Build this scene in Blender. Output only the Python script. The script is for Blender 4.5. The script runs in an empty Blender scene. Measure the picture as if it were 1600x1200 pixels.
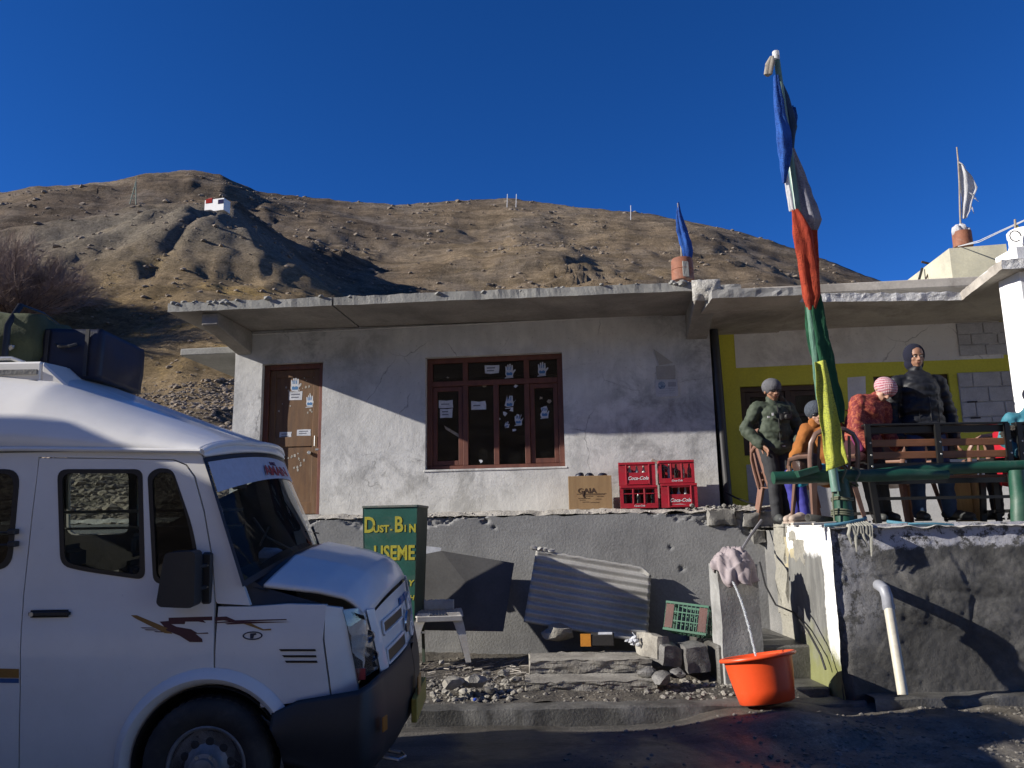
import bpy, bmesh, math, random
from math import sin, cos, pi, radians, sqrt, atan2, exp
from mathutils import Vector, Matrix, Euler, noise
random.seed(7)
scene = bpy.context.scene
COL = scene.collection

# ---------------------------------------------------------------- camera
EYE = Vector((0, 0, 1.65)); FPX = 1250.0
PITCH = radians(10.4); ROLL = radians(1.0)
_F = Vector((0, cos(PITCH), sin(PITCH)))
_U0 = Vector((0, -sin(PITCH), cos(PITCH))); _R0 = Vector((1, 0, 0))
_R = _R0 * cos(ROLL) - _U0 * sin(ROLL)
_U = _R0 * sin(ROLL) + _U0 * cos(ROLL)
cam_data = bpy.data.cameras.new('camera')
cam_data.lens = 36.0 * FPX / 1600.0; cam_data.sensor_width = 36.0
cam_data.clip_start = 0.05; cam_data.clip_end = 3000
cam = bpy.data.objects.new('camera', cam_data); COL.objects.link(cam)
cam.matrix_world = Matrix(((_R.x, _U.x, -_F.x, EYE.x), (_R.y, _U.y, -_F.y, EYE.y), (_R.z, _U.z, -_F.z, EYE.z), (0, 0, 0, 1)))
scene.camera = cam

# ---------------------------------------------------------------- sky and sun
SUN_TO = Vector((-1.03, -0.198, 0.45)).normalized()
world = bpy.data.worlds.new('World'); scene.world = world; world.use_nodes = True
wn = world.node_tree.nodes; wl = world.node_tree.links; wn.clear()
sky = wn.new('ShaderNodeTexSky'); sky.sky_type = 'NISHITA'; sky.sun_disc = False
sky.sun_elevation = math.asin(SUN_TO.z); sky.sun_rotation = atan2(SUN_TO.x, SUN_TO.y)
sky.altitude = 4000; sky.air_density = 0.75; sky.dust_density = 0.0; sky.ozone_density = 4.0
bgn = wn.new('ShaderNodeBackground'); bgn.inputs[1].default_value = 0.112
wo = wn.new('ShaderNodeOutputWorld')
hs = wn.new('ShaderNodeHueSaturation'); hs.inputs['Saturation'].default_value = 1.22; hs.inputs['Hue'].default_value = .511
wl.new(sky.outputs[0], hs.inputs['Color']); wl.new(hs.outputs[0], bgn.inputs[0]); wl.new(bgn.outputs[0], wo.inputs[0])
sd = bpy.data.lights.new('sun', 'SUN'); sd.energy = 5.0; sd.angle = radians(0.5); sd.color = (1.0, 0.94, 0.85)
so = bpy.data.objects.new('sun', sd); COL.objects.link(so)
so.rotation_euler = (-SUN_TO).to_track_quat('-Z', 'Y').to_euler(); so.location = (-30, -10, 20)
scene.view_settings.view_transform = 'Standard'; scene.view_settings.look = 'None'
scene.view_settings.exposure = 0.66; scene.view_settings.gamma = 1.0
scene.view_settings.use_curve_mapping = False
scene.render.engine = 'CYCLES'

# ---------------------------------------------------------------- measuring helpers
def ray(px, py):
    return (_F * FPX + _R * (px - 800) + _U * (600 - py)).normalized()
def P(px, py, Y):
    d = ray(px, py); return EYE + d * (Y / d.y)
def PZ(px, py, z):
    d = ray(px, py); return EYE + d * ((z - EYE.z) / d.z)
def PPL(px, py, p0, n):
    d = ray(px, py); return EYE + d * ((p0 - EYE).dot(n) / d.dot(n))
def lerp(a, b, t): return a + (b - a) * t
def clamp(x, a=0., b=1.): return max(a, min(b, x))
def sstep(a, b, x):
    t = clamp((x - a) / (b - a)); return t * t * (3 - 2 * t)
def interp(xs, ys, x):
    if x <= xs[0]: return ys[0]
    for i in range(1, len(xs)):
        if x <= xs[i]:
            return lerp(ys[i-1], ys[i], (x - xs[i-1]) / (xs[i] - xs[i-1]))
    return ys[-1]
def fbm(p, o=4): return noise.fractal(p, 1.0, 2.0, o)
def N3(x, y, z=0.0): return noise.noise(Vector((x, y, z)))

# ---------------------------------------------------------------- materials
def nt(name):
    m = bpy.data.materials.new(name); m.use_nodes = True
    t = m.node_tree; t.nodes.clear()
    out = t.nodes.new('ShaderNodeOutputMaterial'); b = t.nodes.new('ShaderNodeBsdfPrincipled')
    t.links.new(b.outputs[0], out.inputs[0]); return m, t, b, out
def C(c): return (c[0], c[1], c[2], 1)
def tex_noise(t, vec, scale, detail=4, rough=0.55, dist=0.0):
    n = t.nodes.new('ShaderNodeTexNoise'); n.inputs['Scale'].default_value = scale
    n.inputs['Detail'].default_value = detail; n.inputs['Roughness'].default_value = rough
    n.inputs['Distortion'].default_value = dist
    t.links.new(vec, n.inputs['Vector']); return n.outputs['Fac']
def ramp(t, fac, stops, interp_='LINEAR'):
    r = t.nodes.new('ShaderNodeValToRGB'); r.color_ramp.interpolation = interp_
    e = r.color_ramp.elements
    while len(e) > 1: e.remove(e[0])
    e[0].position = stops[0][0]; e[0].color = C(stops[0][1]) if not isinstance(stops[0][1], float) else C((stops[0][1],) * 3)
    for p, c in stops[1:]:
        x = e.new(p); x.color = C(c) if not isinstance(c, float) else C((c,) * 3)
    t.links.new(fac, r.inputs[0]); return r.outputs[0]
def mix(t, fac, a, b, mode='MIX'):
    m = t.nodes.new('ShaderNodeMix'); m.data_type = 'RGBA'; m.blend_type = mode
    for s, v in ((0, fac), (6, a), (7, b)):
        if hasattr(v, 'is_output') or isinstance(v, bpy.types.NodeSocket): t.links.new(v, m.inputs[s])
        elif isinstance(v, (int, float)): m.inputs[s].default_value = v if s == 0 else C((v,) * 3)
        else: m.inputs[s].default_value = C(v)
    return m.outputs[2]
def coords(t, kind='Object', scale=(1, 1, 1)):
    if kind == 'World':
        g = t.nodes.new('ShaderNodeNewGeometry'); o = g.outputs['Position']
    else:
        g = t.nodes.new('ShaderNodeTexCoord'); o = g.outputs[kind]
    if scale != (1, 1, 1):
        mp = t.nodes.new('ShaderNodeMapping'); mp.inputs['Scale'].default_value = scale
        t.links.new(o, mp.inputs[0]); o = mp.outputs[0]
    return o
def add_bump(t, b, h, strength, dist=0.02):
    n = t.nodes.new('ShaderNodeBump'); n.inputs['Strength'].default_value = strength
    n.inputs['Distance'].default_value = dist
    t.links.new(h, n.inputs['Height']); t.links.new(n.outputs[0], b.inputs['Normal'])
def sepz(t, vec, ax=2):
    s = t.nodes.new('ShaderNodeSeparateXYZ'); t.links.new(vec, s.inputs[0]); return s.outputs[ax]
def mrange(t, v, a, b, c=0.0, d=1.0):
    m = t.nodes.new('ShaderNodeMapRange'); m.inputs[1].default_value = a; m.inputs[2].default_value = b
    m.inputs[3].default_value = c; m.inputs[4].default_value = d
    t.links.new(v, m.inputs[0]); return m.outputs[0]
def math_(t, op, a, b=0.0):
    m = t.nodes.new('ShaderNodeMath'); m.operation = op
    for i, v in enumerate((a, b)):
        if isinstance(v, (int, float)): m.inputs[i].default_value = v
        else: t.links.new(v, m.inputs[i])
    return m.outputs[0]

def mat(name, c1, c2=None, rough=0.85, scale=6.0, fine=60.0, bump=0.25, bdist=0.01, metal=0.0, var=0.15, spec=0.5, kind='Object', stretch=(1, 1, 1), dirt=None, dirt_amt=0.0, coat=0.0):
    """base colour varied by broad noise c1..c2, fine speckle var, optional dirt patches"""
    m, t, b, out = nt(name)
    v = coords(t, kind, stretch)
    c2 = c2 or tuple(x * (1 - var) for x in c1)
    col = ramp(t, tex_noise(t, v, scale, 5, .6), [(.35, c1), (.65, c2)])
    if var:
        f = ramp(t, tex_noise(t, v, fine, 3, .6), [(.3, 1.0 - var), (.7, 1.0)])
        col = mix(t, 1.0, col, f, 'MULTIPLY')
    if dirt:
        d = ramp(t, tex_noise(t, v, scale * .6, 6, .7, .5), [(.5, 0.0), (.68, 1.0)])
        d2 = math_(t, 'MULTIPLY', d, dirt_amt)
        col = mix(t, d2, col, dirt)
    t.links.new(col, b.inputs['Base Color'])
    b.inputs['Roughness'].default_value = rough; b.inputs['Metallic'].default_value = metal
    b.inputs['Specular IOR Level'].default_value = spec
    if coat: b.inputs['Coat Weight'].default_value = coat; b.inputs['Coat Roughness'].default_value = .15
    if bump: add_bump(t, b, tex_noise(t, v, fine, 5, .65), bump, bdist)
    return m

# ---------------------------------------------------------------- mesh builder
class MB:
    def __init__(s): s.v = []; s.f = []; s.m = []
    def add(s, vs, fs, mi=0):
        o = len(s.v); s.v += [Vector(v) for v in vs]
        s.f += [tuple(i + o for i in f) for f in fs]; s.m += [mi] * len(fs); return s
    def box(s, a, b, mi=0):
        x0, y0, z0 = a; x1, y1, z1 = b
        return s.add([(x0, y0, z0), (x1, y0, z0), (x1, y1, z0), (x0, y1, z0), (x0, y0, z1), (x1, y0, z1), (x1, y1, z1), (x0, y1, z1)],
                     [(0, 3, 2, 1), (4, 5, 6, 7), (0, 1, 5, 4), (1, 2, 6, 5), (2, 3, 7, 6), (3, 0, 4, 7)], mi)
    def bar(s, p, q, w, h, up=(0, 0, 1), mi=0):
        p = Vector(p); q = Vector(q); d = (q - p).normalized(); u = Vector(up)
        r = d.cross(u); r = r.normalized() if r.length > 1e-5 else Vector((1, 0, 0)); u = r.cross(d)
        vs = [x + r * (a * w / 2) + u * (b * h / 2) for x in (p, q) for a, b in ((-1, -1), (1, -1), (1, 1), (-1, 1))]
        return s.add(vs, [(0, 1, 2, 3), (7, 6, 5, 4), (0, 4, 5, 1), (1, 5, 6, 2), (2, 6, 7, 3), (3, 7, 4, 0)], mi)
    def tube(s, pts, rad, n=10, cap=True, mi=0, flat=1.0):
        pts = [Vector(p) for p in pts]; k = len(pts)
        if not hasattr(rad, '__len__'): rad = [rad] * k
        prev = None; vs = []
        for i, p in enumerate(pts):
            d = (pts[min(i + 1, k - 1)] - pts[max(i - 1, 0)]).normalized()
            if prev is None:
                r = d.orthogonal().normalized()
            else:
                r = prev - d * prev.dot(d); r = r.normalized() if r.length > 1e-6 else d.orthogonal().normalized()
            prev = r; u = d.cross(r)
            for j in range(n):
                a = 2 * pi * j / n; vs.append(p + r * cos(a) * rad[i] + u * sin(a) * rad[i] * flat)
        fs = [(i * n + j, i * n + (j + 1) % n, (i + 1) * n + (j + 1) % n, (i + 1) * n + j) for i in range(k - 1) for j in range(n)]
        if cap: fs += [tuple(range(n - 1, -1, -1)), tuple((k - 1) * n + j for j in range(n))]
        return s.add(vs, fs, mi)
    def lathe(s, prof, c=(0, 0, 0), n=24, mi=0, axis='z', sx=1, sy=1):
        vs = []; c = Vector(c)
        for r, h in prof:
            for j in range(n):
                a = 2 * pi * j / n
                p = Vector((r * cos(a) * sx, r * sin(a) * sy, h))
                if axis == 'y': p = Vector((p.x, h, -p.y))
                if axis == 'x': p = Vector((h, p.x, p.y))
                vs.append(c + p)
        k = len(prof)
        fs = [(i * n + j, i * n + (j + 1) % n, (i + 1) * n + (j + 1) % n, (i + 1) * n + j) for i in range(k - 1) for j in range(n)]
        if prof[0][0] > 1e-4: fs.append(tuple(range(n - 1, -1, -1)))
        if prof[-1][0] > 1e-4: fs.append(tuple((k - 1) * n + j for j in range(n)))
        return s.add(vs, fs, mi)
    def grid(s, fn, nu, nv, mi=0, wrapu=False):
        vs = [fn(i / (nu if wrapu else nu - 1), j / (nv - 1)) for j in range(nv) for i in range(nu)]
        fs = [(j * nu + i, j * nu + (i + 1) % nu, (j + 1) * nu + (i + 1) % nu, (j + 1) * nu + i) for j in range(nv - 1) for i in range(nu if wrapu else nu - 1)]
        return s.add(vs, fs, mi)
    def ell(s, c, r, sub=2, rot=None, mi=0):
        bm = bmesh.new(); bmesh.ops.create_icosphere(bm, subdivisions=sub, radius=1)
        c = Vector(c); R = rot or Matrix.Identity(3)
        if not hasattr(r, '__len__'): r = (r, r, r)
        vs = [c + R @ Vector((v.co.x * r[0], v.co.y * r[1], v.co.z * r[2])) for v in bm.verts]
        fs = [tuple(v.index for v in f.verts) for f in bm.faces]; bm.free()
        return s.add(vs, fs, mi)
    def cap(s, p, q, r1, r2, n=14, mi=0):
        p = Vector(p); q = Vector(q)
        s.tube([p, q], [r1, r2], n, True, mi); s.ell(p, r1, 2, mi=mi); s.ell(q, r2, 2, mi=mi); return s
    def rock(s, c, r, seed, sub=1, sq=.7, rot=0.0, mi=0, amp=.35):
        bm = bmesh.new(); bmesh.ops.create_icosphere(bm, subdivisions=sub, radius=1)
        c = Vector(c); cr, sr = cos(rot), sin(rot)
        if not hasattr(r, '__len__'): r = (r, r, r * sq)
        vs = []
        for v in bm.verts:
            d = v.co.normalized(); k = 1 + amp * noise.noise(d * 1.3 + Vector((seed * 3.1, seed * 1.7, seed)))
            x, y, z = d.x * k * r[0], d.y * k * r[1], d.z * k * r[2]
            vs.append(c + Vector((x * cr - y * sr, x * sr + y * cr, z)))
        fs = [tuple(v.index for v in f.verts) for f in bm.faces]; bm.free()
        return s.add(vs, fs, mi)
    def xform(s, M):
        s.v = [M @ v for v in s.v]; return s
    def wobble(s, amp, sc, seed=0.0):
        s.v = [v + Vector((N3(v.x * sc + seed, v.y * sc, v.z * sc), N3(v.x * sc, v.y * sc + 7.3 + seed, v.z * sc), N3(v.x * sc, v.y * sc, v.z * sc + 3.9 + seed))) * amp for v in s.v]; return s
    def build(s, name, m, parent=None, smooth=False, bevel=0.0, seg=1, world=False, solid=0.0, sub=0, ang=40):
        vs = s.v
        if world and parent is not None:
            Mi = parent.matrix_basis.inverted()
            if parent.parent: Mi = (parent.parent.matrix_basis @ parent.matrix_basis).inverted()
            vs = [Mi @ v for v in vs]
        me = bpy.data.meshes.new(name); me.from_pydata([tuple(v) for v in vs], [], s.f)
        for mm in (m if isinstance(m, (list, tuple)) else [m]): me.materials.append(mm)
        if any(s.m): me.polygons.foreach_set('material_index', s.m)
        bm = bmesh.new(); bm.from_mesh(me)
        if bevel:
            es = [e for e in bm.edges if len(e.link_faces) == 2 and e.calc_face_angle(0) > radians(30)]
            if es: bmesh.ops.bevel(bm, geom=es, offset=bevel, offset_type='OFFSET', segments=seg, affect='EDGES', clamp_overlap=True)
        if smooth:
            for f in bm.faces: f.smooth = True
            for e in bm.edges:
                if len(e.link_faces) == 2 and e.calc_face_angle(0) > radians(ang): e.smooth = False
        bm.to_mesh(me); bm.free()
        o = bpy.data.objects.new(name, me); COL.objects.link(o)
        if parent is not None: o.parent = parent
        if solid:
            md = o.modifiers.new('solid', 'SOLIDIFY'); md.thickness = solid; md.offset = 0
        if sub:
            md = o.modifiers.new('sub', 'SUBSURF'); md.levels = sub; md.render_levels = sub
        return o

def tag(o, label=None, cat=None, group=None, kind=None):
    if label: o['label'] = label
    if cat: o['category'] = cat
    if group: o['group'] = group
    if kind: o['kind'] = kind
    return o
def empty(name, loc, rot=(0, 0, 0), label=None, cat=None, group=None):
    o = bpy.data.objects.new(name, None); COL.objects.link(o); o.empty_display_size = .1
    o.location = loc; o.rotation_euler = rot
    o.matrix_basis = Matrix.LocRotScale(Vector(loc), Euler(rot), None)
    return tag(o, label, cat, group)
def copy_tree(o, parent=None):
    c = o.copy(); COL.objects.link(c)
    c.parent = parent
    for ch in [x for x in o.children]: copy_tree(ch, c)
    return c
def fillet(pts, r, n=5):
    out = []; k = len(pts)
    for i in range(k):
        p0 = Vector(pts[i - 1]); p = Vector(pts[i]); p1 = Vector(pts[(i + 1) % k])
        rr = r[i] if hasattr(r, '__len__') else r
        if rr <= 0: out.append(tuple(p)); continue
        a = (p0 - p); b = (p1 - p); rr = min(rr, a.length * .45, b.length * .45)
        a = p + a.normalized() * rr; b = p + b.normalized() * rr
        for j in range(n + 1):
            t = j / n; q = a * (1 - t) ** 2 + p * 2 * t * (1 - t) + b * t * t; out.append((q.x, q.y))
    return out
def panel(outer, holes=(), yfn=None, thick=.02, step=None, off=0.0, xfn=None):
    """filled outline in x-z with holes, draped over y = yfn(x,z), given thickness towards +y"""
    bm = bmesh.new(); alle = []
    for loop in [outer] + list(holes):
        vs = [bm.verts.new((x, 0, z)) for x, z in loop]
        for i in range(len(vs)): alle.append(bm.edges.new((vs[i - 1], vs[i])))
    bmesh.ops.triangle_fill(bm, use_beauty=True, use_dissolve=False, edges=alle, normal=(0, -1, 0))
    if step:
        xs = [v.co.x for v in bm.verts]; zs = [v.co.z for v in bm.verts]
        x = min(xs) + step
        while x < max(xs) - 1e-4:
            bmesh.ops.bisect_plane(bm, geom=bm.verts[:] + bm.edges[:] + bm.faces[:], plane_co=(x, 0, 0), plane_no=(1, 0, 0)); x += step
        z = min(zs) + step
        while z < max(zs) - 1e-4:
            bmesh.ops.bisect_plane(bm, geom=bm.verts[:] + bm.edges[:] + bm.faces[:], plane_co=(0, 0, z), plane_no=(0, 0, 1)); z += step
    if yfn:
        for v in bm.verts: v.co.y = yfn(v.co.x, v.co.z)
    for v in bm.verts: v.co.y += off
    for f in bm.faces:
        f.normal_update()
        if f.normal.y > 0: f.normal_flip()
    if thick:
        r = bmesh.ops.extrude_face_region(bm, geom=bm.faces[:], use_keep_orig=True)
        for g in r['geom']:
            if isinstance(g, bmesh.types.BMVert): g.co.y += thick
        bmesh.ops.recalc_face_normals(bm, faces=bm.faces[:])
    bm.verts.index_update()
    mb = MB(); mb.add([v.co.copy() for v in bm.verts], [tuple(v.index for v in f.verts) for f in bm.faces]); bm.free()
    return mb
_tc = {}
def text(s, m, parent, M, size=.1, extrude=.0015, shear=0.0, offset=0.0, name='lettering', sx=1.0, world=True):
    """flat lettering; M maps text space (x right, y up, z out) into the world or the parent's space"""
    cu = bpy.data.curves.new('lettering', 'FONT'); cu.body = s; cu.size = size; cu.extrude = extrude
    cu.shear = shear; cu.offset = offset; cu.align_x = 'CENTER'; cu.align_y = 'CENTER'; cu.resolution_u = 3
    tmp = bpy.data.objects.new('tmp', cu); COL.objects.link(tmp)
    bpy.context.view_layer.update()
    me = bpy.data.meshes.new_from_object(tmp.evaluated_get(bpy.context.evaluated_depsgraph_get()))
    bpy.data.objects.remove(tmp)
    for v in me.vertices: v.co.x *= sx
    if world and parent is not None:
        PM = parent.matrix_basis if not parent.parent else parent.parent.matrix_basis @ parent.matrix_basis
        M = PM.inverted() @ M
    me.transform(M); me.materials.clear(); me.materials.append(m); me.name = name
    o = bpy.data.objects.new(name, me); COL.objects.link(o); o.parent = parent
    return o
def frameM(o, xdir, ydir):
    x = Vector(xdir).normalized(); y = Vector(ydir); y = (y - x * y.dot(x)).normalized(); z = x.cross(y)
    return Matrix(((x.x, y.x, z.x, o[0]), (x.y, y.y, z.y, o[1]), (x.z, y.z, z.z, o[2]), (0, 0, 0, 1)))
# ================================================================ TERRAIN AND GROUND
def plaster_mat(name, white, grey, dark, streak=.6, zlow=None):
    m, t, b, out = nt(name); v = coords(t)
    vs = coords(t, 'Object', (5.0, 5.0, .7))
    big = ramp(t, tex_noise(t, v, .9, 6, .62, .4), [(.34, grey), (.6, white)])
    st = ramp(t, tex_noise(t, vs, 1.3, 5, .65), [(.38, 0.0), (.66, 1.0)])
    col = mix(t, math_(t, 'MULTIPLY', st, streak), big, grey)
    smear = ramp(t, tex_noise(t, v, 2.6, 8, .75, .35), [(.44, 0.0), (.58, .65), (.72, 1.0)])
    patch = ramp(t, tex_noise(t, v, .55, 3, .5), [(.42, 0.05), (.60, 1.0)])
    col = mix(t, math_(t, 'MULTIPLY', math_(t, 'MULTIPLY', smear, patch), .85), col, dark)
    cr = t.nodes.new('ShaderNodeTexVoronoi'); cr.feature = 'DISTANCE_TO_EDGE'; cr.inputs['Scale'].default_value = 1.1
    wv = t.nodes.new('ShaderNodeMix'); wv.data_type = 'VECTOR'; wv.inputs[0].default_value = .12; t.links.new(v, wv.inputs[4]); nn_ = t.nodes.new('ShaderNodeTexNoise'); nn_.inputs['Scale'].default_value = 5; nn_.inputs['Detail'].default_value = 6; t.links.new(v, nn_.inputs['Vector']); t.links.new(nn_.outputs['Color'], wv.inputs[5]); t.links.new(wv.outputs[1], cr.inputs['Vector'])
    crk = ramp(t, cr.outputs[0], [(.0, 1.0), (.006, 0.0)]); col = mix(t, math_(t, 'MULTIPLY', math_(t, 'MULTIPLY', crk, ramp(t, tex_noise(t, v, 1.7, 3), [(.5, 0.0), (.6, 1.0)])), .7), col, (.12, .12, .12))
    sp = ramp(t, tex_noise(t, v, 26, 6, .75), [(.30, .62), (.42, 1.0)])
    col = mix(t, 1.0, col, sp, 'MULTIPLY')
    if zlow is not None:
        zz = math_(t, 'ADD', sepz(t, v), math_(t, 'MULTIPLY', tex_noise(t, v, 3.0, 4), .35))
        lo = mrange(t, zz, zlow[0], zlow[1], 1.0, 0.0)
        col = mix(t, math_(t, 'MULTIPLY', lo, .55), col, zlow[2])
    t.links.new(col, b.inputs['Base Color']); b.inputs['Roughness'].default_value = .92
    b.inputs['Specular IOR Level'].default_value = .25
    h = math_(t, 'ADD', tex_noise(t, v, 9, 8, .7), math_(t, 'MULTIPLY', tex_noise(t, v, 60, 4, .7), .35))
    add_bump(t, b, h, .55, .012)
    return m
M_plaster = plaster_mat('whitewashed_plaster', (.66, .655, .635), (.46, .46, .455), (.16, .16, .16), .5, (-.1, .9, (.52, .50, .43)))
M_conc = mat('raw_concrete', (.33, .325, .30), (.24, .24, .225), .93, 2.2, 45, .5, .012, var=.25, dirt=(.15, .145, .135), dirt_amt=.5)
M_conc_d = mat('weathered_concrete', (.25, .245, .235), (.17, .17, .165), .95, 2.5, 50, .6, .015, var=.3, dirt=(.10, .10, .095), dirt_amt=.6)
M_soffit = mat('soffit_concrete', (.40, .37, .33), (.24, .225, .205), .95, 1.3, 30, .4, .012, var=.2, dirt=(.11, .10, .09), dirt_amt=.5)

def earth_mat():
    m, t, b, out = nt('dry_hillside_earth'); v = coords(t, 'World')
    vs = coords(t, 'World', (.35, .35, 1.6))
    a = ramp(t, tex_noise(t, v, .045, 6, .6, .3), [(.36, (.135, .102, .074)), (.5, (.215, .162, .108)), (.66, (.31, .238, .158))])
    g = ramp(t, tex_noise(t, v, .11, 7, .7, .6), [(.45, 0.0), (.62, 1.0)])
    col = mix(t, math_(t, 'MULTIPLY', g, .55), a, (.20, .175, .15))
    band = ramp(t, tex_noise(t, vs, .5, 7, .7, .4), [(.42, .55), (.56, 1.0)])
    col = mix(t, 1.0, col, band, 'MULTIPLY')
    gr = ramp(t, tex_noise(t, v, .22, 5, .65, .4), [(.55, 0.0), (.68, 1.0)])
    at = t.nodes.new('ShaderNodeAttribute'); at.attribute_name = 'cover'
    sp = t.nodes.new('ShaderNodeSeparateColor'); t.links.new(at.outputs['Color'], sp.inputs[0])
    col = mix(t, math_(t, 'MULTIPLY', math_(t, 'ADD', gr, .35), sp.outputs[0]), col, (.36, .25, .10))
    col = mix(t, math_(t, 'MULTIPLY', sp.outputs[1], .7), col, (.22, .20, .165))
    f = ramp(t, tex_noise(t, v, 2.3, 8, .78), [(.32, .45), (.48, .95), (.7, 1.35)])
    col = mix(t, 1.0, col, f, 'MULTIPLY')
    f2 = ramp(t, tex_noise(t, v, 8.5, 8, .8), [(.34, .5), (.5, 1.0), (.66, 1.25)])
    col = mix(t, 1.0, col, f2, 'MULTIPLY')
    vo = t.nodes.new('ShaderNodeTexVoronoi'); vo.inputs['Scale'].default_value = 2.6; t.links.new(v, vo.inputs[0])
    pale = ramp(t, vo.outputs['Distance'], [(.10, 1.0), (.2, 0.0)])
    col = mix(t, math_(t, 'MULTIPLY', pale, .35), col, (.42, .37, .30))
    t.links.new(col, b.inputs['Base Color']); b.inputs['Roughness'].default_value = .98
    b.inputs['Specular IOR Level'].default_value = .1
    h = math_(t, 'ADD', tex_noise(t, v, 1.3, 12, .8), math_(t, 'MULTIPLY', tex_noise(t, v, 7, 8, .8), .45))
    add_bump(t, b, h, .9, .42)
    return m
M_earth = earth_mat()

sky_px = [(-700, 330), (-300, 320), (0, 298), (60, 292), (130, 291), (180, 285), (230, 273), (300, 267), (345, 273), (400, 297), (470, 306), (560, 316), (640, 321), (720, 317), (800, 311), (850, 317), (900, 325), (980, 331), (1050, 341), (1120, 354), (1200, 375), (1300, 408), (1380, 436), (1420, 448), (1600, 500), (2000, 560)]
AZ = []; TR = []
for px, py in sky_px:
    d = ray(px, py); AZ.append(atan2(d.x, d.y)); TR.append(d.z / sqrt(d.x ** 2 + d.y ** 2))
DR = 112.0
def terr(az, D):
    X = D * sin(az); Y = D * cos(az)
    tr = interp(AZ, TR, az)
    s = clamp((D - 9.5) / (DR - 9.5), 0, 1)
    if D <= DR:
        tt = -.135 + (tr + .135) * s ** .38
        h = 1.65 + D * tt
    else:
        h = 1.65 + DR * tr - (D - DR) * .35
    p = Vector((X, Y, 0))
    amp = sstep(11, 45, D)
    edge = 1.0 - .75 * sstep(DR - 14, DR, D)
    h += amp * edge * (fbm(p * .035, 5) * 2.2 + fbm(p * .13 + Vector((5, 3, 1)), 5) * .8)
    # broken terraces of rock following the contours
    q = h * .32 + fbm(p * .05 + Vector((9, 1, 4)), 3) * 1.5
    fr = q - math.floor(q); band = max(0, noise.noise(p * .06 + Vector((0, 0, 8))))
    h += amp * edge * band * 2.2 * (sstep(.0, .25, fr) - fr) 
    h += fbm(p * .7, 4) * .16 * (.35 + .65 * sstep(11, 25, D))
    # moraine nose in front of the main slope
    xb = -22.8 + .46 * max(0, 62 - Y)
    fl = clamp(5.0 - .62 * max(0, X - xb) , 0, 20)
    if X < xb: fl = 5.0 - .05 * (xb - X)
    g = sstep(22, 60, D) * (1 - sstep(63, 84, D))
    gully = 0
    if g > 0 and X < xb:
        ang_ = atan2(X + 21.5, 66 - Y); rr_ = sqrt((X + 21.5) ** 2 + (Y - 66) ** 2)
        gully = (min(1, abs(noise.noise(Vector((ang_ * 7.5, rr_ * .03, 2)))) * 2.6) * 1.5 - .9 + .5 * abs(noise.noise(Vector((ang_ * 19, rr_ * .06, 5))))) * (1 - sstep(xb - 4.7, xb - .5, X)) * sstep(34, 46, D) * (1 - sstep(57, 62, D))
    h += max(0, fl) * g + (gully * .42 if fl > 2 else gully * .12) * g
    # hump added out of view at left to put the gully in shade
    d2 = sqrt(((X + 41) / 13) ** 2 + ((Y - 17) / 11) ** 2)
    h += 8.5 * (1 - sstep(0, 1.0, d2)) 
    # gully floor below it
    h -= 1.2 * exp(-((X + 15) / 5) ** 2 - ((Y - 27) / 9) ** 2)
    return h
def cover(az, D):
    X = D * sin(az); Y = D * cos(az)
    grass = exp(-((X + 13) / 9) ** 2 - ((D - 36) / 14) ** 2) + .8 * exp(-((X + 27) / 9) ** 2 - ((D - 52) / 9) ** 2) + .25 * exp(-((X - 5) / 16) ** 2 - ((D - 70) / 30) ** 2)
    grey = sstep(42, 52, D) * (1 - sstep(62, 68, D)) * sstep(-40, -30, X) * (1 - sstep(-14, -10, X))
    grey = max(grey, (1 - sstep(17, 26, D)) * .8)
    return clamp(grass), clamp(grey)
def build_terrain():
    naz = 520; nd = 250; a0, a1 = radians(-66), radians(58)
    ds = [9.5 * (190 / 9.5) ** (j / (nd - 1)) for j in range(nd)]
    mb = MB(); vs = []; cv = []
    for D in ds:
        for i in range(naz):
            az = lerp(a0, a1, i / (naz - 1)); h = terr(az, D)
            X = D * sin(az); Y = D * cos(az)
            if X > -4.3 and Y < 17: h = min(h, lerp(.0, 3.6, sstep(10, 17, Y)))
            if X > -4.3 and D < 12: h = min(h, -.05)
            vs.append((X, Y, h)); cv.append(cover(az, D))
    fs = [(j * naz + i, j * naz + i + 1, (j + 1) * naz + i + 1, (j + 1) * naz + i) for j in range(nd - 1) for i in range(naz - 1)]
    mb.add(vs, fs); o = mb.build('hillside', M_earth, smooth=True, ang=180); tag(o, kind='structure')
    ca = o.data.color_attributes.new('cover', 'FLOAT_COLOR', 'POINT')
    buf = []
    for g, y in cv: buf += [g, y, 0, 1]
    ca.data.foreach_set('color', buf)
    return o
build_terrain()
# unseen slope added behind the camera to bounce warm fill light
mb = MB()
def _opp(u, v):
    X = lerp(-260, 260, u); Y = lerp(-38, -190, v); k = clamp((-Y - 38 + max(0, X - 20) * .8) / 150, 0, 1.6)
    return Vector((X, Y, -.3 + 62 * k ** .9 + (fbm(Vector((X * .02, Y * .02, 6)), 5) * 14) * k))
mb.grid(_opp, 90, 40); tag(mb.build('bounce_hillside', M_earth, smooth=True, ang=180), kind='structure')

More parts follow.
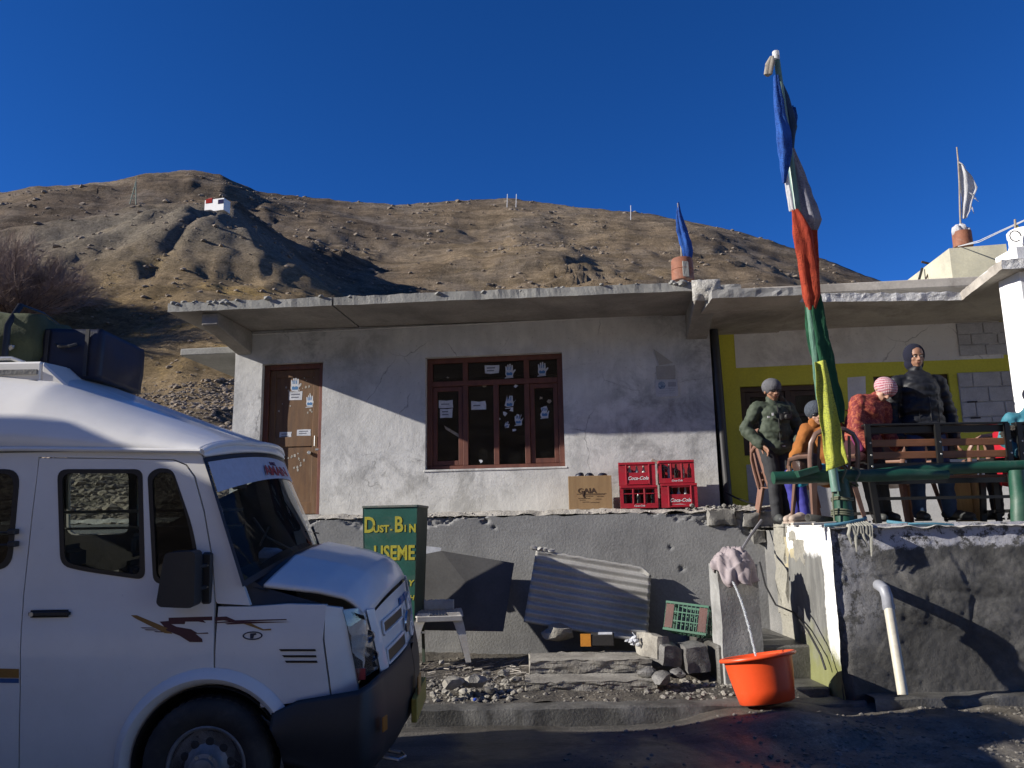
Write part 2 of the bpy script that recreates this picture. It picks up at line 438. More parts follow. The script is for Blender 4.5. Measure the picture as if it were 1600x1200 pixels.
# loose stones scattered over the slope: nobody could count them
def stones():
    rnd = random.Random(3); protos = []
    for k in range(7):
        m_ = MB().rock((0, 0, 0), 1, k * 1.37 + 2, 1, .6, amp=.55); protos.append(m_)
    M_st = mat('slope_stone', (.29, .235, .18), (.15, .125, .10), .95, 1.0, 20, .4, var=.2, kind='World')
    mb = MB()
    def put(X, Y, z, r):
        pr = rnd.choice(protos); a = rnd.random() * 6.28; c, s = cos(a), sin(a); k = rnd.uniform(.6, 1.3)
        mb.add([(X + (v.x * c - v.y * s) * r, Y + (v.x * s + v.y * c) * r * k, z + v.z * r) for v in pr.v], pr.f)
    n = 0
    while n < 17000:      # the rubble bank beside the building, dense and close
        D = rnd.uniform(12, 30); az = radians(rnd.uniform(-44, -15)); X = D * sin(az); Y = D * cos(az)
        if X > -4.4 and Y < 17: continue
        put(X, Y, terr(az, D), rnd.choice((.02, .03, .035, .045, .06, .10)) * rnd.uniform(.5, 1.3)); n += 1
    n = 0
    while n < 5200:
        D = 17 * (112 / 17) ** (rnd.random() ** .8); az = radians(rnd.uniform(-44, 34)); X = D * sin(az); Y = D * cos(az)
        if D < 20 and X > -4.4: continue
        cl = noise.noise(Vector((X * .08, Y * .08, 3)))
        if cl < -.05 and rnd.random() < .75: continue
        put(X, Y, terr(az, D), min(.35, D * rnd.choice((.0009, .0012, .0016, .0022, .0036))) * rnd.uniform(.5, 1.4)); n += 1
    tag(mb.build('scattered_stones', M_st), kind='stuff')
stones()

def road_mat():
    m, t, b, out = nt('wet_dark_road'); v = coords(t, 'World')
    a = ramp(t, tex_noise(t, v, .9, 8, .65, .4), [(.35, (.030, .029, .028)), (.55, (.055, .052, .046)), (.72, (.11, .10, .085))])
    mudx = mrange(t, math_(t, 'ADD', sepz(t, v, 0), math_(t, 'MULTIPLY', tex_noise(t, v, 1.4, 6, .7), 2.4)), 2.4, 3.6)
    a = mix(t, mudx, a, ramp(t, tex_noise(t, v, 3.2, 8, .75, .4), [(.36, (.06, .054, .045)), (.55, (.145, .13, .105)), (.72, (.27, .25, .21))]))
    f = ramp(t, tex_noise(t, v, 40, 5, .8), [(.35, .6), (.7, 1.5)])
    col = mix(t, 1.0, a, f, 'MULTIPLY')
    t.links.new(col, b.inputs['Base Color'])
    tr_ = ramp(t, tex_noise(t, coords(t, 'World', (.25, 2.2, 1)), 1.6, 6, .7, .5), [(.42, 0.0), (.62, 1.0)])
    col = mix(t, math_(t, 'MULTIPLY', tr_, .55), col, (.13, .115, .095)); t.links.new(col, b.inputs['Base Color'])
    sp = t.nodes.new('ShaderNodeTexVoronoi'); sp.inputs['Scale'].default_value = 34; t.links.new(v, sp.inputs[0])
    spk = ramp(t, sp.outputs['Distance'], [(.12, 1.0), (.2, 0.0)]); spm = ramp(t, tex_noise(t, v, 3, 5), [(.45, 0.0), (.6, 1.0)])
    col = mix(t, math_(t, 'MULTIPLY', math_(t, 'MULTIPLY', spk, spm), .6), col, (.22, .20, .18)); t.links.new(col, b.inputs['Base Color'])
    r = ramp(t, tex_noise(t, v, .8, 5, .6, .6), [(.40, .28), (.56, .9)])
    t.links.new(r, b.inputs['Roughness'])
    h = math_(t, 'ADD', tex_noise(t, v, 6, 9, .75), math_(t, 'MULTIPLY', tex_noise(t, v, 60, 4, .7), .25))
    add_bump(t, b, h, .7, .03); return m
M_road = road_mat()
M_mud = mat('damp_mud', (.13, .112, .088), (.052, .046, .038), .9, 1.6, 22, .8, .03, var=.45, kind='World', dirt=(.055, .05, .045), dirt_amt=.7)
M_wetconc = mat('wet_concrete', (.16, .155, .14), (.06, .057, .052), .5, 3, 45, .6, .012, var=.3, kind='World', dirt=(.04, .04, .037), dirt_amt=.7)

def zr(X, Y):            # road surface: rutted, potholed, broken earth towards the right
    r = sstep(.8, 2.4, X) * sstep(3.5, 5.2, Y)
    z = .018 * fbm(Vector((X * .8, Y * .8, 1)), 4) + r * (.05 * fbm(Vector((X * 1.6, Y * 1.6, 4)), 6) + .03)
    z += .10 * sstep(6.2, 6.8, Y) * sstep(1.2, 2.0, X)
    z -= .05 * exp(-((X - 2.5) / .35) ** 2 - ((Y - 6.35) / .12) ** 2)
    return z
mb = MB()
mb.grid(lambda u, v: Vector((lerp(-7, 9, u), lerp(2.4, 7.42, v), zr(lerp(-7, 9, u), lerp(2.4, 7.42, v)))), 400, 126)
tag(mb.build('road', M_road, smooth=True, ang=180), kind='structure')
mb = MB(); mb.box((-160, -120, -.6), (160, 60, -.12))
M_bounce = mat('bounce_ground', (.42, .36, .28), (.34, .29, .22), .95, 1.2, 20, .4, .02, kind='World')  # ground out of view, made pale to bounce warm light onto the van
tag(mb.build('ground', M_bounce), kind='structure')
mb = MB()
for a, b_ in (((-60, -30, -.1), (-7.0, 9.4, -.02)), ((-7.0, -30, -.1), (9, 2.4, -.012)), ((9, -30, -.1), (60, 9.4, -.02))): mb.box(a, b_)
tag(mb.build('road', M_bounce), kind='structure')

# verge between the kerb and the plinth
def zv(X, Y):
    return .13 + .10 * sstep(7.6, 9.4, Y) + .035 * fbm(Vector((X * 1.7, Y * 1.7, 0)), 5) + .012 * fbm(Vector((X * 9, Y * 9, 0)), 3)
mb = MB(); mb.grid(lambda u, v: Vector((lerp(-9, 3.2, u), lerp(7.5, 11.2, v), zv(lerp(-9, 3.2, u), lerp(7.5, 11.2, v)))), 340, 110)
tag(mb.build('verge', M_mud, smooth=True, ang=180), kind='structure')
# kerb
def kerb(x0, x1, y, z, w=.22, h=.28):
    n = int((x1 - x0) / .05)
    sec = [(-.0, -h), (-.0, -.015), (.02, 0), (w, .0), (w, -h)]
    mbk = MB()
    def fn(u, v):
        k = v * (len(sec) - 1); i = min(int(k + 1e-6), len(sec) - 1); s = sec[i]
        X = lerp(x0, x1, u)
        return Vector((X, y + s[0] + .016 * fbm(Vector((X * 3, s[1] * 5, 2)), 4), z + s[1] + .014 * fbm(Vector((X * 4, s[0] * 9, 7)), 4)))
    mbk.grid(fn, n, len(sec)); mbk.f = [f[::-1] for f in mbk.f]; return mbk
tag(kerb(-9, 3.02, 7.30, .145).build('kerb', M_wetconc, smooth=True, ang=50), kind='structure')
tag(kerb(3.03, 9, 7.16, .20, .30, .3).build('kerb', M_wetconc, smooth=True, ang=50), kind='structure')
# grit and pebbles on the road and verge
def grit():
    rnd = random.Random(11); mb = MB(); pr = [MB().rock((0, 0, 0), 1, k + .3, 1, .6, amp=.6) for k in range(5)]
    def put(X, Y, z, r):
        p = rnd.choice(pr); a = rnd.random() * 6.28; c, s = cos(a), sin(a)
        mb.add([(X + (v.x * c - v.y * s) * r, Y + (v.x * s + v.y * c) * r, z + v.z * r) for v in p.v], p.f)
    for i in range(4200):
        X = rnd.uniform(-1.6, 3.0); Y = rnd.uniform(7.55, 9.6)
        if noise.noise(Vector((X * 1.5, Y * 1.5, 5))) < -.1 and rnd.random() < .7: continue
        put(X, Y, zv(X, Y), rnd.choice((.004, .005, .007, .009, .014, .022)) * rnd.uniform(.6, 1.3))
    for i in range(6500):
        X = rnd.uniform(.3, 6.2); Y = rnd.uniform(4.2, 7.1)
        if X < 1.8 and rnd.random() < .7: continue
        if noise.noise(Vector((X * 1.2, Y * 1.2, 9))) < .0 and rnd.random() < .8: continue
        put(X, Y, zr(X, Y), rnd.choice((.004, .006, .009, .013, .02)) * rnd.uniform(.6, 1.4))
    tag(mb.build('pebbles', mat('grit', (.20, .185, .16), (.09, .082, .07), .85, 3, 30, .3, kind='World')), kind='stuff')
grit()

# ================================================================ WHITEWASHED BUILDING
FA = Vector((-3.87, 10.95, 1.88)); YAW = -math.atan2(.75, 6.42)
house = empty('single_storey_building', FA, (0, 0, YAW), 'whitewashed concrete building with brown door, four-light window and flat slab roof', 'building')
HB = house.matrix_basis; HI = HB.inverted()
def BL(px, py, v=0.0):      # picture point -> building coordinates on the plane v metres behind the front
    n = HB.to_3x3() @ Vector((0, 1, 0)); p0 = HB @ Vector((0, v, 0))
    return HI @ PPL(px, py, p0, n)
def bxz(px, py, v=0.0): q = BL(px, py, v); return (q.x, q.z)
WR = bxz(1116, 640)[0]
win = [bxz(666, 559), bxz(878, 549), bxz(883, 727), bxz(663, 736)]
wx0 = (win[0][0] + win[3][0]) / 2; wx1 = (win[1][0] + win[2][0]) / 2; wz1 = (win[0][1] + win[1][1]) / 2; wz0 = (win[2][1] + win[3][1]) / 2
dr = [bxz(410, 569), bxz(505, 565), bxz(499, 790)]
dx0 = dr[0][0]; dx1 = (dr[1][0] + dr[2][0]) / 2; dz1 = (dr[0][1] + dr[1][1]) / 2; dz0 = .03
ez_r = BL(1100, 440, -1.12).z; ez_l = BL(300, 474, -1.12).z
print('WALL', WR, 'win', wx0, wx1, wz0, wz1, 'door', dx0, dx1, dz0, dz1, 'eave', ez_l, ez_r)
wall_top = 2.75
# front wall, with the openings cut through it
wy = lambda x, z: .012 * fbm(Vector((x * .9, z * .9, 0)), 4) + .004 * N3(x * 6, z * 6)
w = panel([(0, -.02), (WR, -.02), (WR, wall_top), (0, wall_top)], [[(wx0, wz0), (wx1, wz0), (wx1, wz1), (wx0, wz1)], [(dx0, dz0), (dx1, dz0), (dx1, dz1), (dx0, dz1)]], wy, .22, .12)
w.build('front_wall', M_plaster, house, smooth=True, ang=30)
mb = MB(); mb.box((.0, .24, -.02), (.2, 4.8, wall_top)); mb.box((WR - .2, .24, -.02), (WR, 4.8, wall_top)); mb.box((.2, 4.6, -.02), (WR - .2, 4.8, wall_top))
mb.build('side_wall', M_plaster, house)
MB().box((.21, .25, -.1), (WR - .21, 4.59, .0)).build('floor_slab', M_conc_d, house)
# roof slab with a rough cast edge
sl0 = BL(262, 480, -1.12).x; sr0 = BL(1112, 445, -1.12).x
def rz(x): return lerp(ez_l, ez_r, (x - 1) / 6.0)
def slab(x0, x1, y0, y1, zf, th, n=90):
    mb = MB(); ny = 8
    def top(u, v):
        x = lerp(x0, x1, u); y = lerp(y0, y1, v)
        return Vector((x + .01 * N3(y * 3, x), y + (.02 * fbm(Vector((x * 5, 0, 3)), 4) if v == 0 else 0), zf(x) + .012 * fbm(Vector((x * 6, y * 3, 5)), 4)))
    def bot(u, v):
        x = lerp(x0, x1, u); y = lerp(y0, y1, v)
        return Vector((x, y + (.012 * fbm(Vector((x * 4, 4, 3)), 3) if v == 0 else 0), zf(x) - th + .006 * fbm(Vector((x * 3, y * 3, 9)), 3)))
    mb.grid(top, n, ny); mb.grid(bot, n, ny); k = n * ny
    mb.f = mb.f[:(n - 1) * (ny - 1)] + [f[::-1] for f in mb.f[(n - 1) * (ny - 1):]]
    fs = []
    for i in range(n - 1):
        fs.append((i, k + i, k + i + 1, i + 1)[::-1][::-1]); j = (ny - 1) * n + i; fs.append((j, j + 1, k + j + 1, k + j))
    for r in range(ny - 1):
        a = r * n; b_ = (r + 1) * n; fs.append((a, b_, k + b_, k + a)); a += n - 1; b_ += n - 1; fs.append((a, k + a, k + b_, b_))
    mb.f += fs; mb.m = [0] * len(mb.f)
    bmx = MB(); bmx.v = mb.v; bmx.f = mb.f; bmx.m = mb.m; return bmx
def recalc(o):
    bm = bmesh.new(); bm.from_mesh(o.data); bmesh.ops.recalc_face_normals(bm, faces=bm.faces[:]); bm.to_mesh(o.data); bm.free(); return o
def slab_obj(name, mb, parent, mats=(None, None)):
    o = mb.build(name, [mats[0], mats[1]], parent); recalc(o)
    for p in o.data.polygons:
        p.material_index = 1 if p.normal.z < -.7 else 0
    return o
cut = BL(520, 467, -1.12).x
slab_obj('roof_slab', slab(sl0, cut - .012, -1.12, 4.9, rz, .115, 30), house, (M_conc, M_soffit))
slab_obj('roof_slab', slab(cut + .012, sr0 - .02, -1.12, 4.9, lambda x: rz(x) - .004, .11, 90), house, (M_conc, M_soffit))
# sloping underside between wall head and eave (haunch), cantilever beams
def haunch(xa, xb, y0, z0, y1, z1, w, name='cantilever_beam', m=M_conc):
    mbh = MB(); x0 = xa; x1 = xa + w
    vs = [(x0, y0, z0 - .34), (x1, y0, z0 - .34), (x1, y0, z0), (x0, y0, z0), (x0 + xb, y1, z1 - .16), (x1 + xb, y1, z1 - .16), (x1 + xb, y1, z1), (x0 + xb, y1, z1)]
    mbh.add(vs, [(0, 1, 2, 3), (7, 6, 5, 4), (0, 4, 5, 1), (1, 5, 6, 2), (2, 6, 7, 3), (3, 7, 4, 0)])
    return recalc(mbh.build(name, m, house, bevel=.012))
haunch(.02, 0, .1, rz(0) - .118, -1.02, rz(0) - .118, .22, m=M_soffit)
o = haunch(WR - .30, 0, .1, rz(WR) - .118, -1.20, rz(WR) - .06, .27, m=M_soffit)
mb = MB()
mb.grid(lambda u, v: Vector((WR - .33 + .33 * u, -1.21 - .05 * (1 - abs(2 * u - 1) ** 3) * (1 - abs(2 * v - 1) ** 3) - .02 * fbm(Vector((u * 4, v * 4, 0)), 3), rz(WR) - .26 + .25 * v)), 16, 12)
mb.build('beam_end', mat('whitewashed_rubble', (.62, .60, .55), (.42, .40, .36), .95, 8, 40, .9, .03, var=.35, dirt=(.25, .24, .22), dirt_amt=.5), house, smooth=True)
# beam along the wall head with formwork stains
MB().box((.25, -.05, 2.53), (WR - .31, -.003, rz(3) - .13)).build('lintel_band', M_plaster, house, bevel=.01)
# low side slab poking out on the left of the wall
mb = MB(); q = BL(360, 540, .8)
zq = BL(361, 552, .25).z; mb.box((BL(283, 530, .25).x, .25, zq), (-.01, 3.2, zq + .10)); mb.build('side_ledge', M_conc, house, bevel=.01)
# crumbled mortar along the roof edge
mb = MB(); rnd = random.Random(5)
for i in range(260):
    x = rnd.uniform(sl0, sl0 + .9) if i < 110 else (rnd.uniform(sr0 - .5, sr0) if i < 200 else rnd.uniform(sl0, sr0))
    mb.rock((x, -1.12 + rnd.uniform(-.01, .35), rz(x) + rnd.uniform(-.03, .02)), rnd.uniform(.015, .055), i, 1, .6)
tag(mb.build('mortar_crumbs', M_conc, house), kind='stuff')

# window
M_wood = mat('reddish_window_wood', (.17, .058, .035), (.11, .036, .024), .6, 4, 40, .3, .004, var=.25, stretch=(3, 3, 1))
M_wood2 = mat('varnished_door_wood', (.18, .088, .030), (.115, .054, .018), .55, 3, 60, .25, .004, var=.25, stretch=(6, 6, 1), dirt=(.17, .12, .07), dirt_amt=.3)
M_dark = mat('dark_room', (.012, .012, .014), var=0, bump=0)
def glass_mat(name, tint, rough=.02, refl=.06, dirty=.06, ior=1.5):
    m, t, b, out = nt(name); t.nodes.remove(b)
    tr = t.nodes.new('ShaderNodeBsdfTransparent'); tr.inputs[0].default_value = C(tint)
    gl = t.nodes.new('ShaderNodeBsdfGlossy'); gl.inputs['Roughness'].default_value = rough
    fr = t.nodes.new('ShaderNodeFresnel'); fr.inputs[0].default_value = ior
    mx = t.nodes.new('ShaderNodeMixShader'); t.links.new(fr.outputs[0], mx.inputs[0])
    t.links.new(tr.outputs[0], mx.inputs[1]); t.links.new(gl.outputs[0], mx.inputs[2])
    df = t.nodes.new('ShaderNodeBsdfDiffuse'); df.inputs[0].default_value = (.35, .34, .32, 1)
    v = coords(t); dn = ramp(t, tex_noise(t, v, 4, 6, .7, .8), [(.45, .2 * dirty), (.7, dirty)])
    m2 = t.nodes.new('ShaderNodeMixShader'); t.links.new(dn, m2.inputs[0]); t.links.new(mx.outputs[0], m2.inputs[1]); t.links.new(df.outputs[0], m2.inputs[2])
    t.links.new(m2.outputs[0], out.inputs[0]); return m
M_glass = glass_mat('window_glass', (.55, .55, .55), dirty=.03)
wf = MB(); D0 = .10      # frame sits back in the wall
def fb(x0, z0, x1, z1, y0=D0, y1=D0 + .09): return MB().box((x0, y0, z0), (x1, y1, z1))
W = wx1 - wx0; H = wz1 - wz0
win_root = empty('window', (0, 0, 0)); win_root.parent = house
def wpart(mb, name, m=M_wood, bevel=.004): return mb.build(name, m, win_root, bevel=bevel)
tz = wz1 - H * .235       # transom
wpart(fb(wx0 + .001, wz0 + .055, wx0 + .075, wz1 - .07), 'jamb'); wpart(fb(wx1 - .075, wz0 + .055, wx1 - .001, wz1 - .07), 'jamb')
wpart(fb(wx0 + .001, wz1 - .07, wx1 - .001, wz1 - .001), 'head_rail'); wpart(fb(wx0 + .001, wz0 + .001, wx1 - .001, wz0 + .055), 'sill_rail')
wpart(fb(wx0 + .075, tz - .035, wx1 - .075, tz + .035, D0 - .004), 'transom')
mx = [wx0 + W * .285, wx0 + W * .51, wx0 + W * .735]
for i, x in enumerate(mx):
    wpart(fb(x - .035, wz0 + .055, x + .035, tz - .035), 'mullion')
    if i != 1: wpart(fb(x - .035, tz + .035, x + .035, wz1 - .07), 'mullion')
cells = [(wx0 + .075, mx[0] - .035, wz0 + .055, tz - .035, 1), (mx[0] + .035, mx[1] - .035, wz0 + .055, tz - .035, 0), (mx[1] + .035, mx[2] - .035, wz0 + .055, tz - .035, 0), (mx[2] + .035, wx1 - .075, wz0 + .055, tz - .035, 1),
         (wx0 + .075, mx[0] - .035, tz + .035, wz1 - .07, 0), (mx[0] + .035, mx[2] - .035, tz + .035, wz1 - .07, 0), (mx[2] + .035, wx1 - .075, tz + .035, wz1 - .07, 0)]
for a, b_, c, d, cas in cells:
    if cas:
        s = MB(); s.box((a + .004, D0 + .02, c + .004), (a + .064, D0 + .07, d - .004)); s.box((b_ - .064, D0 + .02, c + .004), (b_ - .004, D0 + .07, d - .004))
        s.box((a + .064, D0 + .021, c + .004), (b_ - .064, D0 + .069, c + .07)); s.box((a + .064, D0 + .021, d - .064), (b_ - .064, D0 + .069, d - .004))
        wpart(s, 'casement')
        MB().box((a + .06, D0 + .044, c + .06), (b_ - .06, D0 + .048, d - .06)).build('pane', M_glass, win_root)
    else:
        MB().box((a - .01, D0 + .044, c - .01), (b_ + .01, D0 + .048, d + .01)).build('pane', M_glass, win_root)
# black sheet whose colour stands for the unlit room behind
mb = MB(); mb.box((dx1 + .3, 3.0, 0.01), (WR - .4, 3.04, 2.4)); mb.build('room_dark_sheet', M_dark, house)
# sill of the opening, pale mortar
MB().box((wx0 - .02, -.012, wz0 - .03), (wx1 + .03, .0985, wz0 - .002)).build('window_sill', M_plaster, house, bevel=.006)
# door
door = empty('door', (0, 0, 0)); door.parent = house
DY = .10
fr = MB(); fr.box((dx0 + .002, DY - .02, dz0), (dx0 + .075, DY + .08, dz1 - .002)); fr.build('door_jamb', M_wood, door, bevel=.004)
fr = MB(); fr.box((dx1 - .075, DY - .02, dz0), (dx1 - .002, DY + .08, dz1 - .002)); fr.build('door_jamb', M_wood, door, bevel=.004)
fr = MB(); fr.box((dx0 + .076, DY - .02, dz1 - .075), (dx1 - .076, DY + .08, dz1 - .002)); fr.build('door_head', M_wood, door, bevel=.004)
lx0, lx1, lz0, lz1 = dx0 + .078, dx1 - .078, dz0 + .01, dz1 - .078
lf = MB(); lf.box((lx0, DY + .02, lz0), (lx1, DY + .05, lz1))
lf.build('door_leaf', M_wood2, door)
zz = [lz0, lz0 + .16, lerp(lz0, lz1, .5) - .08, lerp(lz0, lz1, .5) + .06, lz1 - .11, lz1]
for (a, b_) in ((zz[0], zz[1]), (zz[2], zz[3]), (zz[4], zz[5])):
    MB().box((lx0 + .09, DY + .008, a + .002), (lx1 - .09, DY + .019, b_ - .002)).build('door_rail', M_wood2, door, bevel=.004)
for xa in (lx0, lx1 - .088): MB().box((xa, DY + .006, lz0 + .002), (xa + .088, DY + .019, lz1 - .002)).build('door_stile', M_wood2, door, bevel=.004)
M_steel = mat('dull_steel', (.55, .55, .52), rough=.4, metal=.9, bump=.05)
k = MB(); hz = lerp(lz0, lz1, .46); k.tube([(lx1 - .045, DY - .012, hz - .0), (lx1 - .045, DY - .012, hz + .14)], .009, 8); k.box((lx1 - .03, DY - .02, hz - .06), (lx1 + .02, DY + .004, hz - .035))
k.build('door_bolt', M_steel, door)
k = MB(); k.lathe([(.0, -.03), (.022, -.03), (.028, -.02), (.02, 0), (.02, .02)], (lx1 - .12, DY, hz - .09), 12, axis='y'); k.build('door_knob', M_steel, door, smooth=True)
MB().box((dx0 + .01, -.04, -.015), (dx1 + .03, .099, dz0 - .002)).build('door_step', M_conc, house, bevel=.01)

# stickers and notices (flat print on paper)
M_paper = mat('white_paper', (.66, .68, .72), (.5, .52, .56), .8, 14, 50, .1, .002, var=.12, dirt=(.3, .31, .33), dirt_amt=.4)
M_blue = mat('blue_print', (.05, .19, .42), rough=.6, bump=0)
M_scrap = mat('torn_paper', (.42, .36, .28), (.27, .22, .16), .9, 20, 60, .2, var=.2)
def hand_outline(cx, cz, s, tear=0):
    pts = [(-.30, -.5), (.32, -.5), (.40, -.15), (.62, .12), (.58, .26), (.34, .08), (.36, .3), (.33, .68), (.22, .68), (.19, .34), (.14, .34), (.13, .8), (.0, .8), (-.01, .34), (-.06, .34), (-.08, .74), (-.20, .73), (-.2, .3), (-.25, .3), (-.30, .58), (-.40, .56), (-.38, .1), (-.42, -.2)]
    r = random.Random(tear)
    return [(cx + (x + (r.uniform(-.13, .13) if tear else 0)) * s * .62, cz + (z + (r.uniform(-.13, .13) if tear else 0)) * s * .62) for x, z in pts]
def sticker_hand(px, py, v, size, parent, tear=0):
    tear = tear or 0
    x, z = bxz(px, py, v); o = panel(hand_outline(x, z, size, tear), (), None, .0012, None, v).build('hand_sticker', M_paper, parent)
    r = random.Random(px)
    bl = [(x + a * size * .62, z + b_ * size * .62) for a, b_ in ((-.27, -.36), (.26, -.36), (.31, -.12), (.12, -.02), (-.02, -.12), (-.2, -.02), (-.31, -.12))]
    panel(bl, (), None, .0012, None, v - .0014).build('blue_print', M_blue, o)
    for k in range(3):
        fx = x + (-.3 + .17 * k + .05) * size * .62
        panel([(fx, z + .12 * size), (fx + .05 * size, z + .12 * size), (fx + .05 * size, z + .34 * size), (fx, z + .3 * size)], (), None, .0012, None, v - .0014).build('blue_print', M_blue, o)
    panel([(x - .3 * size, z - .40 * size), (x + .22 * size, z - .37 * size), (x + .24 * size, z - .31 * size), (x - .28 * size, z - .345 * size)], (), None, .0012, None, v).build('paper_strip', M_paper, o)
def sticker_rect(px0, py0, px1, py1, v, parent, m=None, lines=2, seed=1):
    x0, z1 = bxz(px0, py0, v); x1, z0 = bxz(px1, py1, v); r = random.Random(seed); j = lambda: r.uniform(-.006, .006)
    pts = [(x0 + j(), z0 + j()), (lerp(x0, x1, .4), z0 + j()), (x1 + j(), z0 + j()), (x1 + j(), lerp(z0, z1, .6)), (x1 + j(), z1 + j()), (lerp(x0, x1, .55), z1 - abs(j()) * 2), (x0 + j(), z1 + j())]
    o = panel(pts, (), None, .0012, None, v).build('notice', m or M_paper, parent)
    for k in range(lines):
        zc = lerp(z0, z1, (k + 1) / (lines + 1)); a = lerp(x0, x1, .15); b_ = lerp(x0, x1, r.uniform(.6, .88)); h = abs(z1 - z0) * .07
        MB().box((a, v - .0016, zc - h), (b_, v - .0005, zc + h)).build('print_line', M_ink, o)
M_ink = mat('faded_ink', (.16, .17, .21), rough=.7, bump=0)
sv = D0 + .0425
sticker_hand(796, 581, sv, .105 * 2.1, win_root); sticker_hand(847, 578, sv, .105 * 2.1, win_root)
sticker_hand(796, 629, sv, .21, win_root, 5); sticker_hand(851, 645, sv, .2, win_root, 7); sticker_hand(810, 657, sv, .18, win_root, 11); sticker_hand(792, 664, sv, .10, win_root, 23)
sticker_rect(757, 571, 780, 583, sv, win_root, seed=2); sticker_rect(686, 626, 708, 637, sv, win_root, seed=3, lines=1); sticker_rect(688, 639, 707, 652, sv, win_root, seed=4)
sticker_rect(736, 627, 759, 640, sv, win_root, seed=5, lines=1)
x, z = bxz(694, 665, sv); panel([(x, z), (x + .28, z - .17), (x + .27, z - .21), (x + .02, z - .05)], (), None, .0015, None, sv).build('torn_tape', M_scrap, win_root)
rnd = random.Random(15)
for i, (px, py) in enumerate([(700, 590), (806, 603), (742, 600), (756, 601), (800, 640), (804, 672), (846, 622), (752, 720), (693, 632), (858, 627), (779, 655), (788, 646)]):
    x, z = bxz(px, py, sv); n = rnd.randint(5, 8); s_ = rnd.uniform(.018, .05)
    panel([(x + s_ * rnd.uniform(.35, 1.25) * cos(2 * pi * k / n), z + s_ * rnd.uniform(.35, 1.1) * sin(2 * pi * k / n)) for k in range(n)], (), None, .001, None, sv - .0006).build('torn_scrap', M_paper if i % 3 else M_scrap, win_root)
dv = DY + .0045
sticker_hand(461, 603, DY + .018, .24, door); sticker_hand(484, 628, DY + .018, .2, door); sticker_rect(452, 612, 472, 625, DY + .018, door, lines=2)
sticker_rect(437, 675, 455, 685, DY + .018, door, seed=8); sticker_rect(464, 671, 485, 680, DY + .018, door, seed=9)
rnd = random.Random(9); mb = MB()
for i in range(42):
    if i < 24: px = rnd.uniform(435, 490); py = rnd.uniform(580, 645)
    else: px = rnd.gauss(458, 11); py = rnd.gauss(722, 10)
    x, z = bxz(px, py, dv); s = rnd.uniform(.008, .022); a = rnd.random() * 3; 
    mb.add([(x + s * cos(a + t_ * 1.26) * rnd.uniform(.5, 1.2), dv + .013, z + s * sin(a + t_ * 1.26) * rnd.uniform(.7, 1.5)) for t_ in range(5)], [(0, 1, 2, 3, 4)])
tag(mb.build('paper_scraps', mat('glue_scraps', (.45, .42, .36), rough=.9), door), kind='stuff')
# notices on the wall
pv = -.018
x, z = bxz(1022, 545, pv); panel([bxz(1021, 545, pv), bxz(1052, 567, pv), bxz(1030, 571, pv)], (), None, .002, None, pv).build('torn_notice', mat('faded_card', (.40, .385, .35), rough=.9), house)
sticker_rect(1025, 572, 1056, 592, pv, house, mat('old_notice', (.40, .385, .36), rough=.9), 0, 12)
x0, z1 = bxz(1024, 594, pv - .003); x1, z0 = bxz(1060, 619, pv - .003)
nb = panel(fillet([(x0, z0), (x1, z0), (x1, z1), (x0, z1)], .02, 3), (), None, .002, None, pv - .004).build('round_cornered_notice', mat('pale_card', (.50, .51, .55), rough=.8), house)
k = MB(); k.lathe([(0, -.001), (.05, -.001), (.05, .0005)], (lerp(x0, x1, .27), pv - .0045, lerp(z0, z1, .68)), 18, axis='y'); k.build('round_emblem', mat('emblem_blue', (.06, .12, .22), (.35, .42, .5), .7, 30, 90, 0), nb)
MB().box((lerp(x0, x1, .56), pv - .0055, lerp(z0, z1, .58)), (lerp(x0, x1, .92), pv - .0045, lerp(z0, z1, .85))).build('grey_box', mat('notice_grey', (.33, .34, .37), bump=0), nb)
for k_ in (.2, .33, .46): MB().box((lerp(x0, x1, .12), pv - .0055, lerp(z0, z1, k_)), (lerp(x0, x1, .85), pv - .0045, lerp(z0, z1, k_ + .02))).build('print_line', mat('line_grey', (.32, .33, .37), bump=0), nb)

# ================================================================ PLINTH
PV = -.62         # plinth front face in building coordinates
px0_, px1_ = -3.0, WR + .60
def plinth_y(x, z):
    top = sstep(1.45, 1.66, z)
    y = PV + .010 * fbm(Vector((x * .8, z * .8, 3)), 4)
    # spalled plaster below the top edge
    sp = fbm(Vector((x * 1.1, z * 1.6, 6)), 4) + .55 * sstep(1.38, 1.75, z) - .62
    bite = exp(-((x - 2.85) / .55) ** 2) * sstep(1.32, 1.7, z) + exp(-((x - .9) / .5) ** 2) * .6 * sstep(1.45, 1.7, z) + exp(-((x - 6.3) / .6) ** 2) * .5 * sstep(1.35, 1.6, z)
    if z < 1.25: sp = -1; bite = 0
    if sp + bite * .8 > .0:
        k = sstep(0, .06, sp + bite * .8); y += k * (.035 + .05 * abs(fbm(Vector((x * 9, z * 9, 2)), 4)))
    # pits
    p_ = noise.noise(Vector((x * 8, z * 8, 11))); 
    if p_ > .72: y += .02 * sstep(.72, .76, p_)
    return y
mb = MB(); z0p = -1.75
mb.grid(lambda u, v: Vector((lerp(px0_, px1_, u), plinth_y(lerp(px0_, px1_, u), z0p + 1.72 * v + 1.8 - .05) , lerp(z0p, -.055 + .02 * fbm(Vector((lerp(px0_, px1_, u) * 4, 0, 0)), 4), v))), 460, 88)
plinth = empty('plinth_wall', HB @ Vector((3, PV, -1.75)), (0, 0, YAW), 'low grey concrete terrace wall with crumbling plaster edge under the white building', 'wall')
mb.xform(Matrix.Translation((-3, -PV, 1.75)))
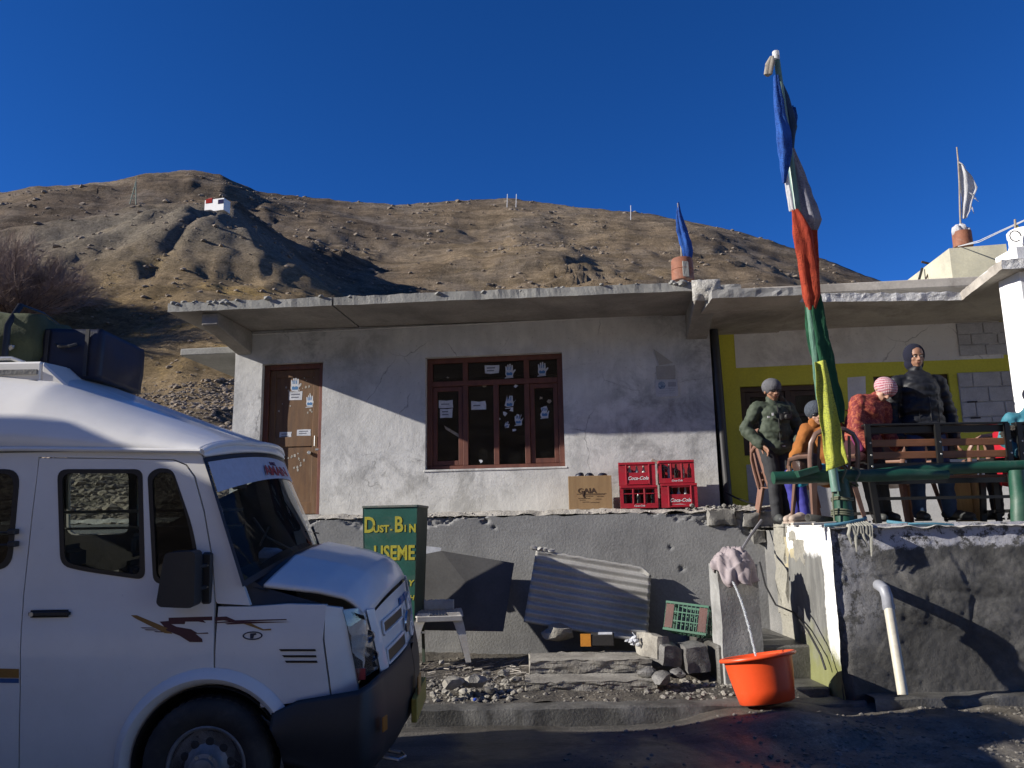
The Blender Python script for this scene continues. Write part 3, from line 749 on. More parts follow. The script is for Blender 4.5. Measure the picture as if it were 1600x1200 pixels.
mb.build('plinth_face', mat('grey_render', (.27, .27, .265), (.19, .19, .19), .93, 1.3, 35, .45, .012, var=.22, dirt=(.115, .115, .11), dirt_amt=.55), plinth, smooth=True, ang=40)
mb = MB()
mb.grid(lambda u, v: Vector((lerp(px0_, px1_, u) - 3, lerp(PV, .0, v) - PV + (.012 if v == 0 else 0), 1.75 + -.055 * (1 - sstep(0, .25, v)) + (.03 * fbm(Vector((lerp(px0_, px1_, u) * 5, v * 3, 1)), 5) + .012) * (1 - v * .6) * (1 if v < .95 else 0))), 420, 14)
mb.build('terrace_top', mat('crumbly_ledge', (.50, .47, .42), (.36, .34, .30), .95, 4, 40, .9, .02, var=.35, dirt=(.22, .20, .17), dirt_amt=.5), plinth, smooth=True, ang=60)
mb = MB(); rnd = random.Random(21)
for i in range(300):
    x = rnd.uniform(-.2, px1_) - 3
    if rnd.random() < .3: x = rnd.gauss(2.8, .5) - 3
    mb.rock((x, rnd.uniform(-.01, .22), 1.75 + rnd.uniform(-.07, .0)), rnd.uniform(.005, .020), i, 1, .6)
tag(mb.build('rubble_crumbs', mat('mortar_crumb', (.48, .45, .41), (.3, .28, .26), .95), plinth), kind='stuff')
# exposed blocks at the right end of the plinth
M_block = mat('old_block', (.27, .26, .235), (.17, .165, .15), .95, 5, 50, .7, .012, var=.3)
def rockblock(name, c, s, seed, parent, m, amp=.025, world=True):
    bm = bmesh.new(); bmesh.ops.create_cube(bm, size=1); bmesh.ops.subdivide_edges(bm, edges=bm.edges[:], cuts=5, use_grid_fill=True)
    vs = []
    for v in bm.verts:
        d = v.co.copy(); k = max(abs(d.x), abs(d.y), abs(d.z)) / (d.length + 1e-6); rr = lerp(1.0, .5 / (d.length + 1e-6), .22)
        q = Vector((d.x * s[0] * rr, d.y * s[1] * rr, d.z * s[2] * rr)) + Vector(c)
        n_ = Vector((fbm(q * 7 + Vector((seed, 0, 0)), 3), fbm(q * 7 + Vector((0, seed, 9)), 3), fbm(q * 7 + Vector((0, 4, seed)), 3)))
        vs.append(q + n_ * amp)
    mb = MB().add(vs, [tuple(v.index for v in f.verts) for f in bm.faces]); bm.free()
    return mb.build(name, m, parent, smooth=True, world=world, ang=50)
for i, (px, py, w_, h_, Y) in enumerate([(1126, 809, .36, .18, 9.66), (1171, 813, .19, .17, 9.60), (1152, 804, .12, .14, 9.70), (1112, 836, .20, .09, 9.76), (1152, 842, .20, .13, 9.74), (1184, 838, .14, .15, 9.5), (1168, 866, .16, .12, 9.76), (1182, 884, .2, .16, 9.7), (1096, 803, .16, .09, 9.76)]):
    rockblock('block', P(px, py, Y), (w_, .20, h_), i, plinth, M_block, .03)
mb = MB(); rnd = random.Random(77)
for i in range(300):
    px = rnd.gauss(1140, 30); py = 790 + abs(rnd.gauss(0, 34)); mb.rock(P(min(px, 1192), py, 9.70 + rnd.uniform(-.03, .03)), rnd.uniform(.010, .032), i, 1, .8, rnd.random() * 3, amp=.5)
tag(mb.build('mortar_rubble', M_block, plinth, world=True), kind='stuff')
# ================================================================ YELLOW BUILDING (right)
YV = .42
yel = empty('yellow_building', HB @ Vector((WR + .15, YV, 0)), (0, 0, YAW), 'yellow and white painted rest house with white edged flat roof behind the people', 'building')
YB = yel.matrix_basis; YI = YB.inverted()
def YL(px, py, v=0.0):
    n = YB.to_3x3() @ Vector((0, 1, 0)); return YI @ PPL(px, py, YB @ Vector((0, v, 0)), n)
def yxz(px, py, v=0.0): q = YL(px, py, v); return (q.x, q.z)
M_yel = mat('lime_yellow_paint', (.66, .63, .07), (.58, .55, .06), .8, 1.2, 40, .3, .006, var=.15, dirt=(.25, .23, .08), dirt_amt=.35)
M_yelwhite = plaster_mat('pale_wall_paint', (.78, .77, .75), (.66, .65, .64), (.40, .39, .39), .5)
M_greyp = mat('grey_dado', (.52, .52, .52), (.44, .44, .44), .85, 2, 40, .3, .006)
w1 = [yxz(1156, 604), yxz(1306, 592), yxz(1306, 705), yxz(1164, 712)]
ax0 = w1[0][0]; ax1 = w1[1][0]; az1 = w1[0][1]; az0 = w1[3][1]
w2 = [yxz(1364, 588), yxz(1482, 582)]; bx0 = w2[0][0]; bx1 = w2[1][0]; bz1 = w2[0][1]
wyl = lambda x, z: .008 * fbm(Vector((x * .9, z * .9, 5)), 4)
H2 = yxz(1300, 470)[1] + .15; X2 = yxz(1700, 600)[0] + 1.5
panel([(0, -.25), (X2, -.25), (X2, H2), (0, H2)], [[(ax0, az0), (ax1, az0), (ax1, az1), (ax0, az1)], [(bx0, -.2), (bx1, -.2), (bx1, bz1), (bx0, bz1)]], wyl, .2, .25).build('front_wall', M_yel, yel, smooth=True, ang=30)
MB().box((0.0, .22, -.25), (.18, 3.6, H2)).build('side_wall', M_conc, yel)
MB().box((.18, 3.4, -.25), (X2, 3.6, H2)).build('rear_wall', M_conc, yel)
# painted white field over the openings, dado and panels as thin paint coats following the wall
def coat(pts, m, name='painted_field', t_=.004):
    z = [q[1] for q in pts]; x = [q[0] for q in pts]
    return panel(pts, (), lambda a, b_: wyl(a, b_) - t_, t_ * .7, .25).build(name, m, yel)
u0 = yxz(1145, 500)[0]; u1 = yxz(1568, 560)[0]; uz = yxz(1300, 569)[1]
coat([(u0, uz), (u0 + 1.2, uz + .005), (u1, uz - .012), (u1, H2 - .01), (u0, H2 - .01)], M_yelwhite)
coat([yxz(1166, 726), (u1 + 1, yxz(1166, 726)[1]), (u1 + 1, -.24), (yxz(1166, 726)[0], -.24)], M_greyp, 'grey_dado')
coat([yxz(1327, 700), yxz(1355, 698), yxz(1352, 588), yxz(1324, 590)], M_yelwhite)
# exposed block panels
M_blk = mat('grey_painted_block', (.50, .50, .52), (.40, .40, .42), .9, 6, 50, .5, .008, var=.2)
def blocks(xa, xb, za, zb, rows, cols, seed):
    r = random.Random(seed); hz = (zb - za) / rows
    MB().box((xa, -.006, za), (xb, -.0045, zb)).build('mortar_bed', M_blk, yel)
    for j in range(rows):
        xs = [xa]; off = (j % 2) * .5
        for c in range(cols + 1):
            x = xa + (c + 1 - off) * (xb - xa) / cols
            if x < xb - .06: 
                if x > xa + .06: xs.append(x)
        xs.append(xb)
        for a, b_ in zip(xs, xs[1:]):
            d = r.uniform(.012, .02)
            MB().box((a + .006, -.006 - d, za + j * hz + .006), (b_ - .006, -.0065, za + (j + 1) * hz - .006)).build('block', M_blk, yel, bevel=.005)
q0 = yxz(1506, 676); q1 = yxz(1572, 580); blocks(q0[0], q1[0] + .1, q0[1], q1[1], 4, 2, 1)
q0 = yxz(1499, 557); q1 = yxz(1562, 503); blocks(q0[0], q1[0] + .1, q0[1], q1[1], 3, 2, 2)
# notice with red strips and black strips
for px, py, w_, m_ in ((1325, 641, .07, (.35, .03, .03)), (1325, 653, .06, (.35, .03, .03)), (1328, 665, .07, (.35, .03, .03)), (1519, 628, .12, (.02, .02, .03)), (1524, 653, .12, (.02, .02, .03))):
    x, z = yxz(px, py, -.02); MB().box((x - w_ / 2, -.032, z - .008), (x + w_ / 2, -.022, z + .008)).build('tape_strip', mat('strip', m_, bump=0), yel)
x, z = yxz(1343, 655, -.02); MB().box((x - .13, -.02, z - .11), (x + .12, -.012, z + .11)).build('notice', M_paper, yel)
for k in range(4): MB().box((x - .1, -.0225, z - .08 + k * .05), (x + .08, -.0205, z - .072 + k * .05)).build('print_line', M_ink, yel)
# left window: dark timber frame, two casements
M_brn = mat('dark_brown_timber', (.075, .045, .03), (.05, .03, .02), .6, 4, 40, .3, .004)
yw = empty('window', (0, 0, 0)); yw.parent = yel
for a, b_, c, d in ((ax0 + .002, ax0 + .07, az0 + .06, az1 - .07), (ax1 - .07, ax1 - .002, az0 + .06, az1 - .07), (ax0 + (ax1 - ax0) * .5 - .035, ax0 + (ax1 - ax0) * .5 + .035, az0 + .06, az1 - .07)): MB().box((a, .05, c), (b_, .14, d)).build('jamb', M_brn, yw, bevel=.004)
MB().box((ax0 + .002, .05, az1 - .07), (ax1 - .002, .14, az1 - .002)).build('head_rail', M_brn, yw, bevel=.004); MB().box((ax0 + .002, .05, az0 + .002), (ax1 - .002, .14, az0 + .06)).build('sill_rail', M_brn, yw, bevel=.004)
hw = (ax1 - ax0) / 2
for k in (0, 1):
    a = ax0 + .075 + k * (hw - .035); b_ = a + hw - .115
    s = MB(); s.box((a, .07, az0 + .065), (a + .06, .12, az1 - .075)); s.box((b_ - .06, .07, az0 + .065), (b_, .12, az1 - .075)); s.box((a + .06, .071, az0 + .065), (b_ - .06, .119, az0 + .13)); s.box((a + .06, .071, az1 - .14), (b_ - .06, .119, az1 - .075)); s.box((a + .06, .071, lerp(az0, az1, .55)), (b_ - .06, .119, lerp(az0, az1, .55) + .04)); s.build('casement', M_brn, yw, bevel=.003)
    MB().box((a + .05, .09, az0 + .1), (b_ - .05, .094, az1 - .1)).build('pane', M_glass, yw)
# door opening behind the standing man
yd = empty('door', (0, 0, 0)); yd.parent = yel
for a, b_ in ((bx0 + .002, bx0 + .07), (bx1 - .07, bx1 - .002)): MB().box((a, .04, -.2), (b_, .13, bz1 - .002)).build('door_jamb', M_brn, yd, bevel=.004)
MB().box((bx0 + .071, .04, bz1 - .07), (bx1 - .071, .13, bz1 - .002)).build('door_head', M_brn, yd, bevel=.004)
M_maroon = mat('maroon_door_paint', (.10, .03, .025), (.07, .02, .018), .55, 3, 30, .2, .003)
MB().box((bx0 + .072, .08, -.2), (bx1 - .072, .115, bz1 - .072)).build('door_leaf', M_maroon, yd)
for zc in (.25, 1.05): MB().box((bx0 + .16, .065, zc), (bx1 - .16, .0795, zc + .62)).build('door_panel', M_maroon, yd, bevel=.012)

# roof of the yellow building; white edge runs along and then steps forward to the pillar
ZR = 4.34
A = PZ(1243, 472, ZR - .10); B = PZ(1503, 469, ZR - .10); Cc = PZ(1566, 420, ZR - .10)
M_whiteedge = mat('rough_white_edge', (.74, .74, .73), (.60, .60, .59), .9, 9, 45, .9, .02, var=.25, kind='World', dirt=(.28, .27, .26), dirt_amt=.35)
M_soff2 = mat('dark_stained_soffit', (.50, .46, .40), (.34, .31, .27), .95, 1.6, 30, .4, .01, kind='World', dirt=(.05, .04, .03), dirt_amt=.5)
def prismtop(pts, z0, z1, rough=.012, seg=.06):
    """horizontal slab from a plan polygon with a broken edge"""
    pl = []
    for i in range(len(pts)):
        a = Vector(pts[i - 1]); b_ = Vector(pts[i]); n = max(1, int((b_ - a).length / seg))
        for k in range(n): pl.append(a.lerp(b_, k / n))
    vs = []; n = len(pl)
    for z in (z0, z0 + (z1 - z0) * .4, z0 + (z1 - z0) * .8, z1):
        for p in pl:
            q = Vector((p.x, p.y, z)); k = rough * (1.4 if z > z0 + .01 else .5)
            vs.append((q.x + k * fbm(q * 8, 3), q.y + k * fbm(q * 8 + Vector((9, 0, 0)), 3), q.z + k * fbm(q * 9 + Vector((0, 5, 0)), 3)))
    fs = [(r * n + i, r * n + (i + 1) % n, (r + 1) * n + (i + 1) % n, (r + 1) * n + i) for r in range(3) for i in range(n)]
    fs += [tuple(range(n)), tuple(3 * n + i for i in range(n))]
    return MB().add(vs, fs)
Bk = YB @ Vector((X2, 3.6, 0)); Ak = YB @ Vector((YI @ A).to_3d()); 
bk0 = YB @ Vector(((YI @ A).x, 3.6, 0))
# (plan points must be wound so that edges are smooth enough; normals recalculated)
def slab_plan(name, pts, z0, z1, parent, m0, m1):
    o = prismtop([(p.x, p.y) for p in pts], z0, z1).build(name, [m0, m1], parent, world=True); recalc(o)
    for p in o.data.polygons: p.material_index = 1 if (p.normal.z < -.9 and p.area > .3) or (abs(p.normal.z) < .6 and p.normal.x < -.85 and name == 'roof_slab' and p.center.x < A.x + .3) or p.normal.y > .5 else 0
    return o
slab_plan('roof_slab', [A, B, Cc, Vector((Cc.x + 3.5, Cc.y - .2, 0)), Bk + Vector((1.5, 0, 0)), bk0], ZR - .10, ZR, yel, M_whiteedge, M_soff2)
# downstand beam along the wall under the roof
MB().box((.0, -.30, H2 - .12), (X2, -.012, H2 + .0)).build('wall_beam', M_soff2, yel, bevel=.01)
# grey slabs that bridge the gap between both roofs
z3 = ZR - .02
g0 = PZ(1113, 466, z3 - .1); g1 = PZ(1250, 460, z3 - .1)
M_formc = mat('boarded_concrete', (.36, .355, .34), (.27, .265, .25), .92, 3, 50, .4, .01, kind='World', dirt=(.16, .155, .14), dirt_amt=.4)
slab_plan('bridge_slab', [g0, g1 + Vector((.06, .03, 0)), Vector((g1.x + .75, g1.y + 4.4, 0)), Vector((g0.x + .1, g0.y + 4.4, 0))], z3 - .1, z3, yel, M_formc, M_soff2)
g2 = PZ(1113, 452, z3 + .02 + .0); g3 = PZ(1172, 449, z3 + .02)
slab_plan('bridge_slab', [g2 + Vector((0, .35, 0)), g3 + Vector((0, .35, 0)), Vector((g3.x + .1, g3.y + 1.6, 0)), Vector((g2.x + .1, g2.y + 1.6, 0))], z3 + .004, z3 + .17, yel, M_formc, M_soff2)
# white pillar carrying the roof corner
pc = P(1553, 430, 8.47); pn = P(1586, 430, 8.1)
px_, py0_, py1_ = pc.x + .02, 8.08, 8.45
M_white = mat('fresh_white_paint', (.80, .80, .79), (.74, .74, .73), .8, 5, 60, .25, .006, var=.06, kind='World')
mb = MB(); mb.box((px_, py0_, 1.66), (px_ + .42, py1_, ZR + .18)); mb.build('pillar', M_white, yel, world=True, bevel=.01)
mb = MB(); mb.lathe([(0, 0), (.155, 0), (.16, .02), (.15, .05), (.15, .13), (.16, .15), (.16, .2), (.14, .22), (0, .22)], (px_ + .22, 8.25, ZR + .20), 28); 
drum_w = empty('white_drum', (px_ + .22, 8.25, ZR + .18), (0, 0, 0), 'white paint drum on top of the white roof pillar at the right', 'drum')
mb.build('drum_body', M_white, drum_w, world=True, smooth=True)
mb = MB(); mb.tube([(px_ + .03 + .06 * cos(a), 8.10 - .0, ZR + .30 + .06 * sin(a)) for a in [k * .6 for k in range(10)]], .006, 6, False); mb.build('wire_hook', mat('black_wire', (.02, .02, .02), bump=0), drum_w, world=True)
mb = MB()
for i in range(60): mb.rock((px_ + random.uniform(.12, .42), py0_ + random.uniform(-.005, .06), ZR + .18 + random.uniform(-.03, .03)), random.uniform(.012, .035), i, 1)
tag(mb.build('broken_edge', M_conc, yel, world=True), kind='stuff')
# stair head block on the roof
M_cream = mat('cream_render', (.56, .53, .40), (.44, .42, .33), .92, 2, 40, .3, .006, kind='World', dirt=(.30, .29, .24), dirt_amt=.45)
Yh = 11.0
E0 = P(1492, 462, Yh); E1 = P(1483, 388, Yh); L0 = P(1385, 462, 13.6); R1 = P(1572, 381, 10.8); R0 = P(1580, 440, 10.8)
top_b = Vector((E1.x + .25, 13.6, E1.z))
E0.z -= .15; L0.z -= .15; R0.z = E0.z
base_l = Vector((P(1394, 456, 13.6).x, 13.6, P(1394, 456, 13.6).z))
head = MB(); bR = Vector((R1.x + .4, 13.6, R1.z)); bR0 = Vector((R1.x + .4, 13.6, E0.z))
vs = [E0, E1, base_l, Vector((base_l.x, 13.6, E0.z)), R0, R1, bR, bR0]
head.add(vs, [(0, 1, 2, 3), (0, 4, 5, 1), (1, 5, 6, 2), (4, 7, 6, 5), (3, 2, 6, 7), (0, 3, 7, 4)])
sh = empty('stair_head_block', E0, (0, 0, 0), 'cream rendered stair head block with sloping top on the right roof', 'rooftop block')
recalc(head.build('sloping_block', M_cream, sh, world=True))
mb = MB(); mb.tube([P(1431, 455, 12.0), P(1441, 419, 12.0)], .02, 8); mb.build('black_pipe', mat('black_pipe', (.015, .015, .015), rough=.5), sh, world=True)
mb = MB(); mb.tube([P(1438, 453, 11.9), P(1452, 425, 11.9), P(1456, 412, 11.9)], .012, 6); mb.tube([P(1440, 409, 11.9), P(1456, 413, 11.9)], .018, 6); mb.build('bent_rod', mat('rusty_rod', (.06, .04, .03)), sh, world=True)

# roof-top drums with flags
def cloth_strip(edge_l, edge_r, m, name, parent, nu=14, nv=26, wav=.02, thick=.003, world=True, seed=0):
    """cloth between two edge polylines (top to bottom) with folds"""
    def pt(poly, t):
        k = t * (len(poly) - 1); i = min(int(k), len(poly) - 2); return Vector(poly[i]).lerp(Vector(poly[i + 1]), k - i)
    mb = MB()
    def fn(u, v):
        p = pt(edge_l, v).lerp(pt(edge_r, v), u)
        w_ = (pt(edge_r, v) - pt(edge_l, v)).length
        a = wav * sin(u * 9 + v * 3.0 + seed) + wav * .7 * N3(u * 3 + seed, v * 6, seed)
        return p + Vector((.25 * wav * N3(v * 7, u * 3, seed + 4), -a, .2 * wav * N3(u * 5, v * 4, seed)))
    mb.grid(fn, nu, nv)
    return mb.build(name, m, parent, smooth=True, world=world, solid=thick, ang=180)
def clothmat(name, c, c2=None, transl=.25, rough=.9, printed=None):
    m, t, b, out = nt(name); v = coords(t)
    col = ramp(t, tex_noise(t, v, 6, 5, .6), [(.35, c), (.65, c2 or tuple(x * .8 for x in c))])
    if printed:
        br = t.nodes.new('ShaderNodeTexBrick'); br.inputs['Scale'].default_value = 22; br.inputs['Mortar Size'].default_value = .035
        n = tex_noise(t, coords(t, 'Object', (1, 1, 2.2)), 48, 3, .7)
        ln = ramp(t, n, [(.50, 0.0), (.56, 1.0)]); msk = ramp(t, tex_noise(t, v, 5, 2), [(.42, 0.0), (.5, 1.0)])
        col = mix(t, math_(t, 'MULTIPLY', math_(t, 'MULTIPLY', ln, msk), .6), col, printed)
    t.links.new(col, b.inputs['Base Color']); b.inputs['Roughness'].default_value = rough; b.inputs['Specular IOR Level'].default_value = .2
    tl = t.nodes.new('ShaderNodeBsdfTranslucent'); t.links.new(col, tl.inputs[0])
    ms = t.nodes.new('ShaderNodeMixShader'); ms.inputs[0].default_value = transl
    t.links.new(b.outputs[0], ms.inputs[1]); t.links.new(tl.outputs[0], ms.inputs[2]); t.links.new(ms.outputs[0], out.inputs[0])
    add_bump(t, b, math_(t, 'ADD', tex_noise(t, coords(t, 'Object', (3, 3, .8)), 9, 6, .65, .5), math_(t, 'MULTIPLY', tex_noise(t, v, 40, 4), .3)), .7, .02); return m
M_flagblue = clothmat('blue_flag_cloth', (.04, .14, .48), (.03, .09, .34), .3, printed=(.02, .04, .16)); M_flagwhite = clothmat('white_flag_cloth', (.80, .80, .80), (.68, .68, .70), .45)
M_flagred = clothmat('red_flag_cloth', (.50, .085, .04), (.34, .05, .03), .3, printed=(.16, .03, .02)); M_flaggreen = clothmat('green_flag_cloth', (.025, .10, .05), (.018, .07, .04), .2); M_flagyel = clothmat('yellow_flag_cloth', (.56, .58, .10), (.48, .52, .08), .25, printed=(.16, .2, .08))
M_flaggrey = clothmat('faded_grey_flag_cloth', (.40, .40, .44), (.24, .24, .3), .35, printed=(.12, .12, .16))
M_rust = mat('rusty_drum', (.28, .11, .06), (.18, .065, .035), .75, 7, 40, .4, .006, dirt=(.30, .27, .23), dirt_amt=.55)
M_stick = mat('weathered_stick', (.36, .31, .25), (.24, .2, .16), .85, 12, 50, .4)
Yd = 10.3
# drum one, over the beam end
c0 = P(1067, 436, Yd); r_ = (P(1084, 420, Yd) - P(1050, 420, Yd)).x / 2; h_ = P(1067, 404, Yd).z - c0.z
dr1 = empty('rusty_drum', c0 - Vector((0, 0, .03)), (0, 0, 0), 'rusty brown drum on the white building roof holding a rolled blue flag', 'drum')
MB().lathe([(0, 0), (r_, 0), (r_ * 1.02, .02), (r_, .05), (r_ * 1.0, h_ * .5), (r_ * 1.04, h_ * .52), (r_, h_ * .55), (r_ * .98, h_), (r_ * .9, h_ + .02), (r_ * .85, h_ - .02), (0, h_ - .03)], (0, 0, 0), 24).build('drum_body', M_rust, dr1, smooth=True)
MB().box((-r_ * .2, -r_ * 1.03, .02), (r_ * .4, -r_ * .9, h_ * .8)).wobble(.02, 9).build('cement_smear', M_conc, dr1, bevel=.01)
fl1 = empty('blue_flag', P(1066, 404, Yd), (0, 0, 0), 'rolled blue flag on a short stick above the rusty drum', 'flag')
MB().tube([P(1066, 425, Yd), P(1064, 380, Yd), P(1059, 318, Yd)], .011, 8).build('stick', M_stick, fl1, world=True)
mb = MB(); ys = [316, 322, 332, 345, 360, 378, 392, 403]; xs_l = [1058, 1058, 1057, 1057, 1058, 1062, 1066, 1068]; xs_r = [1061, 1062, 1064, 1068, 1073, 1079, 1081, 1080]
pts = [P((a + b_) / 2, y, Yd) for a, b_, y in zip(xs_l, xs_r, ys)]; rr = [(P(b_, y, Yd) - P(a, y, Yd)).x / 2 for a, b_, y in zip(xs_l, xs_r, ys)]
def folded(pts, rr, m, name, parent, folds=5, seed=0, n=26, sub=5):
    P_ = []; R_ = []
    for i in range(len(pts) - 1):
        for k in range(sub): P_.append(Vector(pts[i]).lerp(Vector(pts[i + 1]), k / sub)); R_.append(lerp(rr[i], rr[i + 1], k / sub))
    P_.append(Vector(pts[-1])); R_.append(rr[-1]); mb = MB()
    def fn(u, v):
        i = min(int(v * (len(P_) - 1) + .5), len(P_) - 1); a = u * 2 * pi; z = P_[i].z
        k = 1 + .20 * sin(folds * a + z * 1.6 + seed) + .20 * N3(cos(a) * 2 + seed, sin(a) * 2, z * 3.0) + .14 * N3(cos(a) * 5 + seed, sin(a) * 5, z * 9.0)
        return P_[i] + Vector((cos(a) * R_[i] * k, sin(a) * R_[i] * k * .7, 0))
    mb.grid(fn, n, len(P_), wrapu=True); k = len(P_); mb.f += [tuple(range(n - 1, -1, -1)), tuple((k - 1) * n + j for j in range(n))]; mb.m += [0, 0]
    return mb.build(name, m, parent, smooth=True, world=True, ang=70)
folded(pts, rr, M_flagblue, 'rolled_cloth', fl1)
# drum two with ragged white flag, on the stair head
Yd2 = 11.2; c0 = P(1505, 384, Yd2); r_ = (P(1519, 375, Yd2) - P(1491, 375, Yd2)).x / 2; h_ = P(1505, 361, Yd2).z - c0.z
dr2 = empty('rusty_drum', c0 - Vector((0, 0, .02)), (0, 0, 0), 'rust red drum with a white sack on the stair head block at right', 'drum')
MB().lathe([(0, 0), (r_, 0), (r_ * 1.02, .02), (r_, .05), (r_ * .98, h_), (r_ * .9, h_), (0, h_ - .01)], (0, 0, 0), 24).build('drum_body', M_rust, dr2, smooth=True)
mb = MB(); mb.rock((-r_ * .55, 0, h_ + .02), (r_ * .5, r_ * .6, .10), 4, 2); mb.rock((r_ * .1, .02, h_ + .03), (r_ * .5, r_ * .6, .12), 9, 2); mb.rock((r_ * .6, 0, h_ + .01), (r_ * .35, r_ * .5, .08), 12, 2); mb.build('sack', M_flagwhite, dr2, smooth=True)
fl2 = empty('white_flag', P(1501, 370, Yd2), (0, 0, 0), 'ragged white flag on a thin bent pole above the right roof', 'flag')
MB().tube([P(1502, 375, Yd2), P(1500, 330, Yd2), P(1499, 285, Yd2), P(1497, 250, Yd2), P(1495, 230, Yd2)], [.014, .013, .012, .011, .01], 8).build('stick', M_stick, fl2, world=True)
cloth_strip([P(1499, 252, Yd2), P(1499, 270, Yd2), P(1501, 290, Yd2), P(1504, 312, Yd2), P(1503, 330, Yd2), P(1504, 342, Yd2)], [P(1506, 260, Yd2), P(1519, 275, Yd2), P(1527, 294, Yd2), P(1519, 312, Yd2), P(1515, 330, Yd2), P(1510, 341, Yd2)], M_flagwhite, 'torn_cloth', fl2, 12, 24, .02, .004, seed=3)
mb = MB(); 
for a, b_ in (((1519, 309), (1529, 315)), ((1517, 322), (1522, 334)), ((1497, 253), (1509, 262)), ((1512, 300), (1526, 310))): mb.tube([P(a[0], a[1], Yd2), P((a[0] + b_[0]) / 2, (a[1] + b_[1]) / 2 - 1.5, Yd2 - .02), P(b_[0], b_[1], Yd2)], [.012, .008, .003], 5)
mb.build('torn_shred', M_flagwhite, fl2, world=True)
# small yellow-green flag at the right edge
fl3 = empty('yellow_green_flag', P(1588, 382, 8.3), (0, 0, 0), 'small yellow green flag on a stick rising from the white drum', 'flag')
MB().tube([P(1588, 384, 8.3), P(1586, 343, 8.3)], .012, 7).build('stick', M_stick, fl3, world=True)
folded([P(1589, 352, 8.3), P(1592, 365, 8.3), P(1595, 380, 8.3)], [.008, .04, .06], clothmat('yellowgreen_cloth', (.42, .40, .09), (.2, .22, .06)), 'hanging_cloth', fl3)
M_wire = mat('pale_cable', (.55, .56, .58), rough=.5, bump=0)
for k, (dy) in enumerate((0, 6)):
    o = MB().tube([P(1497, 385, 11), P(1530, 376 + dy * .4, 10.3), P(1560, 362 + dy * .3, 9.5), P(1620, 335 + dy * .2, 8.4)], .006, 5).build('cable', M_wire)
    tag(o, ('upper' if k == 0 else 'lower') + ' of the two pale cables strung from the rust red drum to the right edge', 'cable', 'cables over the right roof')

# ================================================================ RAISED TERRACE ON THE RIGHT
CX = P(1301, 900, 7.4).x; YF = 7.4; ZT = 1.655
terr_r = empty('stone_terrace', (CX, YF, 0), (0, 0, 0), 'rough stone terrace with white painted corner carrying the bench and people', 'terrace')
def stone_front_mat():
    m, t, b, out = nt('dark_mortared_stone'); v = coords(t)
    a = ramp(t, tex_noise(t, v, 2.2, 8, .7, .5), [(.36, (.052, .051, .048)), (.52, (.10, .098, .092)), (.68, (.19, .184, .172))])
    z = sepz(t, v); x = sepz(t, v, 0)
    n = tex_noise(t, v, 5, 8, .75); n2 = tex_noise(t, v, 1.2, 4, .6)
    e = math_(t, 'ADD', z, math_(t, 'MULTIPLY', math_(t, 'SUBTRACT', n, .5), .28))
    band = mrange(t, e, 1.43, 1.47); 
    holes = ramp(t, tex_noise(t, v, 9, 8, .8), [(.44, 0.0), (.50, 1.0)])
    col = mix(t, math_(t, 'MULTIPLY', math_(t, 'MULTIPLY', band, holes), .85), a, (.60, .60, .64))
    lf = mrange(t, math_(t, 'ADD', x, math_(t, 'MULTIPLY', math_(t, 'SUBTRACT', n, .5), .9)), .22, .5, 1.0, 0.0)
    lf = math_(t, 'MULTIPLY', lf, mrange(t, z, .5, .9))
    col = mix(t, math_(t, 'MULTIPLY', math_(t, 'MULTIPLY', lf, holes), .55), col, (.42, .42, .44))
    wet = mrange(t, math_(t, 'ADD', z, math_(t, 'MULTIPLY', n2, .8)), .55, 1.15, 1.0, 0.0)
    col = mix(t, math_(t, 'MULTIPLY', wet, .55), col, (.028, .026, .025))
    t.links.new(col, b.inputs['Base Color'])
    t.links.new(mrange(t, wet, 0, 1, .95, .5), b.inputs['Roughness'])
    b.inputs['Specular IOR Level'].default_value = .4
    add_bump(t, b, math_(t, 'ADD', tex_noise(t, v, 30, 10, .85), math_(t, 'MULTIPLY', tex_noise(t, v, 7, 6, .75), .8)), 1.0, .018); return m
M_sfront = stone_front_mat()
def yfr(X, z):
    q = Vector((X * 2.3, z * 3.0, 1)); vd, vp = noise.voronoi(q)
    e = clamp((vd[1] - vd[0]) * 3.0)
    big = .012 * sstep(0, .5, e) * (.4 + .6 * noise.cell(vp[0]))
    return -.02 - big * (1 - sstep(1.38, 1.5, z)) - .016 * fbm(Vector((X * 1.6, z * 2.6, 3)), 3) - .0035 * fbm(Vector((X * 19, z * 23, 3)), 4) + .035 * (1 - sstep(0, .1, X)) 
mb = MB(); mb.grid(lambda u, v: Vector((u * 4.6, yfr(u * 4.6, lerp(-.05, ZT, v)), lerp(-.05, ZT, v) + (.018 * fbm(Vector((u * 22, 0, 0)), 4) if v == 1 else 0))), 300, 110)
mb.build('front_face', M_sfront, terr_r, smooth=True, ang=60)
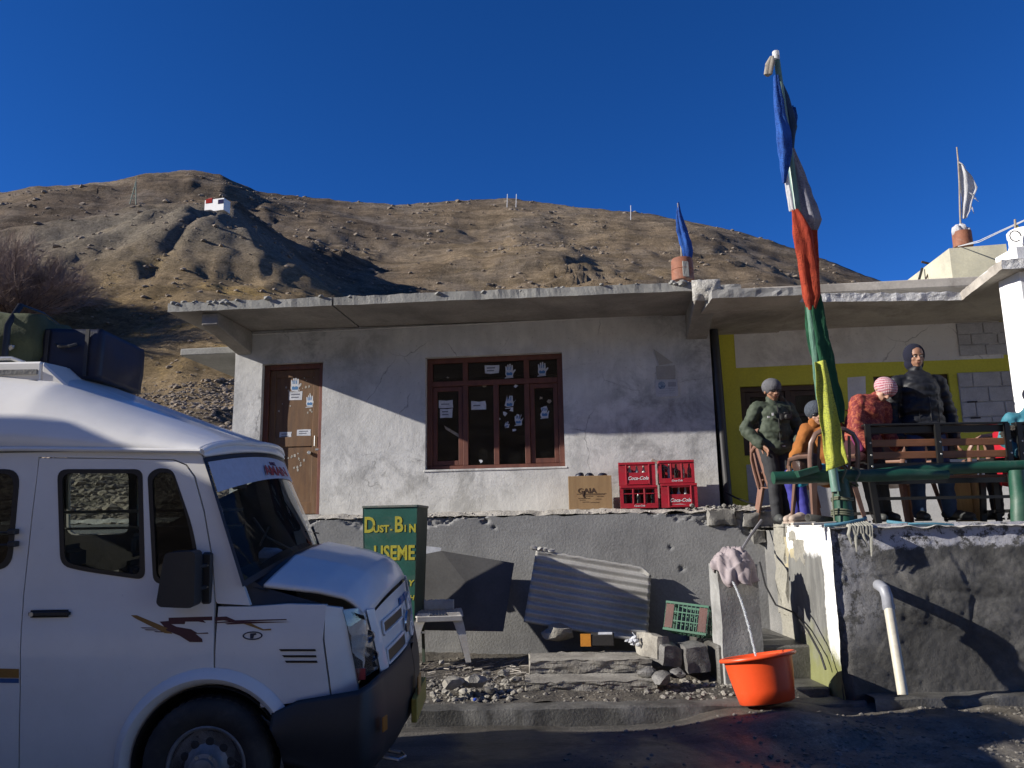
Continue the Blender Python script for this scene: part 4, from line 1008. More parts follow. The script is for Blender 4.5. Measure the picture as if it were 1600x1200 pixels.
# left return face: white painted corner strip, grey render, moss low down
def return_mat():
    m, t, b, out = nt('painted_return_face'); v = coords(t)
    y = sepz(t, v, 1); z = sepz(t, v, 2); n = math_(t, 'SUBTRACT', tex_noise(t, v, 4, 7, .7), .5)
    base = ramp(t, tex_noise(t, coords(t, 'Object', (4, 4, .9)), 1.6, 6, .65), [(.35, (.19, .19, .175)), (.62, (.105, .105, .10))])
    s1 = mrange(t, math_(t, 'ADD', y, math_(t, 'MULTIPLY', n, .18)), .20, .24, 1.0, 0.0)
    s1 = math_(t, 'MULTIPLY', s1, mrange(t, math_(t, 'ADD', z, math_(t, 'MULTIPLY', n, .3)), .42, .52))
    s2 = mrange(t, math_(t, 'ADD', z, math_(t, 'MULTIPLY', n, .25)), 1.36, 1.42)
    s2 = math_(t, 'MULTIPLY', s2, mrange(t, y, 1.35, 1.5, 1.0, 0.0))
    s = math_(t, 'MAXIMUM', s1, s2)
    col = mix(t, s, base, (.74, .74, .72))
    ms = mrange(t, math_(t, 'ADD', z, math_(t, 'MULTIPLY', n, .9)), .35, .72, 1.0, 0.0)
    col = mix(t, math_(t, 'MULTIPLY', ms, .75), col, (.16, .17, .04))
    t.links.new(col, b.inputs['Base Color']); b.inputs['Roughness'].default_value = .92
    add_bump(t, b, tex_noise(t, v, 24, 8, .72), .5, .012); return m
def xret(y, z): return -.015 * fbm(Vector((y * 3, z * 3, 2)), 5)
mb = MB(); mb.grid(lambda u, v: Vector((xret(u * 1.18, v * 1.7) + .0, lerp(-.03, 1.18, u), lerp(-.05, ZT, v))), 60, 80); mb.f = [f[::-1] for f in mb.f]
mb.build('return_face', return_mat(), terr_r, smooth=True, ang=60)
MB().box((.06, .06, -.05), (4.6, 5.0, ZT - .05)).build('terrace_fill', M_conc_d, terr_r)
mb = MB(); mb.grid(lambda u, v: Vector((lerp(-.01, 4.6, u), lerp(-.06, 4.3, v), ZT - .012 + (.02 * fbm(Vector((u * 30, v * 20, 4)), 4)) * (1 - v) + (-.02 if v == 0 else 0))), 200, 60)
mb.build('terrace_floor', mat('terrace_floor', (.58, .55, .50), (.46, .44, .40), .95, 3, 40, .6, .015, dirt=(.2, .19, .17), dirt_amt=.5), terr_r, smooth=True)
# upright slabs and stones at the back of the return
M_cstone = mat('cream_stone', (.34, .325, .27), (.24, .23, .20), .93, 4, 40, .7, .015, var=.25, dirt=(.22, .21, .18), dirt_amt=.4)
M_ystone = mat('yellow_stone', (.44, .38, .23), (.32, .29, .21), .93, 5, 40, .6, .012)
rr_ = random.Random(4)
for i, (px, py, ys, hs, mm) in enumerate([(1197, 840, .34, .34, M_cstone), (1216, 832, .34, .2, M_cstone), (1212, 862, .42, .32, M_ystone), (1228, 868, .3, .34, M_cstone), (1197, 905, .36, .8, M_cstone), (1200, 962, .4, .5, M_cstone), (1222, 912, .34, .42, M_cstone), (1228, 940, .26, .5, M_ystone), (1219, 975, .3, .22, M_cstone), (1225, 990, .3, .16, M_cstone), (1208, 878, .2, .14, M_cstone), (1221, 957, .28, .2, M_cstone)]):
    Yc = CX * 1250 / (px - 800 + 6)
    q = P(px, py, Yc); rockblock('stone', (CX + .13 + rr_.uniform(-.02, .03), Yc, q.z), (.24, ys, hs), i + 20, terr_r, mm, .035)
rb = MB(); rb.box((CX + .2, 8.5, -.02), (CX + 1.2, 9.75, ZT - .06)); rb.build('rubble_core', M_conc_d, terr_r, world=True)
# low step below the return with its cable
mb = MB(); mb.box((1.95, 8.15, .08), (CX + .03, 9.6, .50)); o = mb.wobble(.02, 3).build('concrete_step', M_wetconc, bevel=.02); tag(o, 'wet concrete step at the foot of the tap post', 'step')
mb = MB(); mb.box((CX - .75, 7.62, .10), (CX - .02, 8.14, .20)); o = mb.wobble(.015, 3).build('drain_slab', M_wetconc, bevel=.015); tag(o, 'thin concrete drain slab beside the mossy terrace corner', 'slab')
mb = MB(); mb.tube([P(1187, 878, 9.0), P(1196, 915, 8.9), P(1212, 945, 8.8), P(1240, 957, 8.35), P(1262, 985, 8.0), P(1282, 1022, 7.7), P(1290, 1046, 7.6)], .010, 6)
tag(mb.build('black_cable', mat('cable_black', (.015, .015, .016), rough=.6, bump=0), smooth=True), 'thin black cable hanging down the white and mossy terrace corner', 'cable')
# ragged tape / frayed strips hanging over the front edge, blue hoses
mb = MB(); rnd = random.Random(8)
for i in range(9):
    x = CX + lerp(.14, .34, i / 8); l = rnd.uniform(.14, .30)
    mb.tube([(x, YF + .0, ZT + .02), (x + rnd.uniform(-.01, .01), YF - .11, ZT - .02), (x + rnd.uniform(-.02, .02), YF - .12, ZT - l * .5), (x + rnd.uniform(-.02, .03), YF - .10, ZT - l)], [.014, .016, .014, .006], 6, flat=.4)
tag(mb.build('frayed_strips', mat('frayed_sacking', (.34, .33, .28), (.22, .22, .19), rough=.95, scale=20), smooth=True), 'bundle of frayed grey strips hanging over the terrace edge', 'rag')
M_hose = mat('blue_hose', (.10, .26, .34), (.08, .2, .27), rough=.5)
tag(MB().tube([P(1288, 821, 7.36), P(1305, 820, 7.34), P(1325, 817, 7.35), P(1348, 812, 7.42), P(1352, 809, 7.6)], .017, 8).build('blue_hose', M_hose, smooth=True), 'short blue hose end by the green post on the terrace edge', 'hose')
tag(MB().tube([P(1386, 815, 7.5), P(1420, 819, 7.38), P(1460, 819, 7.38), P(1500, 821, 7.4), P(1530, 823, 7.5)], .016, 8).build('blue_hose', M_hose, smooth=True), 'long blue hose lying along the terrace edge below the bench', 'hose')
# waste pipe with elbow leaning in front of the wall
wp = empty('waste_pipe', P(1411, 1084, 7.05), (0, 0, 0), 'leaning cream waste pipe with grey elbow coming out of the terrace wall', 'pipe')
rp = .043
MB().tube([P(1388, 944, 7.2), P(1411, 1086, 7.02)], rp, 18).build('pipe', mat('cream_pvc', (.56, .53, .43), (.48, .45, .37), .5, 6, 40, .1, .002, dirt=(.3, .28, .22), dirt_amt=.5), wp, world=True, smooth=True)
el = [P(1388, 946, 7.2), P(1386, 932, 7.19), P(1382, 921, 7.21), P(1376, 916, 7.27), P(1372, 914, 7.40)]
MB().tube(el, rp * 1.13, 18).build('elbow', mat('grey_pvc', (.30, .31, .34), (.24, .25, .28), .45, 6, 40, .1, .002), wp, world=True, smooth=True)
MB().tube([el[0] + Vector((-.001, 0, .012)), el[0] + Vector((.005, 0, -.03))], rp * 1.2, 18).build('collar', mat('grey_pvc2', (.27, .28, .31), rough=.45), wp, world=True, smooth=True)

# ---------------------------------------------------------------- far things on the hill
def on_hill(px, py, D0=20, D1=150):
    d = ray(px, py); t_ = D0
    while t_ < D1:
        q = EYE + d * t_
        if q.z < terr(atan2(q.x, q.y), sqrt(q.x ** 2 + q.y ** 2)): return q
        t_ += .35
    return EYE + d * 100
sp_ = EYE + ray(338, 314) * 64
sp_.z = max(sp_.z, 0); 
shr = empty('hill_shrine', sp_ - Vector((0, 0, .4)), (0, 0, -.25), 'small white hut with red and dark blue banners on the hill spur', 'shrine')
shr.scale = (.5, .5, .42); MB().box((-1.5, -.6, -1.2), (1.7, 1.0, 1.0)).build('wall', M_white, shr, bevel=.02)
MB().box((-1.3, -.65, .35), (-.25, -.602, 1.15)).build('red_banner', clothmat('banner_red', (.35, .02, .02)), shr)
MB().box((.75, -.65, .0), (1.6, -.602, .75)).build('blue_banner', clothmat('banner_blue', (.02, .02, .09)), shr)
MB().box((-1.2, -.3, 1.0), (-.5, .3, 1.5)).build('red_turret', mat('shrine_red', (.30, .06, .05)), shr, bevel=.02)
MB().tube([(1.0, 0, .9), (1.0, 0, 1.9)], .04, 6).build('pole', M_stick, shr)
q = on_hill(210, 318); fr_ = empty('lattice_mast', q, (0, 0, 0), 'thin green lattice mast standing on the left hillside', 'mast')
mb = MB()
for a, b_ in ((-.35, -.35), (.35, -.35), (0, .4)): mb.tube([(a, b_, -.3), (0, 0, 2.6)], .05, 5)
for z in (.5, 1.1, 1.7): 
    k = .35 * (1 - z / 2.6); mb.tube([(-k, -k, z), (k, -k, z), (0, k, z), (-k, -k, z)], .035, 4)
mb.build('lattice', mat('pale_green_steel', (.28, .34, .26)), fr_); MB().tube([(0, 0, 2.5), (0, 0, 3.2)], .03, 5).build('tip', mat('tip_green', (.28, .34, .26)), fr_)
for px, py, h_, lb in ((792, 312, .9, 'leftmost of three small poles on the hill crest'), (806, 312, .9, 'middle one of three small poles on the hill crest'), (985, 332, 1.1, 'small lone pole on the right of the hill crest')):
    q = EYE + ray(px, py + 1) * 112; o = MB().tube([q - Vector((0, 0, 1)), q + Vector((.1, 0, h_))], .05, 5).build('crest_pole', M_flagwhite); tag(o, lb, 'pole', 'poles on the hill crest')
# bare pinkish shrubs at the left
M_twig = mat('bare_pinkish_twigs', (.34, .25, .20), (.24, .17, .14), .9, 3, 20, 0)
M_trunk = mat('dark_stem', (.09, .06, .05), rough=.95)
def shrub(px, py, D, R, seed, label):
    rnd = random.Random(seed); q = on_hill(px, py, 12); base = q - Vector((0, 0, .3)); R *= q.y / D; rt = empty('bare_shrub', base, (0, 0, 0), label, 'shrub', 'bare shrubs at the foot of the hill')
    st = MB(); tw = MB()
    for i in range(78):
        a = rnd.random() * 6.28; el_ = rnd.uniform(.5, 1.45); L = R * rnd.uniform(.75, 1.1)
        d = Vector((cos(a) * cos(el_), sin(a) * cos(el_), sin(el_))); p = Vector((rnd.gauss(0, .15), rnd.gauss(0, .15), 0)); pts = [p.copy()]
        for k in range(6):
            d = (d + Vector((rnd.gauss(0, .28), rnd.gauss(0, .28), rnd.gauss(.02, .15)))).normalized(); p = p + d * L / 6; pts.append(p.copy())
        st.tube(pts, [.03, .025, .02, .016, .012, .008, .004], 4)
        for k in range(1, 7):
            for j in range(30):
                e = (d + Vector((rnd.gauss(0, .55), rnd.gauss(0, .55), rnd.gauss(.1, .4)))).normalized(); s0 = pts[k - 1].lerp(pts[k], rnd.random()); l = L * rnd.uniform(.1, .28)
                m1 = s0 + e * l * .5 + Vector((rnd.gauss(0, .03), rnd.gauss(0, .03), 0)); en = s0 + e * l + Vector((0, 0, l * .15))
                w_ = Vector((rnd.gauss(0, 1), rnd.gauss(0, 1), rnd.gauss(0, 1))).cross(e).normalized() * .005
                tw.add([s0 - w_, s0 + w_, m1 + w_ * .8, m1 - w_ * .8, en], [(0, 1, 2, 3), (3, 2, 4)])
                f2 = (e + Vector((rnd.gauss(0, .6), rnd.gauss(0, .6), rnd.gauss(.2, .4)))).normalized(); en2 = m1 + f2 * l * .6
                tw.add([m1 - w_ * .7, m1 + w_ * .7, en2], [(0, 1, 2)])
    st.build('stems', M_trunk, rt); tag(tw.build('twigs', M_twig, rt), kind='stuff')
shrub(14, 500, 22, 2.5, 1, 'large bare pinkish shrub at the left picture edge')
shrub(78, 480, 24, 1.7, 2, 'smaller bare pinkish shrub just right of the big one at left')
shrub(-60, 480, 20, 2.6, 3, 'bare shrub cut off by the left picture edge')
# ================================================================ VAN
LEAN = radians(4.5)
van = empty('passenger_van', (-3.0, 4.5, 0), (LEAN, 0, 0), 'white high-roof passenger van with maroon side decal and luggage on top', 'van')
VX = 3.0
TB = math.tan(LEAN)
def nosey(x):            # how far the side curves in towards the nose (x in van coordinates)
    a = 0.0
    if x > 1.90: a += .30 * ((x - 1.90) / .36) ** 2.2
    return a
def sidey(x, z):
    y = TB * max(0, z) + nosey(x)
    if z < .9: y += .05 * ((.9 - z) / .6) ** 2
    y -= .018 * exp(-((z - 1.08) / .16) ** 2)
    y += .004 * N3(x * 2.2, z * 2.2, 1)
    return y
def V(px, py, iters=4):      # picture point on the near side of the van -> van (x,z)
    yw = 4.5
    for _ in range(iters):
        q = P(px, py, yw); x = q.x + VX; z = q.z
        yl = sidey(x, z); c, s = cos(LEAN), sin(LEAN)
        yw = 4.5 + yl * c - z * s; 
    # undo the lean
    q = P(px, py, yw); dy = q.y - 4.5; dz = q.z
    return (q.x + VX, -dy * sin(LEAN) + dz * cos(LEAN))
def VP(lst): return [V(*p) for p in lst]
def paint_mat():
    m, t, b, out = nt('white_van_paint'); v = coords(t)
    n = tex_noise(t, v, 1.6, 6, .65); z = sepz(t, v)
    col = ramp(t, n, [(.35, (.80, .78, .725)), (.65, (.72, .70, .65))])
    d = mrange(t, math_(t, 'ADD', z, math_(t, 'MULTIPLY', tex_noise(t, v, 4, 6, .7), .5)), .5, 1.25, 1.0, 0.0)
    col = mix(t, math_(t, 'MULTIPLY', d, .35), col, (.36, .33, .28))
    sp = ramp(t, tex_noise(t, v, 38, 4, .8), [(.28, .72), (.36, 1.0)]); col = mix(t, .5, col, mix(t, 1.0, col, sp, 'MULTIPLY'))
    t.links.new(col, b.inputs['Base Color']); b.inputs['Roughness'].default_value = .4
    b.inputs['Coat Weight'].default_value = .45; b.inputs['Coat Roughness'].default_value = .10
    add_bump(t, b, tex_noise(t, v, 3.5, 3, .5), .12, .012); return m
M_vp = paint_mat()
M_vblk = mat('black_plastic', (.022, .022, .023), (.028, .027, .026), .5, 4, 60, .25, .002, dirt=(.06, .055, .05), dirt_amt=.2)
M_rub = mat('tyre_rubber', (.022, .021, .020), (.04, .037, .033), .85, 8, 60, .3, .003, dirt=(.09, .08, .065), dirt_amt=.5)
M_seal = mat('window_seal', (.008, .008, .008), rough=.4, bump=0)
M_vglass = glass_mat('van_glass', (.78, .81, .79), dirty=.05, ior=1.18); M_tint = glass_mat('tinted_glass', (.22, .23, .23), dirty=.03)
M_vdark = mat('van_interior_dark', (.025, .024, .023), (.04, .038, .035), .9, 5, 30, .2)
M_seat = mat('seat_cloth', (.06, .055, .05), (.035, .03, .03), .95, 8, 50, .3)
M_maroon_d = mat('maroon_decal', (.075, .012, .018), rough=.45, bump=0, kind='Object'); M_ochre_d = mat('ochre_decal', (.33, .17, .03), (.26, .12, .02), rough=.45, bump=0); M_blue_d = mat('blue_stripe', (.02, .10, .28), rough=.45, bump=0)
wcx, wcz = V(325, 1196); WR_ = .345
def arc(cx, cz, r, a0, a1, n): return [(cx + r * cos(lerp(a0, a1, i / n)), cz + r * sin(lerp(a0, a1, i / n))) for i in range(n + 1)]
zdrip = 2.125
# --- side body behind the door
rw = fillet([(-.62, 1.42), (.115, 1.42), (.135, 2.0), (-.62, 2.0)], .10, 6)
xb = V(45, 850)[0]
dl = VP([(62, 716), (52, 800), (38, 930), (33, 1030), (31, 1195)])
dl[0] = (dl[0][0], zdrip - .12)
GAP = .007
b0 = [(-2.4, .32), (dl[4][0] - GAP, .32)] + [(x - GAP, z) for x, z in dl[::-1]] + [(dl[0][0] - GAP, zdrip - .105), (dl[0][0] - GAP, zdrip), (-2.4, zdrip)]
rear_w = [fillet([(a, 1.44), (a + .78, 1.44), (a + .78, 2.0), (a, 2.0)], .10, 5) for a in (-1.95, -1.05)]
wl_ = V(30, 735); wl2 = V(22, 893)
nearw = fillet([(-.2, V(0, 893)[1]), (V(18, 893)[0], V(0, 890)[1]), (V(32, 735)[0], V(0, 733)[1]), (-.2, V(0, 733)[1])], .09, 6)
panel(b0, [nearw] + rear_w, sidey, .03, .12).build('side_panel', M_vp, van, smooth=True, ang=35)
def glass_for(loop, name='window', depth=.008, parent=van, m=M_vglass, yf=sidey):
    xs = [p[0] for p in loop]; zs = [p[1] for p in loop]; cx = (min(xs) + max(xs)) / 2; cz = (min(zs) + max(zs)) / 2
    g = panel([(cx + (x - cx) * 1.01, cz + (z - cz) * 1.01) for x, z in loop], (), yf, .004, .2, depth).build(name, m, parent, smooth=True)
    ins = [(cx + (x - cx) * (1 - .028 / max(.05, (max(xs) - min(xs)) / 2)), cz + (z - cz) * (1 - .024 / max(.05, (max(zs) - min(zs)) / 2))) for x, z in loop]
    panel(loop, [ins], yf, .014, None, -.006).build('seal', M_seal, g)
    return g
glass_for(nearw, m=M_tint)
for w_ in rear_w: glass_for(w_)
# header rail above the door
door_top = [V(62, 716), V(170, 717), V(270, 719), V(290, 727), V(303, 745), V(318, 800), V(330, 870), V(335, 940)]
door_top[0] = (dl[0][0], door_top[0][1])
arch_o = arc(wcx, wcz, .50, radians(176), radians(84), 14)
seam = [V(334, 1000), V(334, 1056)]
sm = seam[1]
arch_door = [p for p in arch_o if p[0] < sm[0] - .01]
door_poly = door_top + [seam[0], (sm[0], sm[1])] + arch_door[::-1] + [(arch_door[0][0] - .02, .32), (dl[4][0], .32)] + dl[1:][::-1]
slw = fillet(VP([(90, 733), (223, 733), (227, 906), (135, 893), (95, 884)]), [.06, .045, .05, .06, .06], 5)
qtw = fillet(VP([(231, 742), (246, 731), (270, 733), (304, 830), (315, 913), (240, 912)]), [.03, .04, .04, .2, .04, .05], 5)
vdoor = empty('door', (0, 0, 0)); vdoor.parent = van
panel(door_poly, [slw, qtw], sidey, .03, .12, -.002).build('door_skin', M_vp, vdoor, smooth=True, ang=35)
glass_for(slw, 'window', parent=vdoor); glass_for(qtw, 'window', parent=vdoor, m=M_tint)
x_, z_ = V(206, 760); 
hx, hz_ = V(80, 958); hy = sidey(hx, hz_)
mb = MB(); mb.box((hx - .115, hy - .028, hz_ - .02), (hx + .115, hy - .004, hz_ + .02)); mb.build('handle', M_vblk, vdoor, bevel=.012, seg=3, smooth=True)
mb = MB(); mb.lathe([(0, -.004), (.012, -.004), (.012, .0)], (hx - .09, hy - .03, hz_), 12, axis='y'); mb.build('lock', M_steel, vdoor)
# header strip + A pillar
hdr = [(dl[0][0] - GAP, door_top[0][1] + GAP), (dl[0][0] - GAP, zdrip), V(305, 703), V(315, 712)] + [V(345, 800), V(366, 876), V(391, 946), V(340, 943)] + [(x + GAP, z + GAP * .6) for x, z in door_top[1:][::-1]]
hdr[1] = (hdr[1][0], zdrip); 
panel(hdr, (), sidey, .03, .12, .001).build('windscreen_pillar', M_vp, van, smooth=True, ang=35)
# --- fender with arch
ft = VP([(340, 948), (392, 948), (450, 944), (510, 945), (560, 956)])
fend = [(sm[0] + GAP, sm[1] - .01), (sm[0] + GAP, ft[0][1])] + ft[:4] + [V(504, 1000), V(516, 1092), V(470, 1096), V(406, 1106)]
arch_f = [p for p in arc(wcx, wcz, .50, radians(28), radians(96), 12) if p[0] > sm[0] + GAP]
fend += [p for p in arch_f if p[0] < V(400, 1094)[0] + .03]
panel(fend, (), sidey, .03, .10, .0).build('fender', M_vp, van, smooth=True, ang=35)
nose = [V(508, 947), V(534, 950), V(541, 975), V(549, 1015), V(560, 1082), V(519, 1092), V(507, 1000)]
panel(nose, (), sidey, .03, .10, .001).build('corner_panel', M_vp, van, smooth=True, ang=35)
# flared wheel arch lip
mb = MB(); lipn = 40
def lip(u, v):
    a = lerp(radians(186), radians(8), u); r = lerp(.502, .405, v); yy = sidey(wcx + r * cos(a), max(.25, wcz + r * sin(a)))
    b_ = [-.002, -.034, -.045, -.030, .035][int(round(v * 4))]
    return Vector((wcx + r * cos(a), yy + b_, wcz + r * sin(a)))
mb.grid(lip, lipn, 5); mb.f = [f[::-1] for f in mb.f]; mb.build('wheel_arch', M_vp, van, smooth=True, ang=50)
mb = MB(); mb.grid(lambda u, v: Vector((wcx + .405 * cos(lerp(3.4, -.3, u)), lerp(.05, .5, v), wcz + .405 * sin(lerp(3.4, -.3, u)))), 30, 3); mb.build('wheel_housing', M_vdark, van, smooth=True)
# --- wheel
def wheel(x, z, y, name='wheel', rr=0):
    w_ = empty(name, (x, y, z)); w_.parent = van
    tp = [(.20, .0), (.215, -.012), (.25, -.035), (.30, -.036), (.33, -.018), (.345, .01), (.345, .17), (.33, .20), (.22, .21)]
    t_ = MB(); t_.lathe(tp, (0, 0, 0), 56, axis='y'); t_.build('tyre', M_rub, w_, smooth=True, ang=35)
    g_ = MB()
    for k in range(44):
        a = k * 2 * pi / 44; g_.bar((cos(a) * .338, .015, sin(a) * .338), (cos(a + .05) * .338, .09, sin(a + .05) * .338), .026, .022, (cos(a), 0, sin(a)))
    g_.build('tread_blocks', M_rub, w_)
    r_ = MB(); r_.lathe([(.203, .0), (.212, -.014), (.205, -.020), (.193, -.012), (.188, .02), (.17, .03), (.155, .012), (.10, -.006), (.085, -.03), (.08, -.045), (.06, -.05), (.058, -.07), (.04, -.075), (0, -.075)], (0, 0, 0), 48, axis='y'); r_.build('rim', mat('grey_steel_rim', (.30, .30, .30), (.17, .165, .16), .5, 6, 40, .2, .003, metal=.3, dirt=(.10, .09, .075), dirt_amt=.6), w_, smooth=True, ang=40)
    s_ = MB()
    for k in range(10):
        a = k * 2 * pi / 10 + .2; s_.ell((cos(a) * .128, .001, sin(a) * .128), (.024, .006, .024), 2)
    tag(s_.build('hand_holes', M_vdark, w_), kind='stuff')
    n_ = MB()
    for k in range(6):
        a = k * 2 * pi / 6; n_.lathe([(0, -.022), (.011, -.022), (.011, 0)], (cos(a) * .072, -.03, sin(a) * .072), 6, axis='y')
    n_.build('wheel_nuts', M_steel, w_); return w_
wheel(wcx, wcz, .045)
wheel(wcx - 3.3, wcz, .045)
w3 = wheel(wcx, wcz, .0); w3.location = (wcx, 1.83, wcz); w3.rotation_euler = (0, 0, pi)
w3 = wheel(wcx, wcz, .0); w3.location = (wcx - 3.3, 1.83, wcz); w3.rotation_euler = (0, 0, pi)

# --- bonnet
YC = .95
zr_x = [1.50, 1.60, 1.90, 2.05, 2.13, 2.19]; zr_z = [1.385, 1.375, 1.335, 1.295, 1.245, 1.20]
def bonnet(u, v):       # u along: 0 rear, 1 front lip; v across 0..1
    s = 2 * v - 1; hw = .80 - .06 * u ** 2
    ax = abs(s) ** 2
    xr = 1.61 + .10 * (1 - ax); xf = 2.165 + .085 * (1 - ax)
    x = lerp(xr, xf, u); z = interp(zr_x, zr_z, lerp(1.60, 2.17, u)) + (.135 - .03 * u) * (1 - abs(s) ** 2.6)
    z -= .05 * (max(0, u - .85) / .15) ** 2 
    z += .012 * exp(-((abs(s) - .55) / .08) ** 2) * (1 - u)
    return Vector((x, YC + s * hw, z))
mb = MB(); mb.grid(bonnet, 36, 48); mb.f = [f[::-1] for f in mb.f]
o = mb.build('bonnet', M_vp, van, smooth=True, ang=60); recalc(o)
md = o.modifiers.new('t', 'SOLIDIFY'); md.thickness = .02; md.offset = -1 
for f in o.data.polygons[:1]:
    if f.normal.z < 0: o.data.flip_normals()
# dark strip between bonnet and wings, scuttle below the windscreen
mb = MB()
def strip(u, v):
    x = lerp(1.36, 2.16, u); zt = interp([1.36, 1.5, 1.6, 2.17], [1.56, 1.44, 1.37, 1.205], x); zb = interp([1.36, 1.5, 2.0, 2.17], [1.30, 1.235, 1.225, 1.17], x)
    y0 = sidey(x, zb) + .02; y1 = .165 if x > 1.6 else lerp(.14, .165, (x - 1.36) / .24)
    return Vector((x, lerp(y0, y1, v), lerp(zb, zt, v) - .012 - .012 * sin(pi * v)))
mb.grid(strip, 30, 6); o = mb.build('scuttle_strip', M_vblk, van, smooth=True); recalc(o)
mb = MB(); mb.xform(Matrix.Identity(4))
mb.grid(lambda u, v: Vector((lerp(1.36, 2.16, u), 2 * YC - strip(u, v).y, strip(u, v).z)), 30, 6); recalc(mb.build('scuttle_strip', M_vblk, van, smooth=True))
mb = MB(); mb.grid(lambda u, v: Vector((lerp(1.46, 1.63, u) + .11 * (1 - (2 * v - 1) ** 2), YC + (2 * v - 1) * .80, lerp(1.40, 1.36, u) + (.13) * (1 - abs(2 * v - 1) ** 2.6) - .02)), 6, 30); recalc(mb.build('scuttle', M_vblk, van, smooth=True))
# wipers
mb = MB(); mb.tube([(1.60, .75, 1.50), (1.50, .55, 1.60), (1.44, .48, 1.72)], .008, 6); mb.tube([(1.52, .35, 1.565), (1.49, .62, 1.655)], .006, 6); mb.build('wiper', M_vblk, van)
mb = MB(); mb.tube([(1.62, 1.35, 1.48), (1.53, 1.62, 1.52), (1.50, 1.66, 1.58)], .009, 6); mb.tube([(1.53, 1.35, 1.57), (1.54, 1.68, 1.53)], .006, 6); mb.build('wiper', M_vblk, van)
# --- front below the bonnet
def xnose(s, z):
    s = abs(s); return 2.168 + .09 * (1 - (s / .72) ** 2) + .05 * clamp((1.2 - z) / .4)
def front(u, v):
    s = lerp(-.655, .655, u); z = lerp(1.150 + .10 * (1 - abs(s / .735) ** 2.6), .72 + .05 * (1 - (s / .735) ** 2), v)
    return Vector((xnose(s * 1.0, z), YC + s, z))
outer_g = []
mb = MB(); mb.grid(front, 46, 26); o = recalc(mb.build('front_panel', M_vp, van, smooth=True, ang=50))
# grille slots, each a recessed dark bar with frame, badge ring in the middle
def gslot(s0, s1, z0, z1):
    m_ = MB()
    m_.grid(lambda u, v: Vector((xnose(lerp(s0, s1, u), lerp(z0, z1, v)) + .004, YC + lerp(s0, s1, u), lerp(z0, z1, v) + .05 * (1 - (lerp(s0, s1, u) / .78) ** 2))), 14, 4)
    o = recalc(m_.build('grille_slot', M_seal, van, smooth=True))
    f_ = MB(); e = [(s0, z0), (s1, z0), (s1, z1), (s0, z1)]
    g = []
    for i in range(4):
        a = e[i]; b_ = e[(i + 1) % 4]
        for k in range(8): g.append((lerp(a[0], b_[0], k / 8), lerp(a[1], b_[1], k / 8)))
    g.append(g[0]); f_.tube([(xnose(a, b_) + .006, YC + a, b_ + .05 * (1 - (a / .78) ** 2)) for a, b_ in g], .009, 6, False)
    f_.build('slot_rim', M_vp, o, smooth=True)
for a, b_ in ((-.55, -.14), (.14, .55)):
    gslot(a, b_, 1.02, 1.09); gslot(a * .98, b_ * .98, .85, .93)
mb = MB(); mb.lathe([(.075, 0), (.09, .0), (.095, .01), (.09, .02), (.075, .02)], (xnose(0, 1.0) + .0, YC, 1.02), 28, axis='x', sy=.75); mb.box((xnose(0, 1) + .004, YC - .08, 1.01), (xnose(0, 1) + .016, YC + .08, 1.03)); mb.build('badge', mat('chrome_badge', (.6, .6, .62), rough=.25, metal=1, bump=0), van)
mb = MB(); mb.box((xnose(0, 1.15) - .01, YC - .15, 1.135), (xnose(0, 1.15) + .012, YC - .02, 1.185)); mb.box((xnose(0, 1.15) - .01, YC + .02, 1.135), (xnose(0, 1.15) + .012, YC + .15, 1.185)); mb.build('name_bar', M_blue_d, van, bevel=.01)
# headlights
def headlight(sgn):
    root = empty('headlight', (0, 0, 0)); root.parent = van
    def Y(y): return y if sgn > 0 else 2 * YC - y
    pts = VP([(536, 953), (560, 950), (574, 962), (584, 1000), (594, 1042), (560, 1064), (550, 1018), (543, 978)])
    # lens wraps round the corner: depth follows the nose curve
    g = panel(pts, (), lambda x, z: sidey(x, z) - .012, .006, .05)
    if sgn < 0: g.v = [Vector((v.x, 2 * YC - v.y, v.z)) for v in g.v]
    recalc(g.build('lens', glass_mat('headlight_lens', (.93, .95, .96), dirty=.12), root, smooth=True, ang=50))
    g = panel(pts, (), lambda x, z: sidey(x, z) + .006, .01, .05)
    if sgn < 0: g.v = [Vector((v.x, 2 * YC - v.y, v.z)) for v in g.v]
    recalc(g.build('reflector', mat('reflector', (.62, .64, .66), (.45, .47, .5), .4, 20, 40, .3, metal=.1), root, smooth=True))
    for zc, r in ((1.07, .036), (.96, .032)):
        xc = 2.17 + (1.08 - zc) * .18; b_ = MB(); b_.lathe([(0, .012), (r * .6, .01), (r, -.018), (r * 1.04, -.018), (r * 1.04, .01)], (xc, Y(sidey(xc, zc) + .015), zc), 18, axis='y'); b_.build('bulb_bowl', mat('bowl', (.55, .56, .58), rough=.2, metal=1, bump=0), root, smooth=True)
    x, z = V(566, 1052); MB().box((x - .018, Y(sidey(x, z)) - .02, z - .03), (x + .02, Y(sidey(x, z)) - .01, z + .03)).build('side_lamp', mat('red_reflector', (.35, .03, .04), rough=.3, bump=0), root)
    sp_l = VP([(574, 952), (585, 950), (598, 995), (608, 1046), (596, 1048), (586, 1000)])
    g = panel(sp_l, (), lambda x, z: sidey(x, z) - .022, .03, .05)
    if sgn < 0: g.v = [Vector((v.x, 2 * YC - v.y, v.z)) for v in g.v]
    recalc(g.build('lamp_surround', M_vp, root, smooth=True, ang=50))
    fr2 = MB(); lp = [(x, sidey(x, z) - .012, z) for x, z in pts]; lp.append(lp[0])
    del fr2
headlight(1); headlight(-1)
